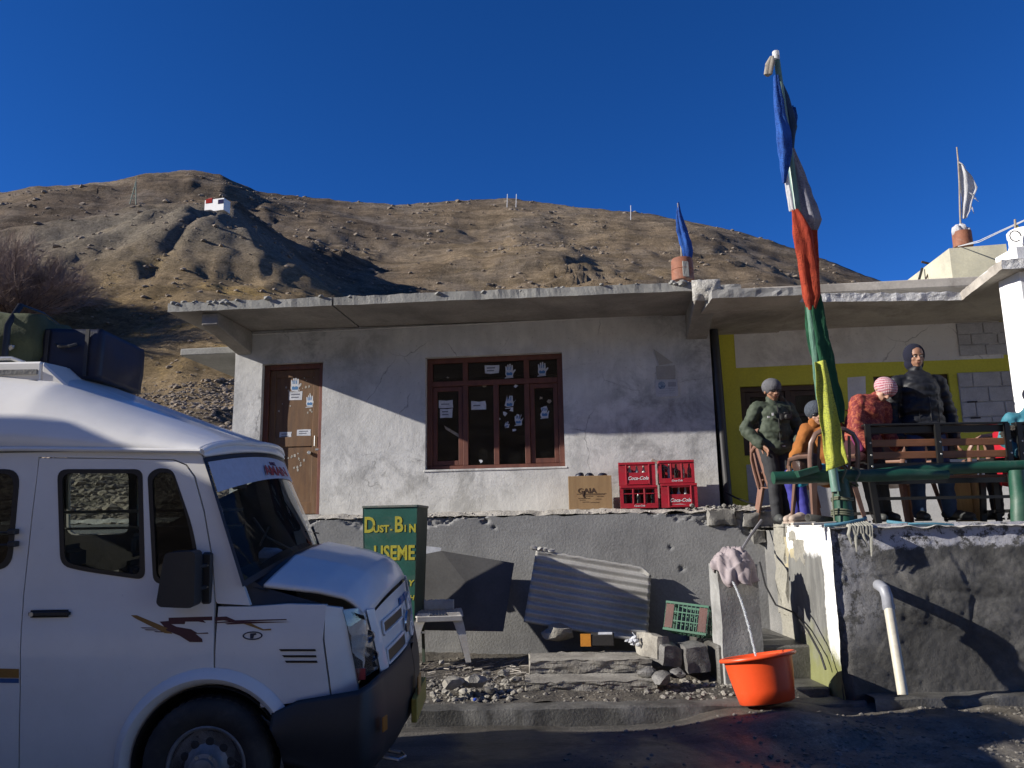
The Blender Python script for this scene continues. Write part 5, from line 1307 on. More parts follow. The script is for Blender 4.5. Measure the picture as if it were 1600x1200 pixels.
# --- bumper
def bump(u, v):
    # u runs from the near wheel arch round the nose to the far arch
    if u < .5: k = u / .5; m_ = 1
    else: k = (1 - u) / .5; m_ = -1
    zt = interp([0, .12, .45, .6, 1], [.725, .79, .845, .865, .885], k); zb = interp([0, .3, .6, 1], [.50, .40, .36, .37], k)
    ang = clamp((k - .40) / .25)
    if k < .40: x = lerp(1.70 , 2.16, k / .40); y = -.02
    elif k < .65:
        a = ang * pi / 2 * .85; x = 2.16 + .09 * sin(a) ; y = -.02 + .28 * (1 - cos(a)) * 1.0
    else:
        t_ = (k - .65) / .35; a = pi / 2 * .85; x = 2.16 + .09 * sin(a) + .075 * (1 - (1 - t_) ** 2); y = lerp(-.02 + .28 * (1 - cos(a)), YC, t_)
    z = lerp(zt, zb, v)
    bulge = .030 * sin(pi * clamp(v * 1.1))
    x += bulge * ang; y -= bulge * (1 - ang) 
    y += TB * .5
    if v > .8: x -= .25 * (v - .8) ; 
    if k < .1: z = max(z, wcz + sqrt(max(0, .40 ** 2 - (x - wcx) ** 2)))
    if m_ < 0: y = 2 * YC - y
    return Vector((x, y, z))
mb = MB(); mb.grid(bump, 121, 16)
o = recalc(mb.build('bumper', M_vblk, van, smooth=True, ang=60)); md = o.modifiers.new('t', 'SOLIDIFY'); md.thickness = .02; md.offset = -1
p_ = bump(.335, .42); 
M_amber = mat('amber_reflector', (.42, .17, .02), (.34, .13, .015), .35, bump=0)
def refl(u, w_=.05, h_=.045):
    a = bump(u - .012, .4); b_ = bump(u + .012, .4); c = bump(u, .45); d = (b_ - a).normalized(); n = Vector((0, 0, 1)).cross(d); n = n if n.x > 0 else -n
    MB().xform(Matrix.Identity(4)); m_ = MB().box((-w_, -.004, -h_), (w_, .004, h_)); m_.xform(frameM(c + n * .035, d, (0, 0, 1)) @ Matrix.Rotation(radians(90), 4, 'X')); m_.build('reflector', M_amber, van, bevel=.004)
refl(.285, .028, .04); refl(.465, .055, .06)
mb = MB(); a = bump(.5, .5); mb.box((a.x + .0, YC - .26, .46), (a.x + .035, YC + .26, .60)); mb.build('number_plate', mat('yellow_plate', (.45, .33, .05), rough=.5), van, bevel=.004)
MB().tube([(2.2, .5, .33), (2.30, .5, .31), (2.33, .56, .31), (2.30, .62, .31), (2.2, .62, .33)], .012, 8).build('tow_hook', M_steel, van, smooth=True)
# sill, underbody, rear
MB().box((-2.3, .14, .30), (wcx - .45, 1.72, .36)).build('underbody', M_vdark, van); MB().box((wcx + .42, .3, .35), (2.1, 1.6, .6)).build('underbody', M_vdark, van)
MB().box((-2.43, .1, .32), (-2.36, 1.8, 2.3)).build('rear_panel', M_vp, van, bevel=.02)
# --- windscreen
def ws(u, v):    # u across 0..1, v top..bottom
    s = 2 * u - 1; xt, zt = V(318, 716); xb_, zb = V(391, 944)
    zb += .12; xb_ -= .03
    hw = lerp(.775, .865, v)
    x = lerp(xt, xb_, v) + lerp(.06, .13, v) * (1 - s * s)
    z = lerp(zt, zb - .02, v) + lerp(.035, .10, v) * (1 - s * s)
    return Vector((x, YC + s * hw, z))
mb = MB(); mb.grid(ws, 36, 20); o = recalc(mb.build('windscreen', M_vglass, van, smooth=True)); wsc = o
if sum(p.normal.x for p in o.data.polygons) < 0: o.data.flip_normals()
def wsd(u, v, d): # offset outward
    e = 1e-3; a = ws(u, v); n = (ws(u + e, v) - a).cross(ws(u, v + e) - a).normalized(); n = n if n.x > 0 else -n
    return a + n * d
M_sunstrip = mat('white_sun_strip', (.52, .54, .60), (.46, .48, .54), .45, 3, 30, .05)
mb = MB(); mb.grid(lambda u, v: wsd(lerp(.012, .988, u), .035 + v * lerp(.245, .21, u), .004), 36, 6); recalc(mb.build('sun_strip', M_sunstrip, wsc, smooth=True))
mb = MB(); mb.grid(lambda u, v: wsd(u, lerp(-.005, .035, v), .006), 36, 3); recalc(mb.build('top_seal', M_seal, wsc))
mb = MB(); mb.grid(lambda u, v: wsd(u, lerp(.965, 1.01, v), .003), 36, 3); recalc(mb.build('frit_band', M_seal, wsc))
for e in (0, 1):
    mb = MB(); mb.grid(lambda u, v: wsd(e + (-.012 + .016 * u) * (1 if e == 0 else -1), v, .005), 3, 16); recalc(mb.build('edge_seal', M_seal if e == 0 else M_vp, wsc))
# lettering on the strip, following the glass
mb = MB()
def _hp(u, v):
    a = roofp(1, u) + Vector((-.004, 0, -.012)); b_ = wsd(u, -.004, .012); b_ = Vector((b_.x, lerp(a.y, b_.y, .6), b_.z)); return a.lerp(b_, v) + Vector((.010 * sin(pi * v), 0, 0))
HDR_FN = _hp
M_red = mat('red_lettering', (.42, .03, .04), rough=.5, bump=0)
def wtext(s, u0, v0, size, m, sx=1.0, w=.0):
    a = wsd(u0, v0, .007); xd = wsd(u0 + .02, v0, .007) - wsd(u0 - .02, v0, .007); yd_ = wsd(u0, v0 - .02, .007) - wsd(u0, v0 + .02, .007)
    text(s, m, van, frameM(a, xd, yd_), size, .0008, offset=w, sx=sx, world=False)
wtext('AMAN', .62, .185, .10, M_red, 2.0, .002); wtext('SHREE', .62, .105, .035, mat('dark_lettering', (.10, .03, .08), bump=0), 1.5, .001)
# A pillar outer trim far side is part of the far panel
# --- far side, roof, floor
def fary(x, z): return 2 * YC - sidey(x, z)
fw = [fillet([(a, 1.55), (b_, 1.55), (c, 2.02), (a, 2.02)], .07, 4) for a, b_, c in ((-2.0, -1.25, -1.25), (-1.17, -.42, -.42), (-.36, .10, .10), (.18, 1.40, 1.10))]
far = [(-2.4, .32), (wcx - .5, .32)] + arc(wcx, wcz, .46, pi, 0, 12) + [(2.1, .5), (2.14, 1.16), (1.55, 1.27), V(366, 876), V(305, 703), (-2.4, zdrip)]
g = panel(far, fw, sidey, .03, .15); g.v = [Vector((v.x, 2 * YC - v.y, v.z)) for v in g.v]; recalc(g.build('far_side_panel', M_vp, van, smooth=True, ang=35))
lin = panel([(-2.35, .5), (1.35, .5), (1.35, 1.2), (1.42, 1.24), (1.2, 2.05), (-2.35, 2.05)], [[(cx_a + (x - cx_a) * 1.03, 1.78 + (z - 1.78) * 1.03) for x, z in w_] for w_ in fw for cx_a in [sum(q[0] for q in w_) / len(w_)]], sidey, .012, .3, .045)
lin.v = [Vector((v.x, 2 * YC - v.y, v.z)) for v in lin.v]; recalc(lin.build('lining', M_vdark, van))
for w_ in fw:
    g = panel(w_, (), sidey, .004, None, .01); g.v = [Vector((v.x, 2 * YC - v.y, v.z)) for v in g.v]; recalc(g.build('window', M_vglass, van))
zc_x = [-2.4, -.4, .2, .5, .84, 1.1, 1.29]; zc_z = [2.74, 2.70, 2.61, 2.485, 2.345, 2.24, 2.165]
def roofp(u, v):
    s = 2 * v - 1; xe = 1.245 + .07 * (1 - s * s); x = lerp(-2.4, xe, u)
    kx = x - .07 * (1 - s * s) * u ** 4
    zc = interp(zc_x, zc_z, kx); ze = interp([-2.4, .25, 1.25], [2.17, 2.15, 2.12], x)
    hw = YC - TB * 2.12 + .012
    a = abs(s)
    if a > .965: f = 0.25 * (1 - a) / .035
    else: f = .25 + .75 * (1 - (a / .965) ** 3.2) ** .8
    z = ze + (zc - ze) * f
    if a < .999:
        z += .006 * N3(x * 2.0, s * 4, 2) + .010 * min(0, N3(x * 5, s * 9, 5) + .25)
    return Vector((x, YC + s * hw, z))
mb = MB(); mb.grid(roofp, 110, 70); o = recalc(mb.build('roof', M_vp, van, smooth=True, ang=60)); 
if sum(p.normal.z for p in o.data.polygons) < 0: o.data.flip_normals()
md = o.modifiers.new('t', 'SOLIDIFY'); md.thickness = .02; md.offset = -1
roof = o
mb = MB(); mb.grid(HDR_FN, 40, 5); o = recalc(mb.build('header_panel', M_vp, van, smooth=True)); o.modifiers.new('t', 'SOLIDIFY').thickness = .01
for sg in (0, 1):
    mb = MB(); mb.tube([roofp(u / 40, sg) + Vector((0, -.006 if sg == 0 else .006, -.004)) for u in range(41)], .013, 8); mb.build('drip_rail', M_vp, van, smooth=True)
mb = MB(); mb.tube([roofp(1, v / 24) + Vector((.004, 0, -.006)) for v in range(25)], .016, 8); mb.build('header_lip', M_vp, van, smooth=True)
mb = MB(); pts = [V(100, 717), V(200, 717)];
# roof hatch / air scoop with two louvres
mb = MB(); hxs = [(-2.3, 2.66), (.20, 2.62), (.34, 2.55)]
mb.box((-2.3, .50, 2.50), (.12, 1.40, 2.69)); mb.add([(.12, .50, 2.50), (.36, .50, 2.47), (.36, 1.4, 2.47), (.12, 1.4, 2.50), (.12, .5, 2.69), (.12, 1.4, 2.69)], [(0, 1, 4), (3, 5, 2), (1, 2, 5, 4), (0, 3, 2, 1), (0, 4, 5, 3)])
mb.build('roof_hatch', M_vp, van, bevel=.012, smooth=True, ang=35)
MB().box((-2.2, .485, 2.55), (.10, .4985, 2.575)).build('hatch_rib', M_conc_d, van); MB().box((-2.2, .485, 2.61), (.10, .4985, 2.64)).build('hatch_rib', M_conc_d, van)
MB().tube([(-2.2, .56, 2.72), (-.1, .56, 2.72), (-.02, .56, 2.69)], .014, 8).build('roof_rail', M_steel, van, smooth=True)
# --- interior
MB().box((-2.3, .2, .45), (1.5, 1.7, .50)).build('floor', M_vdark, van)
def seat(x, y, h=.62):
    st = empty('seat', (x, y, .5)); st.parent = van
    m_ = MB(); m_.box((-.25, -.23, .25), (.25, .23, .42)); m_.build('cushion', M_seat, st, bevel=.05, seg=3, smooth=True)
    m_ = MB(); m_.box((-.33, -.22, .40), (-.2, .22, .40 + h)); m_.build('backrest', M_seat, st, bevel=.05, seg=3, smooth=True)
    m_ = MB(); m_.box((-.32, -.13, .42 + h), (-.23, .13, .58 + h)); m_.build('headrest', M_seat, st, bevel=.04, seg=3, smooth=True)
for y in (.5, 1.38): seat(.62, y, .5)
for x in (-.3, -1.1, -1.9):
    for y in (.42, .85, 1.42): seat(x, y, .42)
mb = MB(); mb.grid(lambda u, v: Vector((lerp(1.02, 1.52, u) + .1 * (1 - (2 * v - 1) ** 2) * u, YC + (2 * v - 1) * .76, 1.22 + .16 * sin(u * 2.2) + .05 * (1 - (2 * v - 1) ** 2) - .25 * (1 - min(1, u * 5)))), 14, 24); mb.build('dashboard', M_vdark, van, smooth=True)
mb = MB(); c = Vector((.98, .52, 1.36)); mb.tube([c + Vector((.10 * sin(a) * -1, .19 * cos(a), .16 * sin(a))) for a in [k * 2 * pi / 24 for k in range(25)]], .014, 8, False); mb.tube([c, c + Vector((.2, 0, -.15))], .02, 8); mb.tube([c + Vector((0, -.19, 0)), c + Vector((0, .19, 0))], .012, 6); mb.build('steering_wheel', M_vblk, van, smooth=True)
mb = MB(); mb.tube([(-.4, 1.6, 1.72), (1.0, 1.6, 1.72)], .012, 6); mb.tube([(-.4, 1.6, 1.60), (1.0, 1.6, 1.60)], .010, 6); mb.build('window_bar', M_steel, van)
MB().box((.10, .3, .5), (.16, 1.6, 1.30)).build('bulkhead', M_vdark, van)
MB().box((1.16, .9, 1.88), (1.19, 1.12, 1.95)).build('rear_view_mirror', M_vblk, van, bevel=.01)
rk = MB().rock((1.46, .78, 1.46), (.07, .09, .06), 3, 2); rk.build('dash_reflection', mat('pale_reflection', (.42, .45, .52)), van, smooth=True)  # pale lump standing for a white reflection above the dashboard
# --- mirror
vm = empty('wing_mirror', (0, 0, 0)); vm.parent = van
x0, z1 = V(268, 857); x1, z0 = V(317, 940); yv = sidey(1.1, 1.4) - .17
loop = fillet([(x0, z0 + .02), (x0 + .02, z0), (x1 + .01, z0 - .01), (x1 + .01, z1 + .0), (x0 + .04, z1 - .005)], .03, 4)
panel(loop, (), lambda x, z: yv + .03 * ((x - x0) / (x1 - x0) - .5) ** 2, .10, .05).build('mirror_head', M_vblk, vm, smooth=True, ang=40, bevel=.0)
x2, z2 = V(326, 868); x3, z3_ = V(326, 938); yy = sidey(x2, z2)
MB().box((x2 - .025, yy - .035, z3_ - .02), (x2 + .03, yy - .003, z2 + .02)).build('mount_plate', M_vblk, vm, bevel=.01)
for zz_ in (V(0, 888)[1], V(0, 922)[1]): MB().bar((x2, yy - .02, zz_), (x1 - .02, yv + .06, zz_), .03, .022).build('mirror_arm', M_vblk, vm, bevel=.004)
for zz_ in (V(0, 888)[1], V(0, 922)[1]): MB().box((x2 - .028, yy - .04, zz_ - .003), (x2 + .015, yy - .034, zz_ + .003)).build('screw_cover', M_steel, vm)
# second bracket at the left edge
br = empty('mirror_bracket', (0, 0, 0)); br.parent = van
for py in (831, 850):
    x, z = V(28, py); yb = sidey(x, z); MB().tube([(x - .01, yb - .03, z), (x - .6, yb - .10, z - .005)], .006, 6).build('rod', M_vblk, br); MB().box((x - .03, yb - .05, z - .012), (x + .012, yb - .004, z + .018)).build('clamp', M_vblk, br, bevel=.004)
# --- decals (flat print)
def decal(pts, m, name='decal'): return panel(VP(pts), (), sidey, .0012, .08, -.0042).build(name, m, van)
decal([(-60, 1043), (30, 1045), (30, 1059), (-60, 1058)], M_ochre_d, 'ochre_stripe'); decal([(-60, 1059), (30, 1060), (30, 1067), (-60, 1066)], M_blue_d, 'blue_stripe')
decal([(205, 961), (214, 961), (262, 981), (270, 990), (258, 989), (212, 966)], M_ochre_d)
decal([(250, 971), (264, 970), (264, 965), (332, 963), (332, 969), (318, 969), (322, 973), (311, 971), (290, 971), (289, 975), (268, 975), (276, 979), (299, 983), (309, 989), (325, 988), (326, 990), (306, 990), (316, 998), (317, 1003), (297, 1003), (281, 993), (261, 985), (258, 980)], M_maroon_d)
decal([(337, 964), (354, 963), (368, 969), (448, 967), (448, 968.5), (380, 971), (455, 971.5), (356, 975.5), (352, 974), (368, 972), (337, 973.5), (337, 972), (358, 970.5), (350, 969), (337, 970)], M_maroon_d)
decal([(380, 974), (392, 973.5), (412, 983), (424, 982), (424, 984.5), (411, 985)], M_ochre_d)
for a, b_, y in ((220, 243, 981), (226, 248, 984), (241, 257, 987)): decal([(a, y - 1), (b_ - 4, y - .6), (b_, y + .8), (a + 3, y + .6)], M_maroon_d)
# round badge
cx_, cz_ = V(395, 993)
ringo = [(cx_ + .054 * cos(a), cz_ + .022 * sin(a)) for a in [k * 2 * pi / 24 for k in range(24)]]; ringi = [(cx_ + .046 * cos(a), cz_ + .016 * sin(a)) for a in [k * 2 * pi / 24 for k in range(24)]]
M_dkp = mat('dark_print', (.06, .06, .07), bump=0)
bd = panel(ringo, [ringi], sidey, .0012, None, -.0045).build('oval_badge', M_dkp, van)
panel([(cx_ - .012, cz_ - .014), (cx_ + .004, cz_ - .014), (cx_ + .008, cz_ + .002), (cx_ + .02, cz_ + .004), (cx_ + .018, cz_ + .013), (cx_ - .014, cz_ + .011)], (), sidey, .0012, None, -.0045).build('badge_mark', M_dkp, bd)
for a, b_, y in ((436, 493, 1016), (441, 494, 1025.5), (445, 495.5, 1034)): decal([(a, y - 2), (b_, y - 2), (b_ + 1, y + 1.4), (a + 3, y + 1.4)], M_seal, 'vent_slot')
# --- luggage on the roof (things of their own)
bag = empty('duffel_bag', (-3.42, 5.35, 2.70), (0, 0, .05), 'bulky olive green bag strapped on the van roof at the left edge', 'bag')
def softbox(sx, sy, sz, seed, m, name, parent, amp=.03, n=12, sq=.35, loc=(0, 0, 0)):
    bm = bmesh.new(); bmesh.ops.create_cube(bm, size=1); bmesh.ops.subdivide_edges(bm, edges=bm.edges[:], cuts=n, use_grid_fill=True); vs = []
    for v in bm.verts:
        d = v.co; k = max(abs(d.x), abs(d.y), abs(d.z)) / (d.length + 1e-6); rr = lerp(1.0, .62 / (d.length + 1e-6), sq)
        q = Vector((d.x * sx * rr, d.y * sy * rr, d.z * sz * rr)); nn = fbm(q * 5 + Vector((seed, 0, 0)), 4)
        vs.append(q + d.normalized() * nn * amp + Vector(loc))
    mb = MB().add(vs, [tuple(v.index for v in f.verts) for f in bm.faces]); bm.free()
    return mb.build(name, m, parent, smooth=True, ang=180)
M_olive = mat('olive_canvas', (.09, .105, .05), (.055, .065, .03), .85, 5, 60, .5, .006)
M_navy = mat('navy_nylon', (.012, .016, .038), (.008, .010, .022), .5, 5, 60, .3, .004)
softbox(.86, .75, .42, 2, M_olive, 'bag_body', bag, .04, loc=(-.08, 0, .20))
for x in (-.3, .18): MB().tube([(x, -.40, .0), (x, -.40, .30), (x, -.28, .47), (x, .0, .49), (x, .3, .45)], .02, 6, flat=.4).build('strap', M_vblk, bag, smooth=True)
MB().rock((.20, -.385, .16), (.03, .012, .02), 5, 1).build('buckle', M_steel, bag)
tr_ = empty('travel_case', (-2.91, 5.4, 2.655), (0, 0, 0), 'dark navy suitcase on the van roof beside the green bag', 'suitcase')
softbox(.46, .62, .34, 7, M_navy, 'case_body', tr_, .012, sq=.12, loc=(.0, 0, .18))
softbox(.26, .5, .05, 9, M_navy, 'top_flap', tr_, .008, sq=.2, loc=(-.08, 0, .345))
for x in (-.12, .14): MB().box((x - .012, -.325, .03), (x + .012, -.312, .34)).build('strap', M_vblk, tr_)
MB().tube([(-.05, -.33, .24), (-.02, -.355, .22), (.05, -.355, .22), (.08, -.33, .24)], .012, 6).build('handle', M_vblk, tr_, smooth=True)
# unseen block added left of the frame to throw the van into shade
nb_ = empty('shade_block', (-10.0, 1.2, 0), (0, 0, 0), 'unseen block added left of the frame to shade the van', 'building')
OCC_Z = 4.1
MB().box((-3.0, -1.4, 0), (3.0, 2.45, OCC_Z)).build('wall', M_plaster, nb_); MB().box((-3.2, -1.6, OCC_Z), (3.05, 2.5, OCC_Z + .14)).build('roof', M_conc, nb_)
MB().box((2.96, -.6, 1.2), (3.03, .7, 2.4)).build('window', M_dark, nb_)
# ================================================================ THINGS ON THE TERRACE LEDGE
M_card = mat('brown_cardboard', (.36, .23, .11), (.29, .18, .085), .85, 3, 50, .15, .003, var=.12, stretch=(5, 1, .5))
M_ink2 = mat('dark_brown_ink', (.07, .035, .02), bump=0)
def LEDGE(px, py, v): q = BL(px, py, v); return q
def on_ledge(name, px0, px1, v, label, cat, group=None, rz_=0.0):
    a = BL(px0, 790, v); b_ = BL(px1, 790, v); w = b_.x - a.x
    o = empty(name, HB @ Vector(((a.x + b_.x) / 2, v, .012)), (0, 0, YAW + rz_), label, cat, group); return o, w
bx, w = on_ledge('cardboard_box', 889, 957, -.48, 'brown cardboard box with GAIA print and dark things inside on the ledge', 'box', rz_=.03)
h = BL(900, 744, -.48).z - .0; M_c = M_card
h = h - .012
t_ = .008
mb = MB(); mb.box((-w/2, 0, 0), (w/2, t_, h)); mb.build('front_panel', M_card, bx, bevel=.003)
MB().box((-w/2, .30, 0), (w/2, .30 + t_, h)).build('rear_panel', M_card, bx, bevel=.003)
MB().box((-w/2, t_ + .001, 0), (-w/2 + t_, .299, h)).build('side_panel', M_card, bx, bevel=.003); MB().box((w/2 - t_, t_ + .001, 0), (w/2, .299, h)).build('side_panel', M_card, bx, bevel=.003)
MB().box((-w/2 + .01, .01, .01), (w/2 - .01, .298, .02)).build('bottom', M_card, bx)
HBR = bx.matrix_basis
def lt(s, x, z, size, m, parent, y=-.0025, sx=1, shear=0, offset=0): return text(s, m, parent, frameM(Vector((x, y, z)), (1, 0, 0), (0, 0, 1)), size, .0008, shear, offset, sx=sx, world=False)
lt('GAIA', -.04, h * .55, .085, M_ink2, bx, offset=.001, sx=1.15)
mb = MB(); r = random.Random(3)
for z, x0, x1 in ((.46, -.5, .6), (.43, -.3, .45), (.39, -.28, .1), (.38, .25, .5), (.33, -.45, -.1), (.28, -.4, -.2), (.3, .2, .4), (.22, -.3, -.05), (.2, .0, .3)):
    x = x0 * w * .62
    while x < x1 * w * .62: 
        l = r.uniform(.012, .04); mb.box((x, -.0022, z * h - .002), (x + l, -.0002, z * h + .003)); x += l + .006
tag(mb.build('small_print', M_ink2, bx), kind='stuff')
MB().tube([(-.075, -.002, h * .55), (-.09, -.002, h * .42), (-.08, -.002, h * .36)], .006, 5).build('print_tail', M_ink2, bx)
for k, px in enumerate((-.09, .0, .12)):
    mb = MB(); mb.rock((px * 1.3 + .0, .14, h + .005), (.06, .06, .05 - .01 * (k > 0)), 4 + k * 3, 2); mb.build('dark_bundle', M_navy, bx, smooth=True)
# soft-drink crates
M_cred = mat('red_crate_plastic', (.40, .012, .028), (.30, .010, .022), .45, 6, 40, .12, .003, var=.1, dirt=(.30, .10, .09), dirt_amt=.35)
M_cwhite = mat('white_crate_print', (.72, .70, .70), bump=0, rough=.6)
M_gg = glass_mat('green_bottle_glass', (.30, .42, .34), dirty=.25); M_cream_b = mat('dusty_bottle', (.42, .44, .40), (.26, .30, .26), .4, 9, 30, 0)
M_bdk = mat('dark_bottle', (.03, .035, .03), (.05, .06, .05), .25, 9, 30, 0)
CW, CD, CH = .475, .31, .30
def crate(kind, w, hgt, label, loc, rz_, zoff, group='red soft drink crates on the ledge'):
    root = empty('bottle_crate', loc, (0, 0, rz_), label, 'crate', group)
    x = w / 2; D = .31
    if kind == 'panel':    # lettered lower panel, handle opening above
        ox0, ox1, oz0, oz1 = -x * .52, x * .60, hgt * .55, hgt * .84
        panel([(-x, 0), (x, 0), (x, hgt), (-x, hgt)], [[(ox0, oz0), (ox1, oz0), (ox1, oz1), (ox0, oz1)]], None, .014).build('front_wall', M_cred, root)
        for a, b_ in ((ox0 - .02, ox0 - .006), (ox1 + .006, ox1 + .02)): MB().box((a, -.010, .01), (b_, -.0005, hgt - .02)).build('rib', M_cred, root, bevel=.002)
        MB().box((ox0, -.008, .008), (ox1, -.0005, .02)).build('rib', M_cred, root, bevel=.002); MB().box((-x, -.010, hgt - .03), (x, -.0005, hgt - .0)).build('rim', M_cred, root, bevel=.003)
        lt('Coca-Cola', (ox0 + ox1) / 2, hgt * .30, .058, M_cwhite, root, -.0022, 1.0, .35, .0012)
        if zoff: MB().add([(ox0 + .01, -.002, hgt * .13), (ox0 + .12, -.002, hgt * .15), (ox1 - .05, -.002, hgt * .12), (ox0 + .12, -.002, hgt * .13)], [(0, 1, 2, 3)]).build('swoosh', M_cwhite, root)
    else:                  # three tall openings
        hs = [[(a, hgt * .22), (a + w * .235, hgt * .22), (a + w * .235, hgt * .84), (a, hgt * .84)] for a in (-x + w * .085, -x + w * .385, -x + w * .685)]
        panel([(-x, 0), (x, 0), (x, hgt), (-x, hgt)], hs, None, .014).build('front_wall', M_cred, root)
        MB().box((-x, -.010, hgt - .03), (x, -.0005, hgt)).build('rim', M_cred, root, bevel=.003); MB().box((-x, -.008, 0), (x, -.0005, .018)).build('rib', M_cred, root, bevel=.003)
        for a in (-x + w * .345, -x + w * .645): MB().box((a - .006, -.006, hgt * .2), (a + .008, -.0005, hgt * .86)).build('rib', M_cred, root, bevel=.002)
        lt('Coca-Cola', 0, hgt * .11, .030, M_cwhite, root, -.0022, 1.0, .35, .0006)
        if zoff: MB().box((-x + w * .1, -.004, hgt * .62), (x - w * .1, .004, hgt * .66)).build('rib', M_cred, root)
    for sx in (-1, 1):
        MB().box((sx * x - (.012 if sx > 0 else 0), .0145, 0), (sx * x + (.012 if sx < 0 else 0), D - .0145, hgt * .6)).build('side_wall', M_cred, root, bevel=.002)
        MB().box((sx * x - (.012 if sx > 0 else 0), .0145, hgt * .85), (sx * x + (.012 if sx < 0 else 0), D - .0145, hgt)).build('side_rim', M_cred, root, bevel=.002)
        for yy in (.0146, D - .04): MB().box((sx * x - (.012 if sx > 0 else 0), yy, hgt * .6), (sx * x + (.012 if sx < 0 else 0), yy + .025, hgt * .85)).build('corner_post', M_cred, root)
    MB().box((-x, D - .014, 0), (x, D, hgt)).build('rear_wall', M_cred, root); MB().box((-x + .013, .0145, .004), (x - .013, D - .0145, .014)).build('base', M_cred, root)
    return root
def bottle(loc, m, label, group, rot=(0, 0, 0), s=1.0):
    b_ = empty('bottle', loc, rot, label, 'bottle', group); b_.scale = (s, s, s)
    MB().lathe([(0, 0), (.027, .0), (.030, .008), (.029, .07), (.026, .10), (.030, .135), (.026, .16), (.014, .195), (.0125, .235), (.014, .24), (.014, .25), (.0, .25)], (0, 0, 0), 12).build('bottle_glass', m, b_, smooth=True, ang=60)
    MB().lathe([(0, .249), (.0155, .249), (.0165, .258), (.014, .262), (0, .262)], (0, 0, 0), 12).build('bottle_top', M_cream_b, b_); return b_
vC = -.50
cc = []
for i, (a, b_, ytop, ybot, kind, lab, z) in enumerate([(970, 1029, 757, 793, 'slots', 'lower left red crate, in shade, with three tall openings', 0), (967, 1025, 721, 757, 'panel', 'upper left red crate with pale upright bottles in its handle opening', 0),
        (1034, 1091, 754, 792, 'panel', 'lower right red crate with big white script and swoosh', 1), (1030, 1086, 718, 754, 'slots', 'upper right red crate with green bottles behind three openings', 0)]):
    qa = BL(a, ybot, vC); qb = BL(b_, ybot, vC); ww = qb.x - qa.x; hh = BL(a, ytop, vC).z - BL(a, ybot, vC).z
    zb = .012 if i in (0, 2) else cc[-1][1] + .001
    root = crate(kind, ww, hh - .002, lab, HB @ Vector(((qa.x + qb.x) / 2, vC, zb)), YAW + (.02, -.03, .0, -.01)[i], z if kind == 'panel' else i == 0)
    cc.append((root, zb + hh))
    nm = ['lower left', 'upper left', 'lower right', 'upper right'][i]
    kinds_ = ['dark', 'pale dusty', 'dark', 'green'][i]
    for j in range(5):
        x = -ww / 2 + .055 + j * (ww - .11) / 4; m = [M_bdk, M_cream_b, M_bdk, M_gg][i]
        if i == 3 and j % 2: m = M_cream_b
        if i == 2 and j > 1: m = M_cream_b
        kd = 'green' if m is M_gg else ('pale dusty' if m is M_cream_b else 'dark')
        od = ['leftmost', 'second from left', 'middle', 'second from right', 'rightmost'][j]
        bottle(root.matrix_basis @ Vector((x, .055 + .012 * (j % 2), .018)), m, kd + ' glass bottle, ' + od + ' in the ' + nm + ' red crate', 'bottles in the ' + nm + ' crate', s=.93)
q = BL(1018, 718, -.30); q2 = BL(1045, 733, -.30)
tag(MB().bar(HB @ q, HB @ q2, .05, .035).build('wood_offcut', M_stick, bevel=.004), 'short grey wood offcut sticking up behind the crates', 'stick')
# dead dry weed and cable on the ledge by the drain gap
cb = MB(); cb.tube([HB @ BL(1132, 768, -.2), HB @ BL(1150, 778, -.3), HB @ BL(1175, 787, -.4), HB @ BL(1195, 796, -.5)], .012, 6); tag(cb.build('black_cable', M_seal, smooth=True), 'black cable curving down at the foot of the yellow wall', 'cable')
# black strip standing for the shade in the gap between the buildings
gp = MB(); gp.tube([HB @ Vector((WR + .075, .10, 2.5)), HB @ Vector((WR + .08, .05, 1.6)), HB @ Vector((WR + .09, .06, .8)), HB @ Vector((WR + .12, .04, .02))], .055, 10); tag(gp.wobble(.02, 6).build('gap_shade_strip', M_vblk, smooth=True), 'black strip standing for the shaded gap between the two buildings', 'pipe')

# ================================================================ DUST BIN
M_bing = mat('green_bin_paint', (.018, .115, .085), (.012, .085, .060), .5, 2.5, 45, .2, .003, var=.2, dirt=(.13, .14, .12), dirt_amt=.45)
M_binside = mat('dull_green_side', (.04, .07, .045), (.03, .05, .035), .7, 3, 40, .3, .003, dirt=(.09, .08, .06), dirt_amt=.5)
M_yp = mat('yellow_sign_paint', (.50, .46, .03), (.42, .36, .04), .6, 14, 60, .1, .002, var=.3)
Yb = 8.85
bp = P(566, 792, Yb); bq = P(653, 795, Yb); bw = bq.x - bp.x; bh_top = bp.z; zb0 = .62
dbin = empty('dust_bin', ((bp.x + bq.x) / 2, Yb, .22), (0, 0, -.10), 'tall green metal dust bin with yellow hand-painted lettering on a stand', 'dust bin')
x = bw / 2; xb_ = x * .88; H1 = bh_top - .22; z0 = .40; dp = .54
def trap(y0, y1, xs_top, xs_bot): pass
front_f = [(-xb_, .02, z0), (xb_, .02, z0), (x, 0, H1), (-x, 0, H1)]; back_f = [(-xb_, dp - .04, z0), (xb_, dp - .04, z0), (x, dp, H1), (-x, dp, H1)]
def plate(pts, m, name, t=.004):
    n = (Vector(pts[1]) - Vector(pts[0])).cross(Vector(pts[2]) - Vector(pts[0])).normalized()
    vs = [Vector(p) for p in pts] + [Vector(p) - n * t for p in pts]; k = len(pts)
    return recalc(MB().add(vs, [tuple(range(k)), tuple(range(2 * k - 1, k - 1, -1))] + [(i, (i + 1) % k, k + (i + 1) % k, k + i) for i in range(k)]).build(name, m, dbin, bevel=.002))
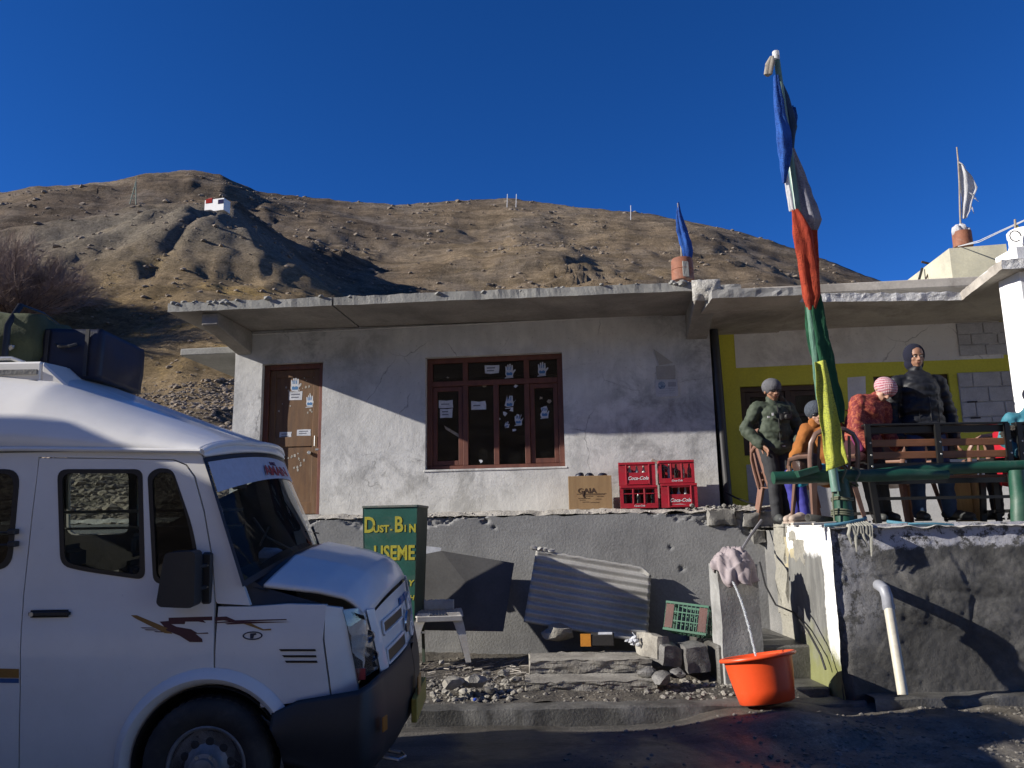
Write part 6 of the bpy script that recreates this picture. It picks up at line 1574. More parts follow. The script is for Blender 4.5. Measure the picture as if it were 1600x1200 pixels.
plate(front_f, M_bing, 'front_sheet'); plate([back_f[1], back_f[0], back_f[3], back_f[2]], M_binside, 'rear_sheet')
plate([front_f[1], back_f[1], back_f[2], front_f[2]], M_binside, 'side_sheet'); plate([back_f[0], front_f[0], front_f[3], back_f[3]], M_bing, 'side_sheet')
plate([(-xb_, .02, z0), (-xb_, dp - .04, z0), (xb_, dp - .04, z0), (xb_, .02, z0)], M_binside, 'bottom')
mb = MB(); L = [(-x, 0, H1), (x, 0, H1), (x, dp, H1), (-x, dp, H1), (-x, 0, H1)]
for a, b_ in zip(L, L[1:]): mb.bar(a, b_, .022, .025)
mb.build('rim', mat('rim_steel', (.10, .13, .11), (.2, .19, .16), .6, 12), dbin, bevel=.003)
for sx in (-1, 1):
    for y in (.04, dp - .06): MB().bar((sx * xb_ * .98, y, z0 + .05), (sx * xb_ * 1.05, y, -.06), .03, .03).build('leg', M_binside, dbin)
MB().bar((-xb_, .03, z0 - .015), (xb_ + .12, .03, z0 - .015), .02, .02).build('cross_bar', M_steel, dbin)
sl = frameM(Vector((0, 0, 0)), (1, 0, 0), (0, -.02, H1 - z0))
def bt(s, x_, zf, size, sx=1.0, off=.004, shear=0, name='lettering'):
    z = lerp(z0, H1, zf); y = lerp(.02, 0, zf) - .003
    return text(s, M_yp, dbin, frameM(Vector((x_, y, z)), (1, 0, 0), (0, -.02, H1 - z0)), size, .0008, shear, off, name=name, sx=sx, world=False)
Hh = H1 - z0
bt('D', -x * .74, .845, .235, .75, .006); bt('UST', -x * .32, .815, .105, .95, .004); bt('-', x * .05, .815, .10, .8, .004); bt('B', x * .32, .845, .235, .75, .006); bt('I', x * .56, .815, .10, .9, .004); bt('N', x * .82, .815, .12, .85, .005)
bt('USEME', x * .16, .615, .215, .72, .006); bt('S', -x * .86, .62, .09, .9, .004)
bt('SAY', x * .60, .375, .085, 1.0, .003, .2); bt('KH', x * .72, .26, .07, 1.0, .002, .2)

# ================================================================ SHEETS AGAINST THE PLINTH
M_sheet = mat('galvanised_sheet', (.52, .51, .48), (.42, .41, .38), .6, 2, 40, .2, .003, metal=.1, var=.2, dirt=(.22, .19, .15), dirt_amt=.4)
M_sheet2 = mat('dull_flat_sheet', (.10, .098, .095), (.07, .068, .066), .7, 2, 40, .2, .003, var=.2)
cs = MB(); c00 = P(818, 972, 9.32); c10 = P(1012, 1006, 9.25); c01 = P(838, 858, 9.64); c11 = P(1018, 888, 9.58)
nrm = (c10 - c00).cross(c01 - c00).normalized(); nrm = nrm if nrm.y < 0 else -nrm
def sheetf(u, v):
    p = c00.lerp(c10, u).lerp(c01.lerp(c11, u), v)
    if v > .96: p += (c01 - c00).normalized() * .012 * fbm(Vector((u * 14, 0, 0)), 3)
    cut_ = max(0, u - .93) / .07 * max(0, v - .85) / .15
    p -= (c01 - c00) * .10 * cut_
    return p + nrm * (.021 * sin(v * 2 * pi * 9.5) + .012 * N3(u * 3, v * 3, 2))
cs.grid(sheetf, 40, 110)
o = cs.build('corrugated_sheet', M_sheet, smooth=True, solid=.002, ang=180); tag(o, 'corrugated iron sheet leaning against the terrace wall, half in sun', 'iron sheet')
mb = MB(); 
for k in range(4): mb.rock(c01.lerp(c11, -.02 + .05 * k) + Vector((0, -.02, .01)), (.05, .03, .03), k, 1)
tag(mb.build('crumpled_edge', M_sheet, smooth=True), 'crumpled torn corner piece on top of the corrugated sheet', 'metal scrap')
fs = MB(); a = [P(660, 984, 9.45), P(786, 986, 9.42), P(803, 880, 9.70), P(690, 861, 9.72), P(664, 866, 9.72)]
n_ = (a[1] - a[0]).cross(a[2] - a[0]).normalized(); n_ = n_ if n_.y < 0 else -n_
fs.add(a + [p - n_ * .008 for p in a], [(0, 1, 2, 3, 4), (9, 8, 7, 6, 5)] + [(i, (i + 1) % 5, 5 + (i + 1) % 5, 5 + i) for i in range(5)])
tag(recalc(fs.build('flat_sheet', M_sheet2, bevel=.003)), 'flat grey sheet leaning on the wall beside the dust bin', 'metal sheet')
fs = MB(); a = [P(655, 900, 9.68), P(672, 900, 9.68), P(690, 856, 9.76), P(664, 853, 9.76)]  # white piece painted in for sunlight on the flat sheet's top corner
fs.add(a + [p + Vector((0, .01, 0)) for p in a], [(0, 1, 2, 3), (7, 6, 5, 4)] + [(i, (i + 1) % 4, 4 + (i + 1) % 4, 4 + i) for i in range(4)])
tag(recalc(fs.build('sunlit_corner', M_paper)), 'white piece standing for the sunlit corner of the flat sheet', 'board')
# ================================================================ GROUND OBJECTS
M_slab = mat('rough_slab', (.36, .34, .295), (.20, .185, .16), .92, 3, 35, .8, .015, var=.3, dirt=(.10, .095, .085), dirt_amt=.5)
def gslab(name, a, b_, seed, label, cat, m=M_slab):
    c = [(a[i] + b_[i]) / 2 for i in range(3)]; s = [b_[i] - a[i] for i in range(3)]
    bm = bmesh.new(); bmesh.ops.create_cube(bm, size=1); bmesh.ops.subdivide_edges(bm, edges=bm.edges[:], cuts=20, use_grid_fill=True); vs = []
    for v in bm.verts:
        q = Vector((v.co.x * s[0], v.co.y * s[1], v.co.z * s[2])); e = (abs(v.co.y) > .49 or abs(v.co.x) > .49)
        nn = Vector((fbm(q * 6 + Vector((seed, 1, 0)), 4), fbm(q * 9 + Vector((0, seed, 2)), 4), fbm(q * 7 + Vector((5, 0, seed)), 4)))
        vs.append(q + nn * (.014 if e else .006) + Vector((0, 1, .6)) * ((.018 if e else .006) * fbm(q * 28, 3)) + Vector(c))
    mb = MB().add(vs, [tuple(v.index for v in f.verts) for f in bm.faces]); bm.free()
    return tag(mb.build(name, m, smooth=True, ang=50), label, cat)
gslab('concrete_slab', (.13, 8.42, .22), (1.36, 9.0, .355), 3, 'upper of two rough concrete step slabs on the verge', 'slab')
gslab('concrete_slab', (.08, 7.96, .13), (1.32, 8.38, .235), 8, 'lower of two rough concrete step slabs, nearer the kerb', 'slab')
M_wrock = mat('wet_rock', (.20, .195, .185), (.11, .105, .10), .45, 5, 40, .8, .015, var=.3)
def blk(px, py, Y, s, rot, seed, label, m=M_wrock, name='concrete_block', cat='block'):
    r_ = empty(name, P(px, py, Y), rot, label, cat)
    rockblock('block_body', (0, 0, 0), s, seed, r_, m, .02, world=False); return r_
blk(1018, 1008, 8.55, (.13, .50, .24), (0, .1, .35), 1, 'pale topped concrete block leaning left of its neighbour', M_slab)
blk(1040, 1020, 8.40, (.20, .34, .20), (.1, .15, .3), 2, 'wet concrete block in the middle of the pile under the crate')
blk(1082, 1026, 8.35, (.24, .36, .26), (.05, -.05, .1), 3, 'wet square block right of the pile, dripping water')
rnd = random.Random(31)
for i, (px, py, Y, r, lb, m) in enumerate([(872, 988, 9.2, .17, 'pale rounded boulder behind the upper slab', M_slab), (1012, 1052, 8.1, .10, 'grey stone left under the block pile', M_wrock), (1036, 1058, 8.0, .13, 'glistening wet stone under the middle block', M_wrock), (1058, 1052, 8.05, .09, 'small wet stone right under the block pile', M_wrock),
        (708, 1066, 7.9, .11, 'flat angular stone leftmost in the rubble by the kerb', M_slab), (742, 1064, 7.95, .11, 'pale flat stone in the middle of the rubble by the kerb', M_slab), (787, 1052, 8.15, .07, 'upright pale stone at the right of the rubble', M_slab), (724, 1080, 7.75, .05, 'small stone nearest the kerb in the rubble', M_slab), (806, 1062, 8.0, .055, 'small pale stone touching the lower slab', M_slab), (696, 1081, 7.75, .045, 'tiny pale stone left end of the kerb rubble', M_slab), (765, 1078, 7.8, .06, 'dark round stone near the kerb rubble centre', M_wrock), (760, 1052, 8.1, .045, 'small stone behind the rubble', M_slab), (690, 1035, 8.4, .04, 'single pebble stone behind the rubble on the left', M_slab)]):
    q = P(px, py, Y); tag(MB().rock(q, (r, r * .7, r * .55), i * 2.3 + 1, 2, rot=rnd.random() * 3, amp=.5).wobble(.01, 14).build('stone', m, smooth=True, ang=35), lb, 'stone')
mb = MB()
for i in range(170):
    px = rnd.gauss(745, 48); Y = rnd.uniform(7.7, 8.5); X = (px - 800) / 1250 * Y
    mb.rock((X, Y, zv(X, Y) + .005), rnd.uniform(.012, .04), i, 1, .7, rnd.random() * 3, amp=.5)
for i in range(120):
    X = rnd.uniform(1.2, 2.2); Y = rnd.uniform(7.6, 8.3); mb.rock((X, Y, zv(X, Y)), rnd.uniform(.01, .035), i, 1, .7)
tag(mb.build('rubble', M_slab), kind='stuff')
yb = empty('yellow_box', P(932, 1000, 8.95), (0, 0, -.12), 'small crushed orange yellow box with black side on the ground by the slabs', 'box')
MB().box((-.17, -.05, -.06), (-.06, -.045, .07)).build('orange_flap', mat('orange_card', (.60, .24, .02), (.5, .19, .02), .6), yb)
MB().box((-.06, -.045, -.06), (.19, .16, .06)).build('box_body', mat('black_card', (.02, .018, .018)), yb, bevel=.01); MB().box((.02, -.04, .061), (.17, .13, .066)).build('torn_lid', M_paper, yb)
mb = MB(); 
for i in range(16): mb.rock(P(992 + rnd.gauss(0, 5), 1001 + rnd.gauss(0, 3), 8.7 + rnd.uniform(-.1, .1)), (.03, .02, .02), i, 1, amp=.6)
mb.tube([P(988, 988, 8.7), P(1000, 1003, 8.7)], .006, 5); tag(mb.build('crumpled_wrapper', M_paper), 'crumpled white wrappers at the right end of the upper slab', 'litter')
tag(MB().rock(P(742, 1093, 7.42), (.022, .015, .015), 5, 1).build('blue_wrapper', mat('blue_foil', (.03, .08, .45), rough=.3)), 'tiny bright blue wrapper on the kerb', 'litter')
# dry grass tuft round the boulder
mb = MB()
for i in range(500):
    px = rnd.gauss(868, 20); Y = rnd.uniform(8.95, 9.35); X = (px - 800) / 1250 * Y; z = zv(X, Y); a = rnd.random() * 6.28; l = rnd.uniform(.03, .12)
    p = Vector((X, Y, z)); e = Vector((cos(a) * .6, sin(a) * .6, .8)) * l; w_ = Vector((-sin(a), cos(a), 0)) * .003
    mb.add([p - w_, p + w_, p + e], [(0, 1, 2)])
tag(mb.build('dry_grass', mat('dry_grass', (.22, .19, .10), (.12, .11, .06))), kind='stuff')
mb = MB()
for i in range(90):
    px = rnd.uniform(655, 820); Y = rnd.uniform(8.4, 9.2); X = (px - 800) / 1250 * Y; z = zv(X, Y) + .01; a = rnd.gauss(0, .6); l = rnd.uniform(.04, .2)
    mb.tube([(X, Y, z), (X + cos(a) * l, Y + sin(a) * l, z + rnd.uniform(0, .03))], rnd.uniform(.003, .008), 4)
tag(mb.build('twigs_and_scraps', mat('dirty_scrap', (.20, .17, .14), (.36, .34, .31), scale=2, kind='World')), kind='stuff')

# broken white plastic chair
M_wplastic = mat('dirty_white_plastic', (.62, .60, .54), (.50, .47, .41), .5, 7, 40, .1, .002, dirt=(.30, .25, .19), dirt_amt=.45)
ch = empty('broken_chair', (P(685, 1015, 9.05).x, 9.05, .29), (0, 0, .12), 'broken white plastic chair without its back on the verge', 'chair')
sh_ = .47; ch.scale = (1.13, 1.0, 1.08)
mb = MB(); mb.grid(lambda u, v: Vector((lerp(-.22, .23, u), lerp(-.20, .20, v), sh_ - .02 * sin(pi * u) - .035 * (1 - v) ** 6 + .01 * v)), 16, 12); o = mb.build('seat', M_wplastic, ch, smooth=True, solid=.008)
for k in range(13): MB().bar((-.19 + k * .031, -.16, sh_ - .004 - .012 * sin(pi * (k / 12))), (-.19 + k * .031, .17, sh_ + .008 - .012 * sin(pi * (k / 12))), .014, .012).build('seat_slat', M_wplastic, ch, bevel=.003)
for sx, sy in ((-1, -1), (1, -1), (-1, 1), (1, 1)):
    mb = MB(); sec = []
    for t in [i / 8 for i in range(9)]:
        xx = sx * (.20 + .10 * t ** .7 + .0); yy = sy * (.17 + .07 * t); z = sh_ * (1 - t) - .0 * t; w_ = lerp(.13, .05, t ** .5)
        sec.append((xx, yy, z, w_))
    vs = []
    for xx, yy, z, w_ in sec:
        vs += [(xx - sx * w_, yy, z), (xx, yy, z), (xx, yy - sy * w_, z), (xx - sx * .012, yy - sy * w_, z), (xx - sx * .012, yy - sy * .012, z), (xx - sx * w_, yy - sy * .012, z)]
    fs_ = [(i * 6 + j, i * 6 + (j + 1) % 6, (i + 1) * 6 + (j + 1) % 6, (i + 1) * 6 + j) for i in range(8) for j in range(6)] + [tuple(range(6)), tuple(48 + j for j in range(6))]
    mb.add(vs, fs_); recalc(mb.build('leg', M_wplastic, ch, smooth=True, ang=50))
MB().box((-.21, -.225, sh_ - .08), (.22, -.205, sh_ - .025)).build('front_apron', M_wplastic, ch, bevel=.006)
mb = MB(); mb.add([(-.26, -.1, sh_ - .03), (-.22, -.12, sh_ - .02), (-.27, -.1, sh_ + .14), (-.26, .06, sh_ - .02), (-.22, .05, sh_ - .01), (-.26, -.02, sh_ + .05)], [(0, 1, 2), (0, 2, 5, 3), (1, 4, 5, 2), (3, 5, 4), (0, 3, 4, 1)]); recalc(mb.build('arm_stub', M_wplastic, ch))
mb = MB(); mb.grid(lambda u, v: Vector((lerp(-.14, .16, u), .21 + .02 * sin(pi * u), lerp(sh_ - .01, sh_ + .10 + .02 * N3(u * 14, 0), v))), 20, 5); mb.build('back_stub', M_wplastic, ch, smooth=True, solid=.008)

# green produce crate, tilted
M_gc = mat('green_crate_plastic', (.015, .12, .06), (.012, .09, .045), .45, 6, 40, .1, .002, dirt=(.08, .09, .06), dirt_amt=.3)
gc = empty('green_crate', P(1078, 992, 8.75), (radians(-14), radians(5), radians(-32)), 'green latticed plastic crate with red ends on the block pile', 'crate')
def latt(root, w, d, h, m, t=.008):
    for (o0, ax, L) in (((-w/2, -d/2), 'x', w), ((-w/2, d/2), 'x', w), ((-w/2, -d/2), 'y', d), ((w/2, -d/2), 'y', d)):
        n = int(L / .045); side = MB()
        for k in range(n + 1):
            p = L * k / n; 
            q = (o0[0] + p, o0[1]) if ax == 'x' else (o0[0], o0[1] + p)
            side.bar((q[0], q[1], .02), (q[0], q[1], h - .02), .009, .009)
        for z in (.012, h * .36, h * .66, h - .012):
            e = (o0[0] + L, o0[1]) if ax == 'x' else (o0[0], o0[1] + L)
            side.bar((o0[0], o0[1], z), (e[0], e[1], z), .013 if .02 < z < h - .02 else .02, .012 if .02 < z < h - .02 else .022)
        side.build('lattice_side', m, root)
    b_ = MB()
    for k in range(9): b_.bar((-w/2 + w * k / 8, -d/2, .006), (-w/2 + w * k / 8, d/2, .006), .012, .008)
    b_.build('lattice_bottom', m, root)
latt(gc, .46, .34, .30, M_gc)
M_gcr = mat('dull_red_panel', (.10, .030, .02), (.07, .022, .016), .6)
for a in (-.225, .135): MB().box((a, -.179, .03), (a + .085, -.176, .27)).build('red_panel', M_gcr, gc)
# tap post with cloth, water and basin
tp = empty('tap_post', (2.19, 8.25, .12), (0, 0, .06), 'concrete tap post with cloth wrapped tap at the terrace corner', 'post')
o = None
def gbox(a, b_, seed, name, m, parent, amp=.012, n=9):
    bm = bmesh.new(); bmesh.ops.create_cube(bm, size=1); bmesh.ops.subdivide_edges(bm, edges=bm.edges[:], cuts=n, use_grid_fill=True); vs = []
    for v in bm.verts:
        q = Vector((lerp(a[0], b_[0], v.co.x + .5), lerp(a[1], b_[1], v.co.y + .5), lerp(a[2], b_[2], v.co.z + .5)))
        vs.append(q + Vector((fbm(q * 4 + Vector((seed, 1, 0)), 4), fbm(q * 4 + Vector((0, seed, 2)), 4), fbm(q * 4 + Vector((5, 0, seed)), 4))) * amp)
    mb = MB().add(vs, [tuple(v.index for v in f.verts) for f in bm.faces]); bm.free(); return mb.build(name, m, parent, smooth=True, ang=50)
gbox((-.20, -.14, -.05), (.20, .16, 1.17), 3, 'post_body', mat('limewashed_post', (.34, .34, .33), (.19, .19, .185), .9, 3, 40, .5, .01, dirt=(.11, .10, .09), dirt_amt=.6), tp)
MB().tube([(-.0, -.10, 1.08), (-.0, -.24, 1.10), (.02, -.27, 1.06), (.02, -.27, .98)], .016, 10).build('tap', M_steel, tp, smooth=True)
M_rag = mat('greyish_pink_cloth', (.36, .31, .315), (.25, .21, .215), .95, 6, 60, .35, .004, var=.12)
rg = MB()
def ragf(u, v):
    a = u * 2 * pi; r0 = .045 + .155 * sin(min(1, v * 1.5) * pi / 2) + .02 * v
    fold = .11 * sin(a * 7 + v * 4.0 + 1.5 * N3(v * 3, a, 4)) * v + .07 * sin(a * 13 - v * 5) * v + .16 * N3(cos(a) * 2.2, sin(a) * 2.2, v * 3)
    k = 1 + fold
    hem = .75 + .25 * sin(a * 1.0 + 2.6) + .10 * sin(a * 3 + 1)
    z = 1.315 - .40 * hem * max(0, v - .12) ** 1.05 - .03 * sin(a * 5) * v
    return Vector((cos(a) * r0 * k * .92 - .02 + .05 * v * N3(v * 3, 1, 1), sin(a) * r0 * k * .95 - .12, z + .035 * N3(a * 1.5, v * 6, 2) + .02 * N3(a * 4, v * 12, 7)))
rg.grid(ragf, 120, 40, wrapu=True); rg.f.append(tuple(range(119, -1, -1))); rg.m.append(0)
rgr = tag(rg.build('draped_cloth', M_rag, smooth=True, solid=.006, ang=180), 'greyish pink cloth draped over the tap on the post', 'cloth'); rgr.location = tp.location; 
ws_ = MB(); p0 = P(1142, 905, 7.98); p3 = P(1182, 1030, 7.18)
pts = []; rad = []
for i in range(60):
    t = i / 59; p = Vector((lerp(p0.x, p3.x, t ** .95), lerp(p0.y, p3.y, t ** .9), p0.z + (p3.z - p0.z) * (t * .45 + .55 * t * t))); pts.append(p + Vector((.006 * N3(t * 26, 1) + .004 * N3(t * 60, 2), 0, .004 * N3(t * 30, 5)))); rad.append(.0095 + .006 * N3(t * 40, 3) + .003 * N3(t * 90, 7) + .002 * t)
ws_.tube(pts, rad, 10)
mw, tw_, bw_, ow_ = nt('running_water'); bw_.inputs['Base Color'].default_value = (.75, .78, .8, 1); bw_.inputs['Roughness'].default_value = .12; bw_.inputs['Transmission Weight'].default_value = .65; bw_.inputs['IOR'].default_value = 1.33
tag(ws_.build('water_jet', mw, smooth=True), 'twisted jet of water running from the tap into the orange basin', 'water')
tag(MB().tube([P(1190, 813, 9.35), P(1172, 838, 9.1), P(1160, 858, 8.6), P(1156, 872, 8.45)], .017, 8).build('grey_water_pipe', mat('grey_pipe', (.24, .24, .26), rough=.5), smooth=True), 'grey water pipe running down from the ledge to the tap post', 'pipe')
# orange basin
M_basin = mat('orange_basin_plastic', (.72, .075, .016), (.68, .068, .014), .38, 3, 40, .04, .002, var=.04)
bc = P(1199, 1096, 7.0); 
bs = empty('basin', (bc.x + .06, 7.2, .175), (radians(-8), radians(-7), 0), 'large bright orange plastic basin under the running tap', 'basin')
prof = [(0, 0), (.225, 0), (.243, .012), (.262, .12), (.285, .26), (.300, .38), (.306, .405), (.338, .408), (.345, .42), (.342, .436), (.325, .446), (.300, .440), (.288, .40), (.268, .25), (.246, .12), (.228, .025), (0, .02)]
bs.scale = (.95, .95, .88); MB().lathe(prof, (0, 0, 0), 72).build('basin_body', M_basin, bs, smooth=True, ang=60)
mb = MB(); mb.lathe([(.0, .33), (.272, .33)], (0, 0, 0), 40); mw2, t2, b2, o2 = nt('still_water'); b2.inputs['Base Color'].default_value = (.3, .32, .32, 1); b2.inputs['Roughness'].default_value = .05; b2.inputs['Transmission Weight'].default_value = .8; b2.inputs['IOR'].default_value = 1.33; add_bump(t2, b2, tex_noise(t2, coords(t2), 14, 3), .4, .02)
wb = mb.build('basin_water', mw2, None); wb.location = bs.location; wb.rotation_euler = (radians(-8), radians(-7), 0); wb.scale = (.95, .95, .88); tag(wb, 'water collecting inside the orange basin', 'water')

# ================================================================ RAIL, POLE AND PRAYER FLAGS
M_grn = mat('green_painted_log', (.012, .080, .048), (.008, .056, .034), .5, 5, 50, .3, .004, var=.2, dirt=(.10, .13, .10), dirt_amt=.35)
rail = empty('green_railing', (P(1400, 815, 7.55).x, 7.55, ZT), (0, 0, 0), 'green painted log railing with stout posts along the terrace edge', 'railing')
def logp(pts, rad, name, n=14):
    P_ = []; R_ = []
    for i in range(len(pts) - 1):
        for k in range(8): P_.append(Vector(pts[i]).lerp(Vector(pts[i + 1]), k / 8)); R_.append(lerp(rad[i], rad[i + 1], k / 8) * (1 + .06 * N3(i + k / 8 * 3, 4, 2)))
    P_.append(Vector(pts[-1])); R_.append(rad[-1]); return MB().tube(P_, R_, n).wobble(.006, 5).build(name, M_grn, rail, world=True, smooth=True, ang=60)
logp([P(1208, 747, 7.5), P(1300, 744, 7.5), P(1400, 742, 7.52), P(1480, 741, 7.54)], [.060, .062, .060, .045], 'lower_log')
logp([P(1345, 742, 7.60), P(1440, 734, 7.58), P(1530, 730, 7.57), P(1660, 727, 7.55)], [.040, .054, .058, .054], 'upper_log')
logp([P(1320, 816, 7.52), P(1315, 780, 7.52), P(1310, 738, 7.52)], [.088, .082, .08], 'post')
logp([P(1594, 822, 7.52), P(1593, 780, 7.52), P(1588, 735, 7.52)], [.078, .074, .07], 'post')
pl = [P(1244, 742, 7.44), P(1262, 728, 7.48)]
MB().bar(pl[0], P(1276, 733, 7.46), .10, .06).build('wood_wedge', M_grn, rail, world=True, bevel=.005)
# rope lashings
mb = MB()
for cx, cy, r in ((1313, 742, .095), (1335, 745, .085)):
    c = P(cx, cy, 7.5); mb.tube([c + Vector((.02 * sin(3 * a), r * cos(a), r * sin(a))) for a in [k * 2 * pi / 20 for k in range(21)]], .010, 6, False)
for cy in (778, 781, 797, 801, 804):
    c = P(1316, cy, 7.52); mb.tube([c + Vector((.094 * cos(a), .094 * sin(a), .008 * sin(2 * a))) for a in [k * 2 * pi / 20 for k in range(21)]], .008, 6, False)
mb.tube([P(1303, 750, 7.42), P(1301, 780, 7.43), P(1304, 815, 7.44)], .008, 6)
tag(mb.build('rope_lashing', mat('grey_rope', (.16, .17, .11), (.11, .12, .08)), smooth=True), 'thin grey green rope lashed round the flag pole foot and green post', 'rope')
fp = empty('prayer_flag_pole', P(1311, 800, 7.42), (0, 0, 0), 'tall leaning pole wrapped in blue, grey, red, green and yellow prayer flags', 'flag pole')
base = P(1312, 812, 7.40); topp = P(1213, 88, 7.40)
def pole_at(py): return P(lerp(1312, 1213, (812 - py) / (812 - 88)) , py, 7.40)
MB().tube([pole_at(y) for y in (768, 700, 600, 500, 400, 300, 200, 88)], [.042, .041, .040, .039, .037, .035, .033, .030], 14).build('pole', mat('pale_green_pole', (.16, .27, .22), (.10, .20, .16), .4, 8, 40, .1, .003, stretch=(4, 4, .6), dirt=(.45, .5, .46), dirt_amt=.5), fp, world=True, smooth=True)
MB().lathe([(0, 0), (.034, 0), (.036, .02), (.034, .10), (0, .11)], P(1213, 95, 7.40), 16).build('white_tape', M_flagwhite, fp, world=True, smooth=True)
folded([P(1206, 88, 7.36), P(1203, 100, 7.36), P(1200, 117, 7.36)], [.018, .045, .04], mat('dusty_sack', (.36, .33, .28), (.28, .25, .21), .95), 'small_sack', fp, folds=3)
def bundle(rows, m, name, Y=7.36, folds=5, seed=0):
    pts = [P((l + r) / 2, y, Y) for y, l, r in rows]; rad = [(P(r, y, Y) - P(l, y, Y)).x / 2 / .95 for y, l, r in rows]
    return folded(pts, rad, m, name, fp, folds, seed, 34, 8)
bundle([(118, 1209, 1216), (150, 1210, 1222), (180, 1212, 1226), (210, 1215, 1234), (240, 1218, 1236), (262, 1220, 1232), (286, 1223, 1227)], M_flagblue, 'blue_flag', 7.33, 4, 1)
bundle([(125, 1218, 1221), (150, 1220, 1232), (180, 1226, 1241), (200, 1228, 1245), (215, 1230, 1242), (240, 1232, 1240)], mat('dark_blue_cloth', (.03, .07, .16), (.02, .05, .10), .9), 'blue_flag_edge', 7.44, 3, 2)
cloth_strip([P(1238, 165, 7.42), P(1240, 185, 7.42), P(1241, 200, 7.42)], [P(1243, 168, 7.42), P(1247, 182, 7.42), P(1245, 195, 7.42)], M_flagblue, 'loose_corner', fp, 6, 8, .01)
bundle([(232, 1233, 1240), (260, 1234, 1250), (290, 1240, 1262), (320, 1244, 1272), (345, 1250, 1280), (360, 1262, 1276)], M_flaggrey, 'grey_flag', 7.42, 6, 3)
bundle([(240, 1220, 1228), (275, 1225, 1232), (305, 1230, 1238), (330, 1234, 1242)], M_flagwhite, 'white_flag', 7.35, 3, 4)
bundle([(328, 1237, 1248), (360, 1240, 1268), (400, 1246, 1274), (440, 1252, 1278), (465, 1257, 1280), (485, 1262, 1274)], M_flagred, 'red_flag', 7.35, 4, 5)
bundle([(350, 1258, 1274), (390, 1262, 1276), (430, 1266, 1279), (470, 1268, 1281)], M_flagred, 'red_flag', 7.44, 4, 9)
bundle([(462, 1260, 1282), (500, 1262, 1288), (540, 1266, 1296), (570, 1272, 1302), (600, 1278, 1308), (630, 1288, 1315), (660, 1300, 1318)], M_flaggreen, 'green_flag', 7.38, 5, 6)
bundle([(480, 1260, 1270), (530, 1266, 1276), (560, 1270, 1280), (590, 1272, 1281), (625, 1276, 1282)], clothmat('pale_green_cloth', (.16, .30, .22), (.10, .2, .15)), 'green_flag_edge', 7.35, 3, 8)
cloth_strip([P(1272, 566, 7.27), P(1276, 620, 7.27), P(1282, 660, 7.26), P(1288, 700, 7.26), P(1292, 736, 7.26)], [P(1291, 562, 7.27), P(1304, 620, 7.27), P(1312, 660, 7.26), P(1319, 700, 7.26), P(1325, 724, 7.26)], M_flagyel, 'yellow_flag', fp, 14, 34, .018, .003, seed=2)
bundle([(570, 1277, 1284), (590, 1280, 1289)], M_flagyel, 'yellow_flag_top', 7.34, 3, 8)

# ================================================================ BENCHES AND CHAIRS
M_bslat = mat('brown_bench_slat', (.24, .10, .045), (.17, .07, .032), .5, 4, 50, .15, .003, stretch=(1, 6, 6)); M_bfr = mat('black_bench_frame', (.012, .012, .012), rough=.4, bump=.05)
def bench(xa, xb, Y, label, n_mid=1):
    L = xb - xa; zb = 1.66
    r = empty('park_bench', ((xa + xb) / 2, Y, zb), (0, 0, 0), label, 'bench', 'slatted benches on the terrace')
    z0, z1 = .50, .93
    for k, z in enumerate((.905, .775, .655, .545)):
        MB().box((-L/2 + .03, .02 - .02 * z, z - .035), (L/2 - .03, .045 - .02 * z, z + .035)).build('back_slat', M_bslat if k not in (0, 3) else M_bfr, r, bevel=.004)
    MB().box((-L/2, -.03, .945), (L/2, .05, .965)).build('top_rail', M_bfr, r, bevel=.003)
    xs = [-L/2 + .025, L/2 - .025] + ([0] if n_mid else [])
    for x_ in xs:
        MB().bar((x_, -.015, .42), (x_, -.03, .95), .05, .035, (0, 1, 0)).build('upright', M_bfr, r)
        for z in (.905, .775, .655, .545): MB().lathe([(0, -.004), (.009, -.003), (.011, 0)], (x_ + .012, -.04, z), 8, axis='y').build('bolt', M_steel, r)
    for x_ in xs[:2]:
        s_ = 1 if x_ > 0 else -1
        MB().bar((x_, .0, .45), (x_ - s_ * .02, -.03, .0), .055, .035, (0, 1, 0)).build('leg', M_bfr, r); MB().bar((x_, .48, .45), (x_ - s_ * .02, .52, .0), .055, .035, (0, 1, 0)).build('leg', M_bfr, r)
        MB().bar((x_, .0, .10), (x_, .50, .10), .03, .03).build('side_stretcher', M_bfr, r); MB().bar((x_, -.02, .60), (x_, .5, .62), .05, .03).build('armrest', M_bfr, r)
    for k in range(4): MB().box((-L/2 + .03, .06 + k * .115, .43), (L/2 - .03, .155 + k * .115, .455)).build('seat_slat', M_bslat, r, bevel=.004)
    MB().box((-L/2 + .05, .02, .375), (L/2 - .05, .05, .425)).build('front_rail', M_bfr, r); MB().box((-L/2 + .05, -.012, .22), (L/2 - .05, .012, .25)).build('stretcher', M_bfr, r)
    return r
XA = P(1352, 700, 7.85).x; XB = P(1578, 700, 7.85).x
bench(XA, XB, 7.85, 'brown slatted bench with black frame seen from behind')
bench(P(1589, 700, 7.9).x, P(1589, 700, 7.9).x + 1.4, 7.9, 'second slatted bench cut off by the right picture edge')

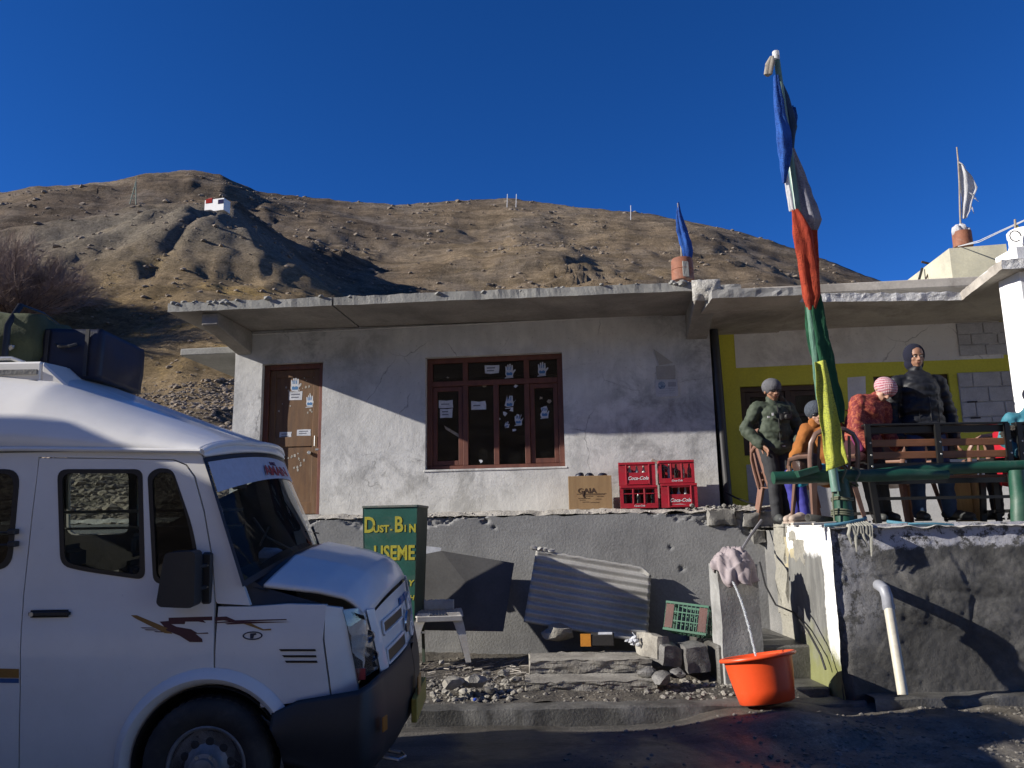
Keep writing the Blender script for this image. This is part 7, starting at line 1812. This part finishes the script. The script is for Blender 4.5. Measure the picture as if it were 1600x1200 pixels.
M_brplastic = mat('brown_plastic', (.17, .10, .075), (.13, .075, .055), .4, 4, 60, .08, .002, var=.15); M_pinkplastic = mat('pinkish_brown_plastic', (.25, .14, .105), (.20, .11, .08), .4, 4, 60, .08, .002)
def plastic_chair(loc, rz_, label, m, group='brown plastic chairs on the terrace', backonly=False):
    r = empty('plastic_chair', loc, (0, 0, rz_), label, 'chair', group)
    # faces +y: back at -y
    def seatf(u, v): return Vector((lerp(-.22, .22, u) * (1 - .08 * v), lerp(.24, -.19, v), .44 - .02 * sin(pi * u) - .03 * (1 - v) ** 6))
    MB().grid(seatf, 12, 12).build('seat', m, r, smooth=True, solid=.010)
    for sx, sy in ((-1, 1), (1, 1), (-1, -1), (1, -1)):
        vs = []
        for t in [i / 6 for i in range(7)]:
            xx = sx * (.225 + .05 * t); yy = (.22 + .04 * t) if sy > 0 else (-.19 - .07 * t); z = .44 * (1 - t); w_ = lerp(.06, .035, t)
            vs += [(xx - sx * w_, yy, z), (xx, yy, z), (xx, yy - sy * w_, z), (xx - sx * .012, yy - sy * w_, z), (xx - sx * .012, yy - sy * .012, z), (xx - sx * w_, yy - sy * .012, z)]
        fs_ = [(i * 6 + j, i * 6 + (j + 1) % 6, (i + 1) * 6 + (j + 1) % 6, (i + 1) * 6 + j) for i in range(6) for j in range(6)] + [tuple(range(6)), tuple(36 + j for j in range(6))]
        recalc(MB().add(vs, fs_).build('leg', m, r, smooth=True, ang=50))
    arch = [(-.235, .0), (-.245, .2), (-.235, .34), (-.19, .43), (-.10, .475), (0, .485), (.10, .475), (.19, .43), (.235, .34), (.245, .2), (.235, .0)]
    def yb_(z): return -.20 - .20 * z
    MB().tube([(x_, yb_(z), .43 + z) for x_, z in arch], .02, 8, flat=1.3).build('back_hoop', m, r, smooth=True)
    for k, (xa, xb) in enumerate(((-.10, .10),)):
        def bf(u, v): 
            z = lerp(.0, .47, v); w_ = lerp(.06, .11, v); return Vector((lerp(-w_, w_, u), yb_(z) + .02 * (2 * u - 1) ** 2 - .01, .43 + z))
        MB().grid(bf, 8, 10).build('back_splat', m, r, smooth=True, solid=.009)
    for s_ in (-1, 1):
        MB().tube([(s_ * .15, yb_(.02), .45), (s_ * .16, yb_(.2), .63), (s_ * .15, yb_(.4), .84)], .014, 6).build('back_bar', m, r, smooth=True)
        MB().tube([(s_ * .24, yb_(.22), .65), (s_ * .27, -.05, .66), (s_ * .27, .15, .65), (s_ * .25, .22, .60), (s_ * .24, .235, .44)], .018, 8, flat=1.4).build('armrest', m, r, smooth=True)
    return r
plastic_chair((P(1292, 800, 8.05).x, 8.05, 1.665), 0.10, 'brown plastic armchair with its back to the road behind the yellow flag', M_brplastic)
st_x = P(1212, 800, 9.35).x + .13
for k in range(3):
    plastic_chair((st_x + .01 * k, 9.35 + .02 * k, 1.665 + .09 * k), -1.35, ['bottom', 'middle', 'top'][k] + ' chair of the brown stack behind the man in the green jacket', M_pinkplastic)
plastic_chair((P(1420, 800, 9.0).x, 9.0, 1.665), .3, 'pinkish brown chair behind the left half of the bench', M_pinkplastic)
plastic_chair((P(1560, 800, 8.9).x, 8.9, 1.665), -.4, 'pinkish brown chair behind the right end of the bench', M_pinkplastic)
# wooden table with raw pole legs behind the bench
M_rawwood = mat('raw_yellow_wood', (.46, .31, .12), (.36, .23, .085), .7, 5, 50, .3, .004, stretch=(5, 5, 1))
tb = empty('wooden_table', (P(1435, 800, 8.6).x, 8.75, 1.665), (0, 0, 0), 'low table with raw yellow pole legs behind the bench', 'table')
MB().box((-.85, -.20, .52), (.85, .25, .56)).build('table_top', M_rawwood, tb, bevel=.006)
for x_, y_ in ((-.72, -.14), (.62, -.14), (-.72, .2), (.72, .2)): MB().tube([(x_, y_, 0), (x_ + .01, y_, .52)], .042, 10).build('leg', M_rawwood, tb, smooth=True)
MB().box((.40, -.16, .0), (.58, -.12, .5)).build('end_board', M_rawwood, tb, bevel=.004)
# bits lying at the terrace edge
tag(MB().tube([P(1262, 809, 7.5), P(1300, 814, 7.6)], .034, 14, False).build('short_pipe', mat('dark_tube', (.05, .05, .045), rough=.6), solid=.006, smooth=True), 'short dark open pipe lying at the foot of the green post', 'pipe')
for px, lb in ((1255, 'left one of two white battens on the terrace corner'), (1287, 'right one of two white battens on the terrace corner')):
    tag(MB().bar(P(px - 18, 819, 7.42), P(px + 18, 817, 7.45), .05, .025).build('white_batten', M_wplastic, bevel=.004), lb, 'batten', 'white battens on the terrace corner')
mb = MB()
for i in range(60): mb.rock(P(1330 + rnd.gauss(0, 12), 812, 7.45 + rnd.uniform(0, .15)) + Vector((0, 0, -.02)), rnd.uniform(.01, .035), i, 1, .7)
tag(mb.build('rubble', M_conc), kind='stuff')
# ================================================================ PEOPLE
def remesh(mb, name, m, parent, voxel=.012, smooth=3, disp=None):
    me = bpy.data.meshes.new(name); me.from_pydata([tuple(v) for v in mb.v], [], mb.f)
    o = bpy.data.objects.new(name, me); COL.objects.link(o)
    r = o.modifiers.new('r', 'REMESH'); r.mode = 'VOXEL'; r.voxel_size = voxel; r.use_smooth_shade = True
    if smooth:
        s_ = o.modifiers.new('s', 'SMOOTH'); s_.iterations = smooth; s_.factor = .5
    bpy.context.view_layer.update()
    me2 = bpy.data.meshes.new_from_object(o.evaluated_get(bpy.context.evaluated_depsgraph_get()))
    bpy.data.objects.remove(o)
    if disp:
        ns = [v.normal.copy() for v in me2.vertices]
        for v, n in zip(me2.vertices, ns): v.co += n * disp(v.co)
    me2.materials.clear(); me2.materials.append(m); me2.name = name
    for p in me2.polygons: p.use_smooth = True
    o = bpy.data.objects.new(name, me2); COL.objects.link(o); o.parent = parent
    return o
M_skin = mat('brown_skin', (.30, .155, .095), (.24, .12, .07), .55, 8, 60, .1, .002, var=.1)
M_skin2 = mat('light_skin', (.42, .24, .165), (.34, .185, .12), .55, 8, 60, .1, .002, var=.1)
M_hair = mat('black_hair', (.012, .010, .009), (.02, .017, .015), .6, 20, 90, .4, .003)
M_eye = mat('eye_dark', (.015, .01, .008), rough=.2, bump=0); M_eyew = mat('eye_white', (.55, .52, .48), rough=.3, bump=0); M_lip = mat('lips', (.22, .08, .065), rough=.5, bump=0)
def hand(mb, wrist, direction, palmn, s=1.0, curl=.5, thumb_side=1):
    """palm, four unequal bent fingers and a thumb leaving the side of the palm"""
    d = Vector(direction).normalized(); n = Vector(palmn); n = (n - d * n.dot(d)).normalized(); w = d.cross(n)
    p = Vector(wrist); 
    for k in (-1.2, -.4, .4, 1.2): mb.cap(p, p + d * .085 * s + w * .016 * k * s, .019 * s, .014 * s, 8)
    for k, L in ((-1.35, .062), (-.45, .078), (.45, .084), (1.35, .074)):
        a = p + d * .085 * s + w * .0175 * k * s; b_ = a + (d * cos(curl * .6) + n * sin(curl * .6)) * L * .45 * s; c = b_ + (d * cos(curl * 1.6) + n * sin(curl * 1.6)) * L * .33 * s; e = c + (d * cos(curl * 2.5) + n * sin(curl * 2.5)) * L * .28 * s
        mb.cap(a, b_, .0098 * s, .009 * s, 8); mb.cap(b_, c, .009 * s, .008 * s, 8); mb.cap(c, e, .008 * s, .007 * s, 8)
    t0 = p + d * .022 * s + w * .022 * thumb_side * s; t1 = t0 + (d * .7 + w * .75 * thumb_side + n * .25).normalized() * .042 * s; t2 = t1 + (d * .9 + w * .3 * thumb_side + n * .35).normalized() * .034 * s
    mb.cap(t0, t1, .014 * s, .011 * s, 8); mb.cap(t1, t2, .011 * s, .009 * s, 8)
def head_mesh(mb, c, R, s=1.0):
    """skull, jaw, cheeks, nose, brow, ears, lips; face looks along R @ -Y"""
    c = Vector(c)
    def L(x, y, z): return c + R @ (Vector((x, y, z)) * s)
    mb.ell(L(0, .012, .035), (.078 * s, .096 * s, .088 * s), 3, R)
    mb.ell(L(0, -.018, -.035), (.062 * s, .070 * s, .078 * s), 3, R)
    mb.ell(L(0, -.052, -.088), (.028 * s, .026 * s, .024 * s), 2, R)
    for sx in (-1, 1):
        mb.ell(L(sx * .040, -.055, -.022), (.024 * s, .022 * s, .024 * s), 2, R)
        mb.ell(L(sx * .079, .012, -.005), (.010 * s, .020 * s, .032 * s), 2, R)
        mb.ell(L(sx * .030, -.078, .024), (.024 * s, .010 * s, .009 * s), 2, R)
        mb.ell(L(sx * .011, -.098, -.030), (.010 * s, .010 * s, .008 * s), 2, R)
    mb.cap(L(0, -.080, .016), L(0, -.108, -.026), .010 * s, .0135 * s, 8)
    mb.cap(L(-.020, -.080, -.056), L(.020, -.080, -.056), .009 * s, .009 * s, 8); mb.cap(L(-.014, -.078, -.067), L(.014, -.078, -.067), .009 * s, .009 * s, 8)
def face_parts(root, c, R, s=1.0, glasses=False, smile=False):
    c = Vector(c)
    def L(x, y, z): return c + R @ (Vector((x, y, z)) * s)
    for sx in (-1, 1):
        MB().ell(L(sx * .031, -.079, .006), (.0145 * s, .008 * s, .0075 * s), 2, R).build('eye', M_eyew, root, smooth=True)
        MB().ell(L(sx * .031, -.0855, .006), (.0062 * s, .004 * s, .0062 * s), 2, R).build('iris', M_eye, root, smooth=True)
        MB().tube([L(sx * .014, -.091, .022), L(sx * .032, -.091, .028), L(sx * .052, -.080, .022)], .0038 * s, 6).build('eyebrow', M_hair, root, smooth=True)
    MB().tube([L(-.024, -.087, -.059), L(-.010, -.092, -.0595 - .003 * smile), L(.010, -.092, -.0595 - .003 * smile), L(.024, -.087, -.058)], [.002, .0045, .0045, .002], 6).build('lips', M_lip, root, smooth=True)
    if glasses:
        mb = MB()
        for sx in (-1, 1):
            mb.tube([L(sx * .033 + .024 * cos(a), -.104, .003 + .018 * sin(a)) for a in [k * 2 * pi / 16 for k in range(17)]], .0025 * s, 5, False)
            mb.tube([L(sx * .057, -.103, .008), L(sx * .084, .0, .012)], .0025 * s, 5)
        mb.tube([L(-.010, -.105, .006), L(.010, -.105, .006)], .0025 * s, 5)
        mb.build('glasses', M_eye, root, smooth=True)
def folds(amp, sc=14, seed=0): return lambda p: amp * (N3(p.x * sc * .6 + seed, p.y * sc * .6, p.z * sc) + .6 * N3(p.x * sc * 1.7, p.y * sc * 1.7 + seed, p.z * sc * 2.2))
def quilt(amp, pitch=.055): return lambda p: amp * (abs(sin(p.z * pi / pitch + 1.2 * N3(p.x * 4, p.y * 4, 0))) ** .5) + .006 * N3(p.x * 12, p.y * 12, p.z * 12)
def person(loc, rz_, label, J, mats, jk=.022, tr=.012, hat=None, disp_j=None, disp_t=None, hs=1.0, Rh=None, glasses=False, hands_=True, jacket_hem=None, skin=None, shoe=None, fat=1.0, collar=True, pose_hands=None):
    root = empty('person', loc, (0, 0, rz_), label, 'person')
    skin = skin or M_skin; Rh = Rh or Matrix.Identity(3); V_ = {k: Vector(v) for k, v in J.items()}
    def limb(mb, ks, rs, infl=0):
        for a, b_, ra, rb in zip(ks, ks[1:], rs, rs[1:]): mb.cap(V_[a], V_[b_], ra + infl, rb + infl, 14)
    def torso(mb, f=0.0, wst=0.0):
        pv, ch, nk = V_['pelvis'], V_['chest'], V_['neck']; sx = (V_['shR'] - V_['shL']).normalized(); up = (ch - pv).normalized(); fw = up.cross(sx)
        Rm = Matrix((sx, fw, up)).transposed()
        mb.ell(pv, ((.150 + f + wst) * fat, (.105 + f) * fat, .12 + f), 3, Rm); mb.ell(pv.lerp(ch, .5), ((.132 + f * 1.2 + wst) * fat, (.098 + f + wst * .5) * fat, .19 + f), 3, Rm)
        mb.ell(ch, ((.150 + f) * fat, (.108 + f) * fat, .16 + f), 3, Rm); mb.ell(ch.lerp(nk, .55), ((.110 + f) * fat, (.070 + f) * fat, .08 + f), 3, Rm)
        mb.cap(V_['shL'], V_['shR'], .050 + f * .8, .050 + f * .8)
    b = MB(); torso(b); b.cap(V_['neck'] - (V_['head'] - V_['neck']) * .2, V_['head'], .052, .05); head_mesh(b, V_['head'], Rh, hs)
    for s_ in 'LR':
        limb(b, ['sh' + s_, 'el' + s_, 'wr' + s_], [.050, .038, .027]); limb(b, ['hip' + s_, 'kn' + s_, 'an' + s_], [.085, .055, .038])
        b.cap(V_['an' + s_], V_['toe' + s_], .036, .028)
        d = (V_['wr' + s_] - V_['el' + s_]).normalized(); pn = pose_hands[s_] if pose_hands else Vector((-1 if s_ == 'R' else 1, 0, 0)); hand(b, V_['wr' + s_] + d * .012, d, pn, 1.0, .45, 1 if s_ == 'R' else -1)
    remesh(b, 'body', skin, root, .007, 2)
    # jacket
    j = MB(); torso(j, jk, .022)
    if jacket_hem is not None:
        pv = V_['pelvis']; up = (V_['chest'] - pv).normalized(); j.ell(pv + up * jacket_hem, ((.17 + jk) * fat, (.12 + jk) * fat, .12), 3)
    for s_ in 'LR': limb(j, ['sh' + s_, 'el' + s_, 'wr' + s_], [.052, .044, .034], jk * .85)
    if collar: j.cap(V_['neck'] - Vector((0, 0, .03)), V_['neck'].lerp(V_['head'], .28), .070, .062)
    jo = remesh(j, 'jacket', mats[0], root, .010, 2, disp_j)
    t_ = MB(); pv = V_['pelvis']; t_.ell(pv - Vector((0, 0, .02)), (.16 * fat, .118 * fat, .13), 3)
    for s_ in 'LR':
        limb(t_, ['hip' + s_, 'kn' + s_, 'an' + s_], [.088, .062, .046], tr)
    remesh(t_, 'trousers', mats[1], root, .010, 2, disp_t or folds(.008, 10))
    for s_ in 'LR':
        sb = MB(); a = V_['an' + s_]; t = V_['toe' + s_]; sb.cap(a - Vector((0, 0, .015)), a + (t - a) * .5, .050, .047); sb.cap(a + (t - a) * .4 - Vector((0, 0, .008)), t, .048, .040); sb.cap(a + (a - t) * .25 - Vector((0, 0, .02)), a, .045, .046); 
        z0 = min(a.z, t.z) - .055; so_ = remesh(sb, 'shoe', mats[2], root, .007, 2)
        ms_ = MB(); d = (t - a); d.z = 0; d.normalize(); w_ = Vector((-d.y, d.x, 0)); h_ = t.z - .042
        ring = [t + d * .045, t + d * .02 + w_ * .042, a + w_ * .043, a - d * .065 + w_ * .03, a - d * .065 - w_ * .03, a - w_ * .043, t + d * .02 - w_ * .042]
        vs = [Vector((p.x, p.y, h_)) for p in ring] + [Vector((p.x, p.y, h_ + .022)) for p in ring]; k = len(ring)
        recalc(ms_.add(vs, [tuple(range(k)), tuple(range(2 * k - 1, k - 1, -1))] + [(i, (i + 1) % k, k + (i + 1) % k, k + i) for i in range(k)]).build('sole', M_seal if shoe is None else shoe, so_, bevel=.004))
    face_parts(root, V_['head'], Rh, hs, glasses)
    if hat: hat(root, V_['head'], Rh, hs)
    return root, V_
def beanie(m, band=True, low=.030, puff=1.0, ears=False):
    def f(root, c, R, s):
        h = MB(); L = lambda x, y, z: c + R @ (Vector((x, y, z)) * s)
        h.ell(L(0, .010, .052), (.095 * s * puff, .112 * s * puff, .090 * s * puff), 3, R); h.lathe([(.0, -.03), (.088 * s, -.03), (.094 * s, .02), (.06 * s, .05), (0, .05)], (0, 0, 0), 24, sy=1.17)
        vs0 = h.v[-24 * 5:]; 
        for k in range(len(h.v) - 24 * 5, len(h.v)): h.v[k] = L(0, .010, .050) + R @ h.v[k]
        hd = {'low': low}
        o = remesh(h, 'hat', m, root, .006, 2, lambda p: .0035 * abs(sin(atan2(p.x - c.x, -(p.y - c.y)) * 22)))
        return o
    return f
def std(h=1.72, lean=0.0, stance=.11):
    k = h / 1.75
    return dict(pelvis=(0, 0, .96 * k), chest=(0, .0 + lean * .3, 1.28 * k), neck=(0, .01 + lean * .5, 1.475 * k), head=(0, -.015 + lean * .6, 1.625 * k),
                shL=(.185, .01, 1.42 * k), shR=(-.185, .01, 1.42 * k), elL=(.255, .02, 1.14 * k), elR=(-.255, .02, 1.14 * k), wrL=(.265, -.05, .90 * k), wrR=(-.265, -.05, .90 * k),
                hipL=(.095, 0, .92 * k), hipR=(-.095, 0, .92 * k), knL=(stance, -.02, .50 * k), knR=(-stance, -.02, .50 * k), anL=(stance + .01, .02, .085), anR=(-stance - .01, .02, .085), toeL=(stance + .04, -.13, .05), toeR=(-stance - .04, -.13, .05))
ZF = 1.668
# --- man in the olive jacket at the left
M_olj = mat('olive_quilted_jacket', (.060, .078, .050), (.042, .056, .036), .75, 4, 60, .25, .004); M_blk = mat('black_denim', (.020, .021, .024), (.030, .031, .034), .85, 8, 60, .3, .004); M_shoe = mat('dark_shoe', (.03, .032, .035), (.07, .075, .07), .6, 14, 60, .2, .002)
M_greyknit = mat('grey_knit', (.12, .12, .13), (.085, .085, .095), .95, 30, 90, .5, .004)
J = std(1.60, stance=.085)
J.update(elR=(-.33, .03, 1.06), wrR=(-.215, -.10, .88), elL=(.30, .02, 1.05), wrL=(.20, -.12, .90), knR=(-.06, -.03, .48), anR=(-.05, -.02, .085), toeR=(-.07, -.17, .05), toeL=(.17, -.11, .05))
xL = P(1212, 700, 8.95).x
r1, V1 = person((xL, 8.95, ZF), .10, 'man in olive jacket and grey beanie standing at left with camera round his neck', J, (M_olj, M_blk, M_shoe), .026, .014, beanie(M_greyknit, puff=1.08), lambda p: .004 * abs(sin(p.z * 48 + 2 * N3(p.x * 4, p.y * 4, 0))) + .015 * N3(p.x * 8, p.y * 8, p.z * 14) + .007 * N3(p.x * 26, p.y * 26, p.z * 30), None, 1.0, Euler((radians(8), 0, radians(6))).to_matrix(), True, jacket_hem=-.02)
mb = MB(); mb.cap((0, 0, 0), (0, 0, .001), .01, .01)
cm = empty('camera_body', (xL + .08, 8.95 - .185, ZF + 1.17), (0, 0, .1), 'black compact camera hanging on the chest of the man in olive jacket', 'camera')
MB().box((-.065, -.02, -.035), (.065, .03, .035)).build('housing', M_vblk, cm, bevel=.008, seg=2); MB().lathe([(0, -.055), (.024, -.055), (.028, -.05), (.03, -.02)], (0, 0, -.003), 20, axis='y').build('lens', M_vblk, cm, smooth=True); MB().box((-.02, -.015, .035), (.02, .02, .05)).build('finder', M_vblk, cm, bevel=.004)
for sx in (-1, 1): MB().tube([(sx * .065, 0, .02), (sx * .075, .03, .12), (sx * .06 - .04, .06, .22), (sx * .07 - .08, .12, .29)], .006, 6, flat=.5).build('strap', M_vblk, cm)
MB().box((-.125, -.142, 1.165), (-.100, -.130, 1.185)).build('chest_badge', M_flagwhite, r1)
MB().box((-.075, -.146, 1.19), (-.055, -.134, 1.22)).build('chest_badge', M_flagwhite, r1)
MB().box((-.05, -.142, .845), (.05, -.132, .855)).build('hem_stripe', M_flagwhite, r1)
MB().tube([(0, -.122, 1.30), (0, -.138, 1.1), (0, -.132, .86)], .005, 6).build('zip', M_vblk, r1)
# --- man in black leather behind the bench
M_leather = mat('black_leather', (.008, .009, .012), (.013, .014, .018), .55, 5, 26, .3, .006, spec=.35); M_jeans = mat('blue_jeans', (.035, .075, .17), (.025, .05, .12), .9, 8, 80, .3, .003); M_navyhood = mat('navy_hood', (.004, .005, .022), (.003, .004, .014), .95, 10, 60, .3, .003)
J = std(1.86, stance=.12)
J.update(elL=(.315, .03, 1.12), wrL=(.30, -.04, .87), elR=(-.315, .03, 1.12), wrR=(-.29, -.06, .87), shL=(.215, .01, 1.46), shR=(-.215, .01, 1.46), anR=(-.14, -.02, .085), toeR=(-.16, -.20, .05), anL=(.22, .05, .085), toeL=(.36, -.08, .05), knL=(.17, .0, .5))
xM = P(1445, 700, 8.35).x
r4, V4 = person((xM, 8.35, ZF), .0, 'tall man in black leather jacket and navy hood standing behind the bench', J, (M_leather, M_jeans, M_shoe), .034, .020, None, lambda p: .015 * N3(p.x * 7, p.y * 7, p.z * 15) + .007 * N3(p.x * 20, p.y * 20, p.z * 32) + .006 * abs(sin(p.z * 40 + 3 * N3(p.x * 5, p.y * 5, 1))), None, 1.0, Euler((radians(10), 0, radians(-6))).to_matrix(), False, fat=1.16, jacket_hem=-.06)
hb = MB(); c = V4['head']; hb.ell(c + Vector((0, .030, .030)), (.108, .112, .125), 3); hb.ell(c + Vector((0, .05, -.06)), (.10, .08, .09), 3)
ho = remesh(hb, 'hood', M_navyhood, r4, .007, 3)
# open the hood at the face
bm = bmesh.new(); bm.from_mesh(ho.data); dl_ = [v for v in bm.verts if v.co.y < c.y - .060 and abs(v.co.x - c.x) < .072 and c.z - .15 < v.co.z < c.z + .075]
bmesh.ops.delete(bm, geom=dl_, context='VERTS'); bm.to_mesh(ho.data); bm.free(); sm_ = ho.modifiers.new('t', 'SOLIDIFY'); sm_.thickness = .008
for x_ in (-.10, .12): MB().tube([(x_, -.135, 1.33), (x_ * .9, -.150, 1.15), (x_ * .9, -.145, .96)], .004, 5).build('jacket_seam', M_leather, r4)
MB().tube([(.02, -.135, 1.42), (.02, -.165, 1.2), (.02, -.155, .95)], .006, 6).build('zip', M_vblk, r4)
# --- seated person looking round at the camera, orange wrap, fuzzy hat
M_orange = mat('orange_brown_wrap', (.36, .13, .022), (.27, .09, .016), .9, 6, 60, .3, .005); M_leg = mat('royal_blue_leggings', (.035, .035, .27), (.028, .028, .20), .8, 8, 60, .15, .002); M_beige = mat('beige_shoe', (.45, .36, .29), (.38, .30, .24), .7, 10, 60, .2, .002)
M_fuzzy = mat('fuzzy_grey_hat', (.085, .10, .125), (.05, .06, .08), 1.0, 30, 70, 1.0, .02)
J = dict(pelvis=(.02, .02, .52), chest=(-.01, .0, .86), neck=(-.04, -.02, 1.0), head=(-.09, -.07, 1.12), shL=(.15, .02, .98), shR=(-.19, -.02, .96), elL=(.24, .05, .72), elR=(-.30, -.06, .76), wrL=(.12, .10, .60), wrR=(-.36, -.02, .60),
         hipL=(.02, .10, .50), hipR=(-.02, -.06, .50), knL=(-.36, .12, .50), knR=(-.34, -.08, .50), anL=(-.30, .14, .09), anR=(-.31, -.10, .09), toeL=(-.43, .10, .05), toeR=(-.46, -.16, .05))
xS = P(1290, 700, 8.35).x
r2, V2 = person((xS, 8.35, ZF), 0, 'seated woman in orange wrap and fuzzy grey hat turning towards the road', J, (M_orange, M_leg, M_beige), .035, .010, beanie(M_fuzzy, puff=1.10), folds(.016, 9), None, 1.0, Euler((radians(6), radians(-12), radians(-10))).to_matrix(), True, skin=M_skin2, shoe=M_beige)
ln_ = MB(); ln_.cap((-.06, -.06, .545), (-.36, -.09, .50), .085, .075); ln_.cap((-.30, -.09, .46), (-.34, -.10, .40), .08, .06); remesh(ln_, 'cyan_tunic', mat('bright_cyan_cloth', (.02, .32, .48), (.015, .22, .36), .7, 10), r2, .010, 2, folds(.008, 20))
sc = MB(); sc.cap((-.12, -.06, 1.03), (.05, -.02, 1.02), .062, .062); remesh(sc, 'scarf', M_orange, r2, .01, 2, folds(.012, 16))
hbg = empty('handbag', (xS - .30, 8.12, ZF + .60), (0, 0, .2), 'dark brown handbag with a silvery patch on the lap of the seated woman', 'bag')
softbox(.24, .14, .20, 3, mat('dark_brown_leather', (.035, .018, .014), (.05, .028, .02), .4, 8, 40, .4), 'bag_body', hbg, .02, 9, .35); MB().box((-.06, -.076, .0), (.06, -.070, .04)).wobble(.01, 18).build('silver_patch', M_steel, hbg)
# --- woman bending forward in orange patterned jacket and pink hat
def pattern_mat():
    m, t, b, out = nt('orange_red_pattern'); v = coords(t)
    n = tex_noise(t, v, 17, 4, .7, 1.2); c = ramp(t, n, [(.44, (.34, .085, .04)), (.50, (.16, .016, .016)), (.60, (.17, .018, .02)), (.64, (.38, .12, .06))], 'LINEAR')
    t.links.new(c, b.inputs['Base Color']); b.inputs['Roughness'].default_value = .8; add_bump(t, b, tex_noise(t, v, 20, 4), .3, .006); return m
def knit_mat():
    m, t, b, out = nt('pink_white_knit'); v = coords(t)
    w = t.nodes.new('ShaderNodeTexWave'); w.wave_type = 'BANDS'; w.bands_direction = 'Z'; w.inputs['Scale'].default_value = 12; w.inputs['Distortion'].default_value = 2.5; t.links.new(v, w.inputs[0])
    n = ramp(t, tex_noise(t, v, 60, 3, .7), [(.42, 0.0), (.58, 1.0)]); c = ramp(t, w.outputs[0], [(.45, (.30, .07, .09)), (.6, (.44, .32, .34))]); c = mix(t, math_(t, 'MULTIPLY', n, .5), c, (.55, .35, .38))
    t.links.new(c, b.inputs['Base Color']); b.inputs['Roughness'].default_value = .95; add_bump(t, b, tex_noise(t, v, 60, 4), .6, .006); return m
J = dict(pelvis=(-.06, .02, .86), chest=(.00, -.02, 1.13), neck=(.09, -.05, 1.27), head=(.17, -.08, 1.34), shL=(.20, .02, 1.19), shR=(-.09, -.08, 1.24), elL=(.22, .05, .95), elR=(-.17, -.14, .98), wrL=(.28, .0, .78), wrR=(-.10, -.18, .78),
         hipL=(.03, .02, .84), hipR=(-.13, .02, .84), knL=(.08, .0, .48), knR=(-.05, -.04, .48), anL=(.12, .04, .085), anR=(.02, .0, .085), toeL=(.17, -.10, .05), toeR=(.02, -.15, .05))
xB = P(1356, 700, 8.3).x
r3, V3 = person((xB, 8.28, ZF), 0, 'woman in orange red patterned jacket and pink knitted hat bending behind the bench', J, (pattern_mat(), M_blk, M_shoe), .038, .02, beanie(knit_mat(), puff=1.12), folds(.014, 10), None, 1.0, Euler((radians(38), radians(22), radians(30))).to_matrix(), False, skin=M_skin2, fat=1.05, jacket_hem=-.02)
tn = MB(); tn.ell((-.08, .0, .74), (.21, .16, .20), 3); tn.ell((-.07, .0, .86), (.19, .15, .14), 3); remesh(tn, 'maroon_tunic', mat('maroon_cloth', (.05, .012, .018), (.035, .01, .014), .9), r3, .012, 2, folds(.012, 9))
gl = MB(); gl.cap((-.20, -.16, .86), (-.16, -.19, .74), .045, .04); remesh(gl, 'magenta_glove', mat('magenta_knit', (.18, .02, .10), (.13, .015, .07), .95), r3, .008, 2)
# --- person in teal jacket at the right edge, seated on the second bench facing away
M_teal = mat('teal_jacket', (.045, .21, .27), (.03, .15, .20), .6, 6, 60, .3, .004); M_charc = mat('charcoal_wool', (.045, .045, .052), (.03, .03, .035), .95)
J = dict(pelvis=(0, .22, .52), chest=(-.02, .10, .88), neck=(.0, .06, 1.07), head=(.03, .02, 1.20), shL=(.20, .10, 1.0), shR=(-.20, .08, 1.0), elL=(.27, .16, .76), elR=(-.29, .05, .80), wrL=(.15, .35, .64), wrR=(-.22, -.04, .66),
         hipL=(.09, .24, .50), hipR=(-.09, .24, .50), knL=(.12, .62, .50), knR=(-.12, .62, .50), anL=(.12, .62, .09), anR=(-.12, .62, .09), toeL=(.12, .78, .05), toeR=(-.12, .78, .05))
xT = P(1603, 700, 8.2).x
r5, V5 = person((xT, 8.0, ZF), 0, 'person in teal jacket at the right picture edge leaning on the second bench', J, (M_teal, M_charc, M_shoe), .035, .015, beanie(M_navyhood), folds(.014, 10), None, 1.0, Euler((0, 0, radians(160))).to_matrix(), False, fat=1.1)
fu = MB(); fu.cap((-.30, .0, .86), (-.10, -.06, .92), .06, .065); fu.cap((-.10, -.06, .92), (.2, -.08, .93), .065, .06); remesh(fu, 'fur_cuff', mat('grey_brown_fur', (.075, .065, .055), (.03, .026, .022), 1.0, 40, 60, 1.0, .03), r5, .01, 1, folds(.018, 40))
wl3 = MB(); wl3.ell((-.13, .0, .74), (.16, .10, .18), 3); remesh(wl3, 'charcoal_wrap', M_charc, r5, .01, 2, folds(.01, 12))
rb_ = empty('red_bag', P(1584, 715, 8.12), (0, 0, 0), 'bright red bag on the second bench at the right edge', 'bag')
softbox(.26, .22, .56, 5, mat('bright_red_nylon', (.42, .010, .025), (.34, .008, .02), .5, 6, 50, .3), 'bag_body', rb_, .02, 9, .25); MB().tube([(-.05, 0, .25), (-.03, 0, .33), (.04, 0, .33), (.06, 0, .25)], .01, 6).build('handle', M_seal, rb_)
